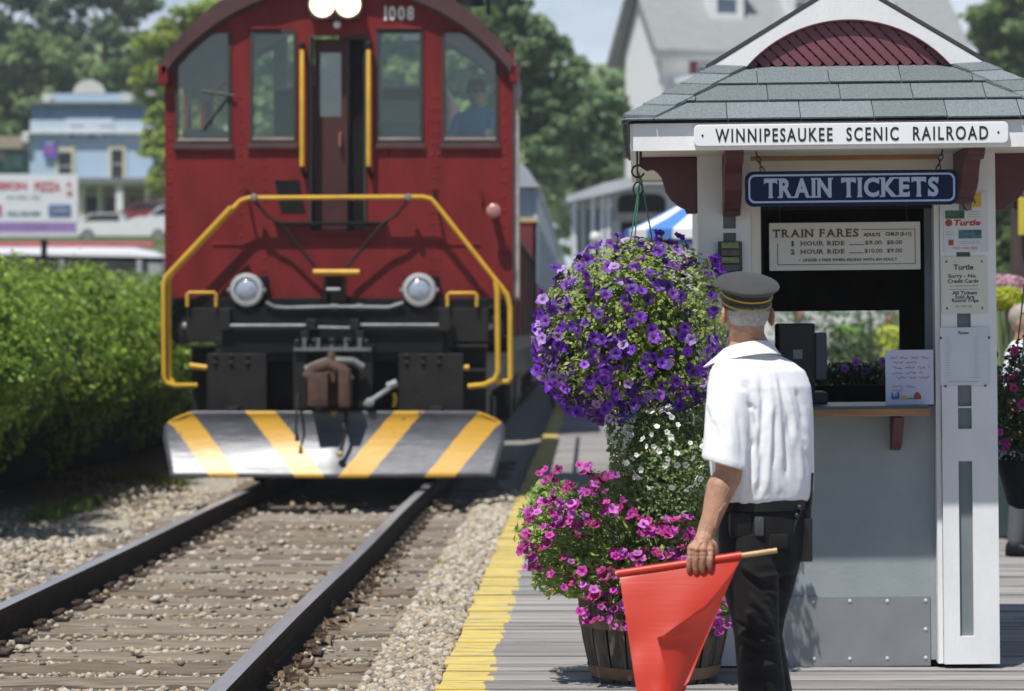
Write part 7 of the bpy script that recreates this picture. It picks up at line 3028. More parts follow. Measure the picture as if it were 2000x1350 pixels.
def tree(name, label, px, py_base, Y, clusters, leaf, size, n_per, trunk_r=.3, group='trees behind the street', z0=None, lean=0.0, flat=.75):
    """clusters: (px, py, radius in photo px, dy metres)"""
    s = F / Y
    base = W(px, py_base, Y)
    if z0 is not None: base.z = z0
    t = thing(name, label, 'tree', base, group)
    mb = MB()
    tops = [W(c[0], c[1], Y + c[3]) for c in clusters]
    top = max(tops, key=lambda p: p.z)
    trunk = [base, base.lerp(top, .35) + Vector((.1, 0, 0)), base.lerp(top, .7), top]
    trunk[1].x = base.x + (top.x - base.x) * .2
    mb.tube(trunk, [trunk_r, trunk_r * .8, trunk_r * .5, trunk_r * .1], 9)
    for p in tops:
        k = max(.25, min(.85, (p.z - base.z) / (top.z - base.z + 1e-6) - .12))
        q = trunk[0].lerp(trunk[1], k / .35) if k < .35 else (trunk[1].lerp(trunk[2], (k - .35) / .35) if k < .7 else trunk[2].lerp(trunk[3], (k - .7) / .3))
        mb.tube([q, (q + p) / 2 + Vector((0, 0, .2)), p], [trunk_r * .35, trunk_r * .2, trunk_r * .05], 6)
    mb.build('trunk', bark, t, smooth=True)
    P, N = [], []
    for (c, p) in zip(clusters, tops):
        r = c[2] / s
        m = int(1.5 * n_per * (c[2] / 40.0) ** 2)
        # each cluster breaks into tufts
        k = 26
        d = bg.normal(0, 1, (k, 3)); d /= np.linalg.norm(d, axis=1, keepdims=True)
        for j in range(k):
            cc = np.array(p) + d[j] * r * np.array([.8, .8, flat]) * bg.uniform(.2, 1.3)
            a, b = blob_points(max(6, m // k), cc, np.array([.34, .34, .24]) * r * bg.uniform(.55, 1.35), bg, shell=.8, lump=.45, lumps=8)
            P.append(a); N.append(b)
    P, N = np.concatenate(P), np.concatenate(N)
    foliage('crown', P, N * .6 + np.array([0, -.1, .5]), bg.uniform(.6, 1.3, len(P)) * size, leaf, bg, t, 'quad', aspect=.8)
    return t


dk_leaf = leaf_mat('dark pine leaf', (.08, .14, .07), (.21, .30, .15), .45)
md_leaf = leaf_mat('mid green leaf', (.13, .22, .08), (.33, .45, .18), .5)
lt_leaf = leaf_mat('light green leaf', (.24, .34, .06), (.46, .54, .13), .5)
ev_leaf = leaf_mat('evergreen leaf', (.11, .20, .10), (.29, .41, .20), .5)

tree('pine_tree', 'tall dark pine with open crown and bare trunk behind the blue building', 202, 430, 168,
     [(205, -30, 60, 0), (160, 0, 42, 0), (245, 15, 38, 1), (130, 60, 36, 0), (215, 62, 40, -1), (265, 75, 34, 0), (160, 105, 34, 1), (110, 20, 30, 0), (285, 10, 30, 2), (235, 115, 26, 0)], dk_leaf, .42, 620, .35)
tree('pine_tree', 'dark pine reaching out of the top left corner of the photo', 40, 430, 172,
     [(20, -20, 50, 0), (70, 10, 40, 0), (-10, 60, 45, 0), (50, 75, 30, 1), (90, 55, 26, 0)], dk_leaf, .42, 560, .35)
tree('leafy_tree', 'mid green broad tree behind the left end of the blue building', 60, 440, 158,
     [(30, 130, 70, 0), (100, 110, 55, 0), (0, 190, 70, 1), (75, 195, 62, 0), (40, 255, 60, 0), (130, 160, 46, 2), (-20, 250, 60, 0), (150, 130, 40, 3), (0, 320, 60, 0)], md_leaf, .42, 700, .35)
tree('leafy_tree', 'green tree filling the gap right behind the roof of the blue building', 250, 440, 160,
     [(225, 150, 44, 0), (265, 120, 40, 0), (190, 165, 36, 0), (280, 175, 40, 0), (245, 190, 40, 0), (160, 190, 40, 0), (120, 200, 40, 0)], md_leaf, .40, 650, .3)
tree('leafy_tree', 'pale yellow green tree rising beside the left edge of the locomotive', 340, 450, 118,
     [(330, 75, 55, 0), (385, 45, 50, 0), (300, 140, 46, 0), (350, 160, 55, 0), (320, 225, 46, 0), (310, 290, 40, 0), (400, 110, 55, 1), (420, 190, 60, 1), (370, 260, 60, 0), (430, 30, 40, 0), (318, 350, 36, 0), (380, 340, 50, 0), (440, 280, 50, 0)], lt_leaf, .32, 720, .28)
EG = 'trees right of the locomotive'
tree('leafy_tree', 'large dark green tree directly right of the locomotive cab', 985, 600, 96,
     [(960, 10, 70, 0), (1015, 60, 62, 0), (920, 60, 70, 0), (1060, 110, 56, 0), (980, 130, 75, 0), (1050, 190, 66, 0), (1000, 230, 80, 1), (1085, 165, 46, 0), (1090, 240, 50, 0), (940, 180, 80, 0), (1060, 300, 60, 0), (1120, 290, 46, 1), (900, -20, 50, 0)], ev_leaf, .30, 760, .32, EG, z0=-.2)
tree('leafy_tree', 'dark green round tree between the tall tree and the white house', 1150, 600, 104,
     [(1125, 130, 30, 0), (1135, 195, 40, 0), (1175, 240, 36, 0), (1200, 200, 30, 0), (1195, 165, 20, 1), (1160, 300, 40, 0), (1205, 290, 34, 0), (1125, 250, 40, 0), (1110, 330, 40, 0), (1180, 340, 34, 0)], ev_leaf, .30, 620, .25, EG, z0=-.2)
tree('leafy_tree', 'green tree behind the locomotive cab, seen through its windows', 820, 600, 90,
     [(860, 120, 90, 0), (780, 90, 90, 0), (820, 210, 90, 0), (900, 230, 80, 0), (740, 190, 80, 0), (700, 100, 80, 0), (620, 130, 80, 0), (540, 120, 80, 0), (600, 230, 80, 0), (520, 210, 80, 0), (660, 220, 80, 0), (460, 160, 70, 0), (560, 290, 80, 0), (780, 290, 80, 0), (880, 40, 80, 0)], md_leaf, .36, 520, .3, EG, z0=-.2)
tree('leafy_tree', 'dark leafy tree beside the right end of the white house', 1960, 500, 120,
     [(1930, 30, 50, 0), (1975, 60, 60, 0), (1950, 110, 44, 0), (2010, 20, 60, 0), (1990, 130, 50, 0), (1925, 80, 36, 0), (1940, -30, 50, 0), (2040, 100, 70, 0)], md_leaf, .36, 700, .3)
tree('leafy_tree', 'green tree at the platform end behind the right post of the booth', 1965, 620, 52,
     [(1955, 400, 60, 0), (1985, 460, 50, 0), (1945, 480, 50, 0), (1990, 380, 60, 1), (1960, 540, 44, 0), (1930, 430, 40, 0)], md_leaf, .17, 620, .14, None, z0=-.2)

# ---- wooded slope closing the view far behind
n = 26000
x = bg.uniform(-75, 70, n); y = bg.uniform(176, 240, n)
ht = 9 + 3.5 * np.sin(x * .13 + 1) + 2.5 * np.sin(x * .31) + (y - 176) * .08 - np.clip((x + 8) / 12, 0, 1) * 3
z = terrain_z(-30, 180) + ht * np.sqrt(bg.uniform(0, 1, n))
o = foliage('woods', np.stack([x, y, z], 1), np.tile([0, -.5, .7], (n, 1)), bg.uniform(.9, 1.9, n), md_leaf, bg, None, 'quad', aspect=.8)
o['kind'] = 'stuff'

# ---- clipped hedge along the track
hedge = thing('hedge', 'dense clipped green hedge beside the gravel left of the track', 'hedge', (-6.4, 30, -.2))


def hedge_surface(n, core=False):
    """points on a rounded, undercut hedge; u along, a round the section"""
    y0, y1 = 20.4, 48.0
    u = bg.uniform(0, 1, n) ** 1.8
    y = y0 + (y1 - y0) * u
    a = bg.uniform(-1.15, 2.2, n)              # 0 = right side, pi/2 = top
    end = bg.uniform(0, 1, n) < .30            # rounded near end
    ca, sa_ = np.cos(a), np.sin(a)
    hw_, hh_ = 2.12, .95
    zc0 = .95
    x = -6.45 + hw_ * np.sign(ca) * np.abs(ca) ** .8
    z = zc0 + hh_ * np.sign(sa_) * np.abs(sa_) ** .9
    z = np.where(z < zc0, zc0 + (z - zc0) * 1.25, z)
    nx, nz, ny = ca, sa_, np.zeros(n)
    # the near end: a quarter-round of the same section
    b = bg.uniform(0, math.pi / 2, n)
    k = np.cos(b) ** .6
    x = np.where(end, -6.45 + (x + 6.45) * k, x)
    z = np.where(end & (z > zc0), zc0 + (z - zc0) * (.35 + .65 * k), z)
    y = np.where(end, y0 + .9 - 1.5 * np.sin(b), y)
    ny = np.where(end, -np.sin(b), ny)
    nx = np.where(end, nx * np.cos(b), nx)
    nz = np.where(end, nz * np.cos(b), nz)
    # narrower towards the ground
    low = np.clip((zc0 + .05 - z) / 1.2, 0, 1) ** .85
    x = np.where(nx > 0, x - 1.15 * low, x)
    y = np.where(end, y + 2.1 * low, y)
    bump = .12 * np.sin(x * 3.1 + y * 1.3) + .11 * np.sin(y * 3.7 + z * 2.1 + 1) + .09 * np.sin(x * 6.3 - z * 7 + y * 5) + .05 * np.sin(y * 11 + z * 9)
    P = np.stack([x, y, z], 1)
    N = np.stack([nx, ny, nz], 1)
    N /= np.linalg.norm(N, axis=1, keepdims=True)
    return P + N * bump[:, None], N


n = 90000
P, N = hedge_surface(n)
P = P - N * (bg.uniform(0, 1, n) ** 1.5)[:, None] * .28
P[:, 2] = np.maximum(P[:, 2], -.18)
hl_ = leaf_mat('hedge leaf', (.055, .14, .018), (.34, .48, .07), .38)
foliage('leaves', P, N + np.array([0, -.2, .4]), bg.uniform(.05, .11, n) * np.clip(P[:, 1] / 24, .9, 1.6), hl_, bg, hedge, 'leaf')
mb = MB()
sec = [(-7.6, -.2), (-8.0, .9), (-7.4, 1.5), (-6.2, 1.68), (-5.2, 1.4), (-4.7, .95), (-5.1, .5), (-5.7, -.2)]
mb.loft([[((p[0] + 6.4) * k - 6.4, y, .95 + (p[1] - .95) * k) for p in sec] for y, k in ((20.9, .55), (21.6, .85), (22.8, 1), (47.5, 1))])
mb.box(-7.2, -5.9, 23.0, 47, -.21, .4)
mb.build('dark_core', mat('dark hedge core', (.012, .018, .008), .9, .4, 9), hedge)  # solid dark core added to stop sight through the leaves
# a few shoots that stand above the clipped top
sp = []
for k in range(240):
    y = bg.uniform(19.8, 34); x = bg.uniform(-7.5, -4.6)
    sp.append((x, y, 1.9 - .35 * max(0, x + 5.6) ** 1.4 + bg.uniform(.0, .18)))
P = np.repeat(np.array(sp), 14, 0) + bg.normal(0, .035, (240 * 14, 3)) * np.array([1, 1, 1.6])
foliage('shoots', P, np.tile([0, 0, 1.0], (len(P), 1)), bg.uniform(.04, .08, len(P)), leaf_mat('young hedge leaf', (.13, .2, .04), (.30, .38, .09), .4), bg, hedge, 'leaf')

# ---- blue false-front building on the bank
YB_ = 142
def G(px, py, Y=YB_):
    p = W(px, py, Y)
    return p.x, p.z
gz = terrain_z(-20, YB_)
bb = thing('blue_building', 'pale blue false-front wooden building with an arched crest and a porch', 'building', (G(178, 0)[0], YB_, gz))
pb = mat('pale blue siding', (.42, .55, .68), .6, .06, 2, stretch=(1, 1, 12))
sb_ = mat('slate blue shingles', (.16, .26, .40), .7, .15, 3)
trim = mat('pale trim', (.62, .62, .58), .6, .05, 4)
crm = mat('cream trim', (.60, .58, .42), .6, .05, 4)
def slab(name, x0, y0, x1, y1, d0, d1, m, par, Y=YB_, **kw):
    a, b = G(x0, y0, Y), G(x1, y1, Y)
    return MB().box(min(a[0], b[0]), max(a[0], b[0]), Y + d0, Y + d1, min(a[1], b[1]), max(a[1], b[1])).build(name, m, par, **kw)
x0, z1 = G(58, 258); x1, _ = G(298, 258)
wl0, wl1 = G(128, 300), G(122, 300)
mb = MB()
holes = []
for (a, b, c, d) in ((115, 298, 140, 352), (218, 293, 240, 348)):
    p, q = G(a, d), G(b if False else c, b)
    holes.append([(G(a, 0)[0], G(0, d)[1]), (G(a, 0)[0], G(0, b)[1]), (G(c, 0)[0], G(0, b)[1]), (G(c, 0)[0], G(0, d)[1])])
mb.slab_hole([(x0, gz), (x0, z1), (x1, z1), (x1, gz)], holes, YB_, YB_ + .3)
mb.box(x0, x1, YB_ + .31, YB_ + 9, gz, z1)
mb.build('wall', pb, bb)
slab('upper_wall', 60, 235, 298, 257, -.15, .6, mat('pale blue board', (.50, .60, .70), .6, .05, 3), bb)
slab('mansard', 62, 205, 296, 234.5, .0, .7, sb_, bb)
slab('parapet', 94, 183, 250, 200, -.1, .5, pb, bb)
slab('cornice', 55, 200.5, 297, 204.5, -.4, .8, mat('dark cornice', (.16, .17, .16), .7, .1, 4), bb)
slab('cornice', 50, 257.5, 304, 262, -.35, .6, trim, bb)
mb = MB()
c = G(174, 184)
mb.prism([(c[0] + .80 * math.cos(a), c[1] + .72 * math.sin(a)) for a in [math.pi * i / 14 for i in range(15)]], YB_ - .1, YB_ + .3)
mb.build('arched_crest', trim, bb)
mb = MB()
for px in (94, 250):
    p = G(px, 192)
    mb.lathe((p[0], YB_ - .35, p[1]), (0, 1, 0), [(.26, 0), (.26, .8)], n=14)
for px in (52, 302):
    p = G(px, 268)
    mb.bbox(p[0] - .18, p[0] + .18, YB_ - .4, YB_ + .2, p[1] - .3, p[1] + .2, .05)
mb.split('scroll', trim, bb)
slab('chimney', 268, 155, 288, 203, 3, 3.6, mat('grey chimney', (.40, .38, .37), .8, .1, 4), bb)
for (a, b, c, d) in ((115, 298, 140, 352), (218, 293, 240, 348)):
    w = slab('window', a - 6, b - 10, c + 6, b - 1, -.08, -.005, crm, bb)
    slab('frame', a - 6, b - .9, a - .2, d + 1, -.08, -.005, crm, w)
    slab('frame', c + .2, b - .9, c + 6, d + 1, -.08, -.005, crm, w)
    slab('sill', a - 8, d + 1.2, c + 8, d + 7, -.15, -.005, crm, w)
    slab('glass', a + .3, b + .3, c - .3, d - .3, .1, .12, M['darkglass'], w)
    slab('sash_bar', a + .3, (b + d) / 2 - 2, c - .3, (b + d) / 2 + 2, .05, .095, mat('sash', (.30, .32, .30), .6, .1, 4), w)
# writing board and purple sign
sg_ = slab('wall_sign', 130, 232, 222, 271, -.22, -.16, mat('white blue board', (.60, .66, .78), .5, .04, 4), None)
tag(sg_, 'white shop board with blurred purple lettering on the blue building', 'sign')
purp = mat('purple lettering', (.10, .08, .38), .6, .2, 3)
for (x_, y_, w_, h_, m_) in ((142, 264, 17, 10, purp), (159, 266, 12, 7, purp), (179, 266, 22, 7, purp), (204, 262, 12, 12, purp), (216, 262, 9, 9, purp), (150, 247, 26, 3, mat('faint lettering', (.38, .42, .56), .6)), (205, 247, 24, 3, None)):
    m_ = m_ or bpy.data.materials['faint lettering']
    p = W(x_, y_, YB_ - .23)
    put_text({142: 'B', 159: 'ay', 179: 'side', 204: 'G', 216: 'ifts'}.get(x_, 'cards  books'), h_ / 38 * 1.1, m_, (p.x, YB_ - .225, p.z), sg_, fit=w_ / 38.7, bold=.02, extrude=.004)
ps_ = slab('purple_sign', 86, 275, 112, 309, -.2, -.1, mat('purple board', (.14, .10, .45), .5, .2, 4), None)
tag(ps_, 'small square purple sign left of a window on the blue building', 'sign')
slab('emblem', 91, 286, 107, 300, -.22, -.201, mat('violet emblem', (.34, .10, .38), .5, .4, 9), ps_)
slab('emblem_top', 91, 277, 107, 284, -.22, -.201, mat('grey emblem', (.28, .32, .42), .5, .2, 9), ps_)
# porch
pr_ = slab('porch_roof', 150, 352, 312, 361, -2.2, -.01, mat('porch roof', (.18, .19, .20), .7, .1, 4), bb)
slab('porch_ceiling', 152, 361.3, 310, 366, -2.1, -.02, crm, bb)
for px, m_, w_ in ((246, M['white'], 6.5), (172, crm, 4), (296, crm, 4), (205, crm, 3)):
    slab('porch_post', px - w_, 366.3, px + w_, 445, -2.0 if px == 246 else -1.6, -1.75 if px == 246 else -1.4, m_, bb)
slab('door', 168, 385, 196, 445, -.06, -.004, M['black'], bb)
slab('porch_wall', 152, 366.5, 310, 445, -.003, -.001, mat('tan porch wall', (.30, .26, .17), .7, .15, 2), bb)
slab('shop_window', 256, 385, 284, 440, -.06, -.004, M['darkglass'], bb)
slab('shop_window', 208, 385, 228, 440, -.06, -.004, M['darkglass'], bb)
# brown-roofed stand at far left
lf = thing('roadside_stand', 'low roadside stand with tan roof and dark green front at the left edge', 'stand', (G(10, 0, 150)[0], 150, terrain_z(-25, 150)))
slab('roof', -80, 268, 50, 292, -1, 4, mat('tan roof', (.34, .28, .20), .8, .1, 3), lf, 150)
slab('front', -78, 292.5, 48, 470, 0, 3, mat('dark green front', (.06, .12, .10), .7, .3, 1.2), lf, 150)
slab('panel', 8, 300, 44, 330, -.1, -.01, mat('green panel', (.14, .26, .24), .6, .3, 3), lf, 150)
slab('panel', -20, 297, 9, 314, -.12, -.02, mat('pink panel', (.52, .34, .36), .6, .2, 3), lf, 150)

# ---- pizza billboard
YS = 124
pz_ = thing('billboard', 'white PIZZA billboard with red letters and a blue panel, over a purple banner', 'billboard', (G(70, 0, YS)[0], YS, terrain_z(-22, YS)))
slab('board', -60, 340, 152, 434, 0, .15, mat('billboard white', (.72, .74, .76), .5, .04, 3), pz_, YS)
slab('post', 155, 425, 173, 472, -.1, .3, M['white'], pz_, YS)
slab('post', -52, 434.5, -40, 480, 0, .15, M['white'], pz_, YS)
redb = mat('billboard red', (.50, .09, .10), .5, .1, 4)
for txt, x_, y_, w_, h_, m_ in (('NAPOSON', 8, 363, 88, 15, redb), ('PIZZA', 93, 365, 52, 18, redb), ('&', 135, 360, 9, 10, redb), ('S', 136, 378, 11, 9, redb), ('subs  salads  wings', 45, 385, 66, 6, mat('faint green print', (.45, .55, .54), .6)), ('CALL 366-4400', 46, 417, 66, 8, mat('green print dark', (.16, .28, .24), .6))):
    if txt == 'NAPOSON': txt = 'MUSSON'
    p = W(x_, y_, YS - .02)
    put_text(txt, h_ / 44 * 1.35, m_, (p.x, YS - .012, p.z), pz_, fit=w_ / 44.3, bold=.02, extrude=.006)
bl = slab('blue_panel', 94, 401, 139, 422, -.03, -.002, mat('green edge', (.16, .34, .16), .6), pz_, YS)
slab('panel_face', 97, 400, 137, 421, -.05, -.0301, mat('blue panel', (.06, .12, .36), .6, .1, 3), bl, YS)
p = W(117, 411, YS - .06)
put_text('SUBWAY'[0:0] + 'OPEN', .26, mat('khaki print', (.30, .34, .28), .6), (p.x, YS - .056, p.z), bl, fit=.72, bold=.012, extrude=.004)
slab('red_panel', -30, 400, 3, 421, -.04, -.002, redb, pz_, YS)
bn = slab('banner', -60, 435, 154, 454, -.3, -.25, mat('purple banner', (.26, .16, .38), .6, .25, 1.2), None, YS)
tag(bn, 'faded purple banner stretched under the white billboard', 'banner')
slab('low_wall', -60, 455, 156, 476, -.4, .2, mat('low white wall', (.66, .67, .70), .6, .05, 2), None, YS)
tag(bpy.data.objects['low_wall'], 'low white wall along the street under the billboard', 'wall')


# ---- vehicles
def car_profile(t, pts, y0, y1, m, name, inset=.0):
    mb = MB()
    n = len(pts)
    rows = []
    for (yy, k) in ((y0, .93), (y0 + .12, 1.0), (y1 - .12, 1.0), (y1, .93)):
        cz = sum(p[1] for p in pts) / n
        cx = sum(p[0] for p in pts) / n
        rows.append([(cx + (p[0] - cx) * (k * .5 + .5), yy, cz + (p[1] - cz) * k) for p in pts])
    mb.loft(rows)
    return mb.build(name, m, t, smooth=True, angle=50)


def car(name, label, cx, Y, zg, ln, body, cabin, paint, cat='car', group='cars parked on the street'):
    """side-on vehicle; body, cabin outlines in metres from the centre and the ground"""
    t = thing(name, label, cat, (cx, Y, zg), group)
    w = 1.75
    car_profile(t, [(cx + x, zg + z) for x, z in body], Y - w / 2, Y + w / 2, paint, 'body')
    car_profile(t, [(cx + x, zg + z) for x, z in cabin], Y - w / 2 + .12, Y + w / 2 - .12, paint, 'cabin')
    gx = sum(x for x, z in cabin) / len(cabin)
    gzm = sum(z for x, z in cabin) / len(cabin)
    for s, yy in ((-1, Y - w / 2 + .11), (1, Y + w / 2 - .11)):
        MB().prism([(cx + gx + (x - gx) * .86, zg + gzm + (z - gzm) * .72) for x, z in cabin], yy - .02, yy + .02).build('side_window', M['darkglass'], t)
    for x in (-ln * .31, ln * .31):
        for yy in (Y - w / 2 + .1, Y + w / 2 - .1):
            s = -1 if yy < Y else 1
            wb = MB().lathe((cx + x, yy - s * .1, zg + .33), (0, s, 0), [(.2, 0), (.33, .02), (.33, .18), (.26, .2), (.05, .2)], n=22).build('wheel', M['black'], t, smooth=True)
            MB().lathe((cx + x, yy + s * .09, zg + .33), (0, s, 0), [(.2, 0), (.2, .02), (.05, .03)], n=16).build('rim', M['steel'], wb)
    for x, m_ in ((max(p[0] for p in body) - .02, mat_lamp), (min(p[0] for p in body) + .02, M['maroon'])):
        mb = MB()
        mb.bbox(cx + x - .06, cx + x + .06, Y - .75, Y - .4, zg + .62, zg + .78, .02)
        mb.build('lamp', m_, t)
        mb = MB()
        mb.bbox(cx + x - .06, cx + x + .06, Y + .4, Y + .75, zg + .62, zg + .78, .02)
        mb.build('lamp', m_, t)
    return t


mat_lamp = mat('lamp lens', (.5, .5, .46), .2, .1, 5)
wpaint = mat('white car paint', (.74, .75, .77), .25, .03, 2, coat=.5)
rpaint = mat('dark red car paint', (.26, .03, .04), .3, .1, 2, coat=.5)
spaint = mat('silver car paint', (.40, .41, .42), .3, .06, 2, metal=.4, coat=.4)
YCAR = 112
zc_ = terrain_z(-20, YCAR)
s_ = F / YCAR
z_at = lambda py, Y: CAMZ - (py - 640) * Y / F
cxp = (247 - 1150) / s_
zg = z_at(478, YCAR)
car('pickup_truck', 'white pickup truck with long load bed in front of the blue building', cxp, YCAR, zg, 4.5,
    [(-1.85, .35), (-1.9, .8), (-1.2, .88), (1.8, .92), (1.86, .4), (1.5, .3), (-1.5, .3)], [(-1.7, .86), (-1.35, 1.22), (-.1, 1.24), (.0, .87)], wpaint, 'pickup truck')
car('white_car', 'white car parked behind the pickup truck, close to the locomotive', (335 - 1150) * 116 / F, 116, z_at(470, 116), 4.3,
    [(-1.8, .4), (-1.85, .75), (-1.3, .95), (1.6, 1.0), (1.9, .8), (1.9, .4), (1.5, .3), (-1.5, .3)], [(-.9, .95), (-.4, 1.4), (.9, 1.4), (1.4, .97)], wpaint)
car('red_car', 'dark red car parked by the porch of the blue building', (290 - 1150) * 134 / F, 134, z_at(452, 134), 4.3,
    [(-1.9, .4), (-1.9, .8), (-1.2, .95), (1.5, .95), (1.9, .8), (1.9, .4), (1.5, .3), (-1.5, .3)], [(-1.0, .95), (-.5, 1.4), (.9, 1.4), (1.4, .95)], rpaint)
# white-roofed bus below the bank, its red band showing along the roof
YBU = 58
bus = thing('parked_bus', 'long parked bus with white roof, red band and dark windows behind the hedge', 'bus', ((90 - 1150) * YBU / F, YBU, -.2))
def bz(py): return CAMZ - (py - 640) * YBU / F
def bxp(px): return (px - 1150) * YBU / F
xA, xB = bxp(-420), bxp(322)
mb = MB()
rows = []
for (yy, dz, dx) in ((YBU - .02, 0, 0), (YBU + .25, .09, .05), (YBU + 1.2, .16, .1), (YBU + 2.2, .09, .05), (YBU + 2.5, 0, 0)):
    zt_ = bz(478) - .16 + dz
    rows.append([(xA + dx, yy, bz(497)), (xA + dx, yy, zt_)] + [(xA + (xB - xA) * k / 10, yy, zt_) for k in range(1, 9)] + [(xB - .75, yy, zt_ - .01), (xB - .3 - dx, yy, zt_ - .08), (xB - .05 - dx, yy, zt_ - .2), (xB - dx, yy, bz(503))])
mb.loft(rows)
mb.build('roof', wpaint, bus, smooth=True, angle=50)
MB().bbox(xA, xB - .05, YBU, YBU + 2.48, .3, bz(504), .05).build('body', spaint, bus)
MB().box(xA + .3, xB - .35, YBU - .02, YBU - .003, bz(540), bz(507)).build('window_band', M['darkglass'], bus)
for px in (272, 120, -60, -200):
    MB().box(bxp(px - 5), bxp(px + 5), YBU - .03, YBU - .0205, bz(540), bz(507)).build('window_post', spaint, bus)
mb = MB()
mb.bbox(xA, xB - .4, YBU + 1.1, YBU + 1.4, bz(478) - .01, bz(470), .03)
mb.build('roof_band', mat('red band', (.45, .10, .12), .5, .1, 3), bus)
for px in (-250, 230):
    for yy, s in ((YBU + .0, -1), (YBU + 2.48, 1)):
        MB().lathe((bxp(px), yy - s * .3, .3), (0, s, 0), [(.3, 0), (.5, .02), (.5, .3), (.35, .31), (.05, .31)], n=20).build('wheel', M['black'], bus)
pt = thing('black_post', 'short black post standing in front of the parked bus', 'post', (bxp(86) * 50 / YBU, 50, -.2))
p = W(86, 470, 50)
mb = MB()
mb.lathe((p.x, 50, -.2), (0, 0, 1), [(.055, 0), (.055, p.z + .15), (.075, p.z + .16), (.075, p.z + .2), (.03, p.z + .22)], n=12)
mb.build('shaft', M['black'], pt)

# ---- white house with dormers, behind the booth
YW = 112
hx = (1292 - 1150) * YW / F
hz = terrain_z(12, YW)
hs_ = F / YW
hrot = rad(18)
house = thing('white_house', 'large white clapboard house with grey roof, dormers and maroon shutters', 'house', (hx, YW, hz - 1), None, (0, 0, hrot), local=True)
hwall = mat('white clapboard', (.80, .80, .79), .6, .05, 2, stretch=(1, 1, 14))
hroof = mat('grey house roof', (.27, .285, .285), .85, .08, 3, stretch=(1, 1, 1), bump=.2, bscale=30)
shut = mat('maroon shutter', (.14, .03, .04), .6, .15, 4)
H0 = hz - 1
def hzp(py): return CAMZ - (py - 640) * YW / F - H0
EV = hzp(82)
LEN, DEPH = 12.9, 4.7
RIDGE = EV + 3.0
# walls
def hxp(px): return ((px - 1150) * YW / F - hx) / math.cos(hrot)
wins = [(1364, 1408, 98, 150), (1520, 1564, 98, 150), (1690, 1734, 98, 150), (1840, 1880, 98, 150)]
holes = [[(hxp(a), hzp(d)), (hxp(a), hzp(b)), (hxp(c), hzp(b)), (hxp(c), hzp(d))] for (a, c, b, d) in wins]
mb = MB()
mb.slab_hole([(0, 0), (0, EV), (LEN, EV), (LEN, 0)], holes, 0, .25)
mb.box(.26, LEN - .26, DEPH - .25, DEPH, 0, EV)
mb.build('wall', hwall, house)
for xw in (0, LEN - .25):
    mb = MB()
    mb.prism([(.251, 0), (.251, EV), (DEPH / 2, RIDGE - .45), (DEPH - .251, EV), (DEPH - .251, 0)], xw, xw + .25, axis='x')
    mb.build('gable_wall', hwall, house)
mb = MB()
for (y0, y1) in ((-.75, DEPH / 2), (DEPH + .75, DEPH / 2)):
    z0 = EV - .35
    v = [(-.5, y0, z0), (LEN + .5, y0, z0), (LEN + .5, y1, RIDGE), (-.5, y1, RIDGE)]
    v += [(x, y, z - .22) for x, y, z in v]
    mb.add(v, [(0, 1, 2, 3), (4, 7, 6, 5), (0, 4, 5, 1), (1, 5, 6, 2), (2, 6, 7, 3), (3, 7, 4, 0)])
roof_h = mb.build('roof', hroof, house)
MB().box(-.35, LEN + .35, -.7, -.001, EV - .72, EV - .575).build('eave_board', mat('eave white', (.68, .70, .70), .6, .05, 3), house)
for (a, c, b, d) in wins:
    x0, x1, z0, z1 = hxp(a), hxp(c), hzp(d), hzp(b)
    w = MB().slab_hole([(x0, z0), (x0, z1), (x1, z1), (x1, z0)], [[(x0 + .07, z0 + .07), (x0 + .07, z1 - .07), (x1 - .07, z1 - .07), (x1 - .07, z0 + .07)]], .05, .12).build('window', M['white'], house)
    MB().box(x0 + .07, x1 - .07, .09, .1, z0 + .07, z1 - .07).build('glass', mat('blue glass', (.09, .13, .20), .15, .3, 2), w)
    MB().box(x0, x1, .06, .085, (z0 + z1) / 2 - .04, (z0 + z1) / 2 + .04).build('sash_bar', M['white'], w)
    for xs0 in (x0 - .36, x1 + .02):
        MB().box(xs0, xs0 + .34, -.06, -.002, z0, z1).build('shutter', shut, house)
# lower bay roof / porch catching the sun
MB().box(.6, LEN - .2, -2.2, -.02, 0, hzp(165)).build('porch', hwall, house)
MB().box(.4, LEN, -2.4, -.01, hzp(165) + .002, hzp(155)).build('porch_roof', M['white'], house)
for fl in range(3):
    for k in range(5):
        x0, z0 = 1.3 + k * 2.35, hzp(165) - 2.7 - fl * 3.1
        if z0 < .4: continue
        w = MB().slab_hole([(x0 - .08, z0 - .08), (x0 - .08, z0 + 1.68), (x0 + 1.08, z0 + 1.68), (x0 + 1.08, z0 - .08)], [[(x0, z0), (x0, z0 + 1.6), (x0 + 1, z0 + 1.6), (x0 + 1, z0)]], -2.26, -2.202).build('window', M['white'], house)
        MB().box(x0, x0 + 1, -2.215, -2.203, z0, z0 + 1.6).build('glass', M['darkglass'], w)
        MB().box(x0, x0 + 1, -2.24, -2.217, z0 + .77, z0 + .83).build('sash_bar', M['white'], w)
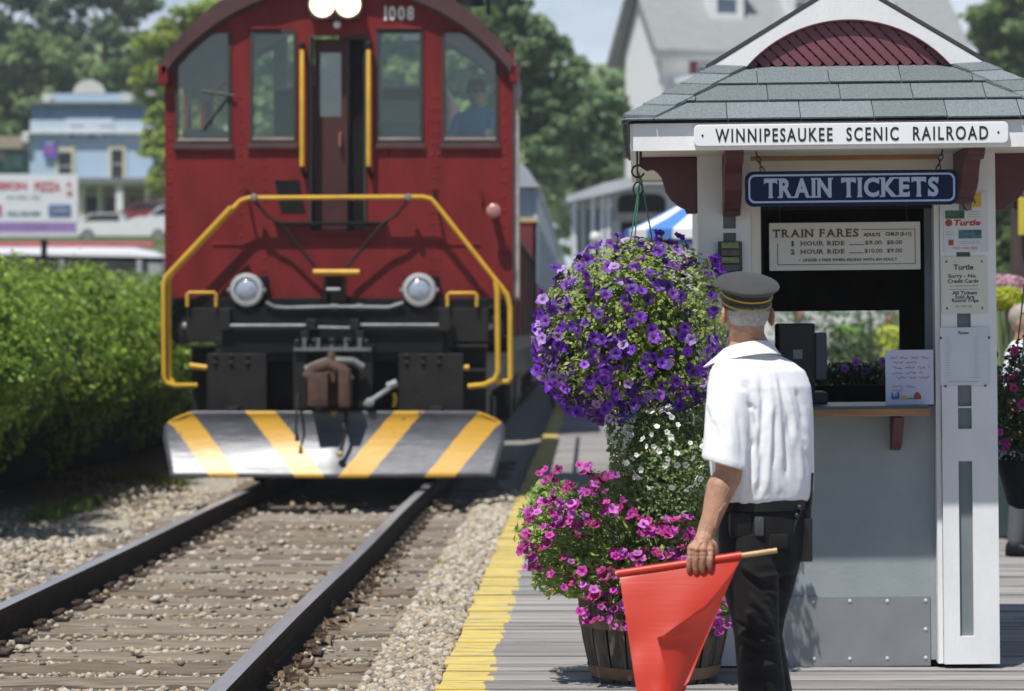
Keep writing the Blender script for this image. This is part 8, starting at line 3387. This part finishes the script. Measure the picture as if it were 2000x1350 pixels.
# dormers
for px in (1432, 1590, 1740):
    xd = hxp(px)
    yd = .55
    zb0 = EV - .35 + (yd + .75) / (DEPH / 2 + .75) * (RIDGE - EV + .35)
    dm = MB()
    dm.slab_hole([(xd - .72, zb0 - .1), (xd - .72, zb0 + 1.7), (xd + .72, zb0 + 1.7), (xd + .72, zb0 - .1)], [[(xd - .42, zb0 + .25), (xd - .42, zb0 + 1.5), (xd + .42, zb0 + 1.5), (xd + .42, zb0 + .25)]], yd, yd + .12)
    dm.box(xd - .72, xd - .6, yd + .121, yd + 1.6, zb0 + .1, zb0 + 1.7)
    dm.box(xd + .6, xd + .72, yd + .121, yd + 1.6, zb0 + .1, zb0 + 1.7)
    d_ = dm.build('dormer', M['white'], house)
    MB().box(xd - .42, xd + .42, yd + .06, yd + .08, zb0 + .25, zb0 + 1.5).build('window', mat('dormer glass', (.10, .13, .18), .15, .3, 2), d_)
    MB().box(xd - .42, xd + .42, yd + .03, yd + .055, zb0 + .84, zb0 + .91).build('sash_bar', M['white'], d_)
    MB().prism([(xd - .95, zb0 + 1.701), (xd, zb0 + 2.5), (xd + .95, zb0 + 1.701)], yd - .2, yd + 1.9).build('roof', hroof, d_)

# ---- station porch at the far end of the platform
YD_ = 64
def D(px, py, Y=YD_):
    p = W(px, py, Y); return p.x, p.z
stn = thing('station_porch', 'pale grey station porch with white posts and a sloping roof edge beyond the train', 'station building', (D(1230, 0)[0], YD_, ZP))
pale_g = mat('pale grey boards', (.50, .53, .55), .6, .08, 2)
mb = MB()
mb.prism([D(1106, 398), D(1106, 386), D(1180, 360), D(1262, 342), D(1420, 338), D(1420, 360), D(1262, 362), D(1190, 380)], YD_ - .6, YD_ + 6)
mb.build('roof', mat('grey porch roof', (.42, .45, .48), .7, .08, 2), stn)
mb = MB()
mb.slab_hole([D(1196, 640), D(1196, 381), D(1262, 364), D(1420, 361), D(1420, 640)],
             [[D(1206, 416), D(1206, 388), D(1212, 380), D(1226, 377), D(1285, 378), D(1297, 384), D(1301, 392), D(1301, 416)],
              [D(1212, 560), D(1212, 432), D(1295, 432), D(1295, 560)]], YD_, YD_ + .2)
mb.build('front_wall', pale_g, stn)
MB().box(D(1198, 0)[0], D(1420, 0)[0], YD_ + 1.2, YD_ + 1.3, ZP, D(0, 370)[1]).build('back_wall', mat('dark porch inside', (.03, .03, .033), .8, .3, 1), stn)
MB().box(D(1200, 0)[0], D(1310, 0)[0], YD_ - .2, YD_ - .001, D(0, 430)[1], D(0, 418)[1]).build('cross_beam', mat('tan beam', (.34, .33, .29), .7, .1, 3), stn)
for px in (1122, 1139, 1158, 1176, 1188):
    a = D(px - 4, 402 if px < 1150 else 394)
    MB().bbox(D(px - 4.5, 0)[0], D(px + 4.5, 0)[0], YD_ - .3 + (px % 3) * .2, YD_ - .1 + (px % 3) * .2, ZP, D(px, 396 if px < 1140 else 386)[1], .02).build('post', mat('post white', (.66, .69, .72), .55, .05, 3) if px == 1122 else bpy.data.materials['post white'], stn)
MB().box(D(1115, 0)[0], D(1196, 0)[0], YD_ + 2, YD_ + 2.1, ZP, D(0, 400)[1]).build('side_wall', mat('grey green wall', (.22, .27, .27), .7, .25, .8), stn)
lp_ = thing('globe_lamp', 'white globe lamp on a dark post along the far platform', 'lamp post', (D(1163, 0, 46)[0], 46, ZP))
p = W(1163, 462, 46)
mb = MB(); mb.cyl((p.x, 46, ZP), (p.x, 46, p.z - .12), .035, .025, 10); mb.build('post', M['black'], lp_)
MB().lathe((p.x, 46, p.z - .12), (0, 0, 1), [(.04, 0), (.08, .03), (.10, .09), (.085, .15), (.04, .185), (.01, .195)], n=18).build('globe', mat('white globe', (.75, .75, .70), .3, .03, 3), lp_, smooth=True)

# ---- striped umbrella stall left of the booth
YU = 29
uc = W(1400, 380, YU)
um = thing('striped_umbrella', 'blue and white striped umbrella opened behind the booth', 'umbrella', (uc.x, YU, ZP))
mb = MB()
ng = 18
ub = CAMZ - (452 - 640) * YU / F
R_ = (uc.x - W(1218, 0, YU).x)
for k in range(ng):
    a0, a1 = 2 * math.pi * k / ng, 2 * math.pi * (k + 1) / ng
    mb.cur = k % 2
    pts = []
    for t in (0, .35, .7, 1.0):
        zz_ = ub + (uc.z + .12 - ub) * (1 - t) ** 1.15
        pts.append([(uc.x + R_ * t * math.cos(a), YU + R_ * t * math.sin(a), zz_) for a in (a0, (a0 + a1) / 2, a1)])
    pts.append([(uc.x + R_ * 1.0 * math.cos(a), YU + R_ * 1.0 * math.sin(a), ub - .10) for a in (a0, (a0 + a1) / 2, a1)])
    mb.sheet(pts)
umt = [mat('umbrella white', (.80, .82, .82), .6, .04, 3), mat('umbrella blue', (.07, .22, .60), .6, .06, 3)]
mb.build('canopy', umt, um)
mb = MB(); mb.cyl((uc.x, YU, ZP), (uc.x, YU, uc.z + .1), .025); mb.build('pole', M['white'], um)
mb = MB(); mb.lathe((uc.x, YU, ZP), (0, 0, 1), [(.3, 0), (.3, .06), (.05, .1)], n=20); mb.build('foot', M['iron'], um)

# ---- at the right edge: planting, posts and sign on the platform
YR = 21
t = thing('brown_post', 'dark brown post with a yellow sign right of the booth', 'post', (W(1990, 0, YR).x, YR, ZP))
a, b = W(1974, 340, YR), W(2040, 680, YR)
MB().bbox(a.x + .02, a.x + .2, YR, YR + .15, ZP, a.z, .01).build('shaft', mat('brown post', (.06, .04, .035), .7, .2, 4), t)
MB().bbox(W(1972, 0, YR).x, W(2080, 0, YR).x, YR - .05, YR + .2, a.z - .16, a.z + .02, .02).build('crossbeam', mat('grey beam', (.16, .16, .15), .7, .2, 4), t)
MB().bbox(W(1986, 0, YR).x, W(2060, 0, YR).x, YR - .09, YR - .055, W(0, 460, YR).z, W(0, 386, YR).z, .005).build('sign_panel', mat('yellow panel', (.55, .46, .04), .6, .1, 3), t)
for nm, lab, px, py, rx, rz, lm, fm in (('yellow_green_shrub', 'bright yellow green shrub in a dark planter right of the booth', 1968, 588, .12, .09, leaf_mat('chartreuse leaf', (.38, .44, .03), (.62, .64, .08), .4), None),
                                       ('pink_flower_shrub', 'pale pink flowers above the yellow green shrub', 1975, 556, .13, .07, leaf_mat('pink bloom', (.55, .30, .36), (.72, .52, .56), .3), None)):
    c = W(px, py, 20 + (.4 if 'pink' in nm else 0))
    t = thing(nm, lab, 'plant', c)
    pos, nrm = blob_points(2600, c, (rx, .14, rz), bg, shell=.7, lump=.3)
    foliage('foliage', pos, nrm, bg.uniform(.02, .04, len(pos)), lm, bg, t)
    mb = MB()
    for k in range(5):
        mb.tube([(c.x + .02 * k - .04, c.y, ZP + .5), (c.x + .05 * k - .1, c.y, c.z)], .006, 5)
    mb.build('stem', stem_m, t)
c = W(1968, 660, 20.1)
t = thing('tall_planter', 'tall dark planter under the yellow green shrub', 'planter', (c.x, 20.1, ZP))
mb = MB(); mb.lathe((c.x, 20.1, ZP), (0, 0, 1), [(.10, 0), (.12, .02), (.16, 1.1), (.18, 1.12), (.17, 1.2), (.14, 1.18)], n=20); mb.build('pot', mat('dark teal pot', (.025, .05, .05), .6, .2, 4), t, smooth=True)
# lime banner seen through the booth
YL = 57
t = thing('lime_banner', 'lime green cloth banner between two posts behind the booth', 'banner', (W(1655, 0, YL).x, YL, ZP))
a, b = W(1629, 633, YL), W(1682, 662, YL)
rows = [[(a.x + (b.x - a.x) * i / 12, YL + .02 * math.sin(i * 1.3 + j), a.z + (b.z - a.z) * j / 6) for i in range(13)] for j in range(7)]
mb = MB(); mb.sheet(rows); mb.build('cloth', mat('lime cloth', (.30, .55, .10), .7, .1, 4), t, smooth=True)
mb = MB()
for x_ in (a.x, b.x): mb.cyl((x_, YL + .03, ZP), (x_, YL + .03, a.z + .03), .02)
mb.split('post', M['iron'], t)
# shrubs behind the booth, seen through it
sh_leaf = leaf_mat('dark shrub leaf', (.03, .065, .025), (.10, .17, .06), .3)
for k, (px, py, Y, rx, rz) in enumerate(((1640, 640, 34, .55, .35), (1560, 600, 40, .5, .35), (1700, 610, 42, .6, .4))):
    c = W(px, py, Y)
    t = thing('green_shrub', ['dark shrub behind the booth, below the lime banner', 'green shrub seen at the left of the booth back window', 'green shrub farthest back, seen over the lime banner'][k], 'shrub', (c.x, Y, ZP), 'shrubs behind the booth')
    pos, nrm = blob_points(2200, (c.x, Y, (c.z + ZP) / 2 + .1), (rx, .4, (c.z - ZP) / 2 + .15), bg, shell=.7, lump=.35)
    foliage('foliage', pos, nrm, bg.uniform(.05, .09, len(pos)), sh_leaf, bg, t)
    mb = MB(); mb.tube([(c.x, Y, ZP), (c.x, Y, c.z)], .03, 6); mb.build('stem', bark, t)

# ---- the summer air: far things pale a little
mb = MB()
mb.box(-95, 95, -6, 262, -2.6, 40)
hz_o = mb.build('haze', None)
hz_m = bpy.data.materials.new('haze air')
hz_m.use_nodes = True
hn_t = hz_m.node_tree
hn_t.nodes.remove(hn_t.nodes['Principled BSDF'])
pv_ = hn_t.nodes.new('ShaderNodeVolumePrincipled')
pv_.inputs['Color'].default_value = (.86, .92, 1.0, 1)
pv_.inputs['Density'].default_value = 0.0006
pv_.inputs['Anisotropy'].default_value = 0.2
hn_t.links.new(pv_.outputs['Volume'], hn_t.nodes['Material Output'].inputs['Volume'])
hz_o.data.materials.append(hz_m)
hz_o['kind'] = 'stuff'
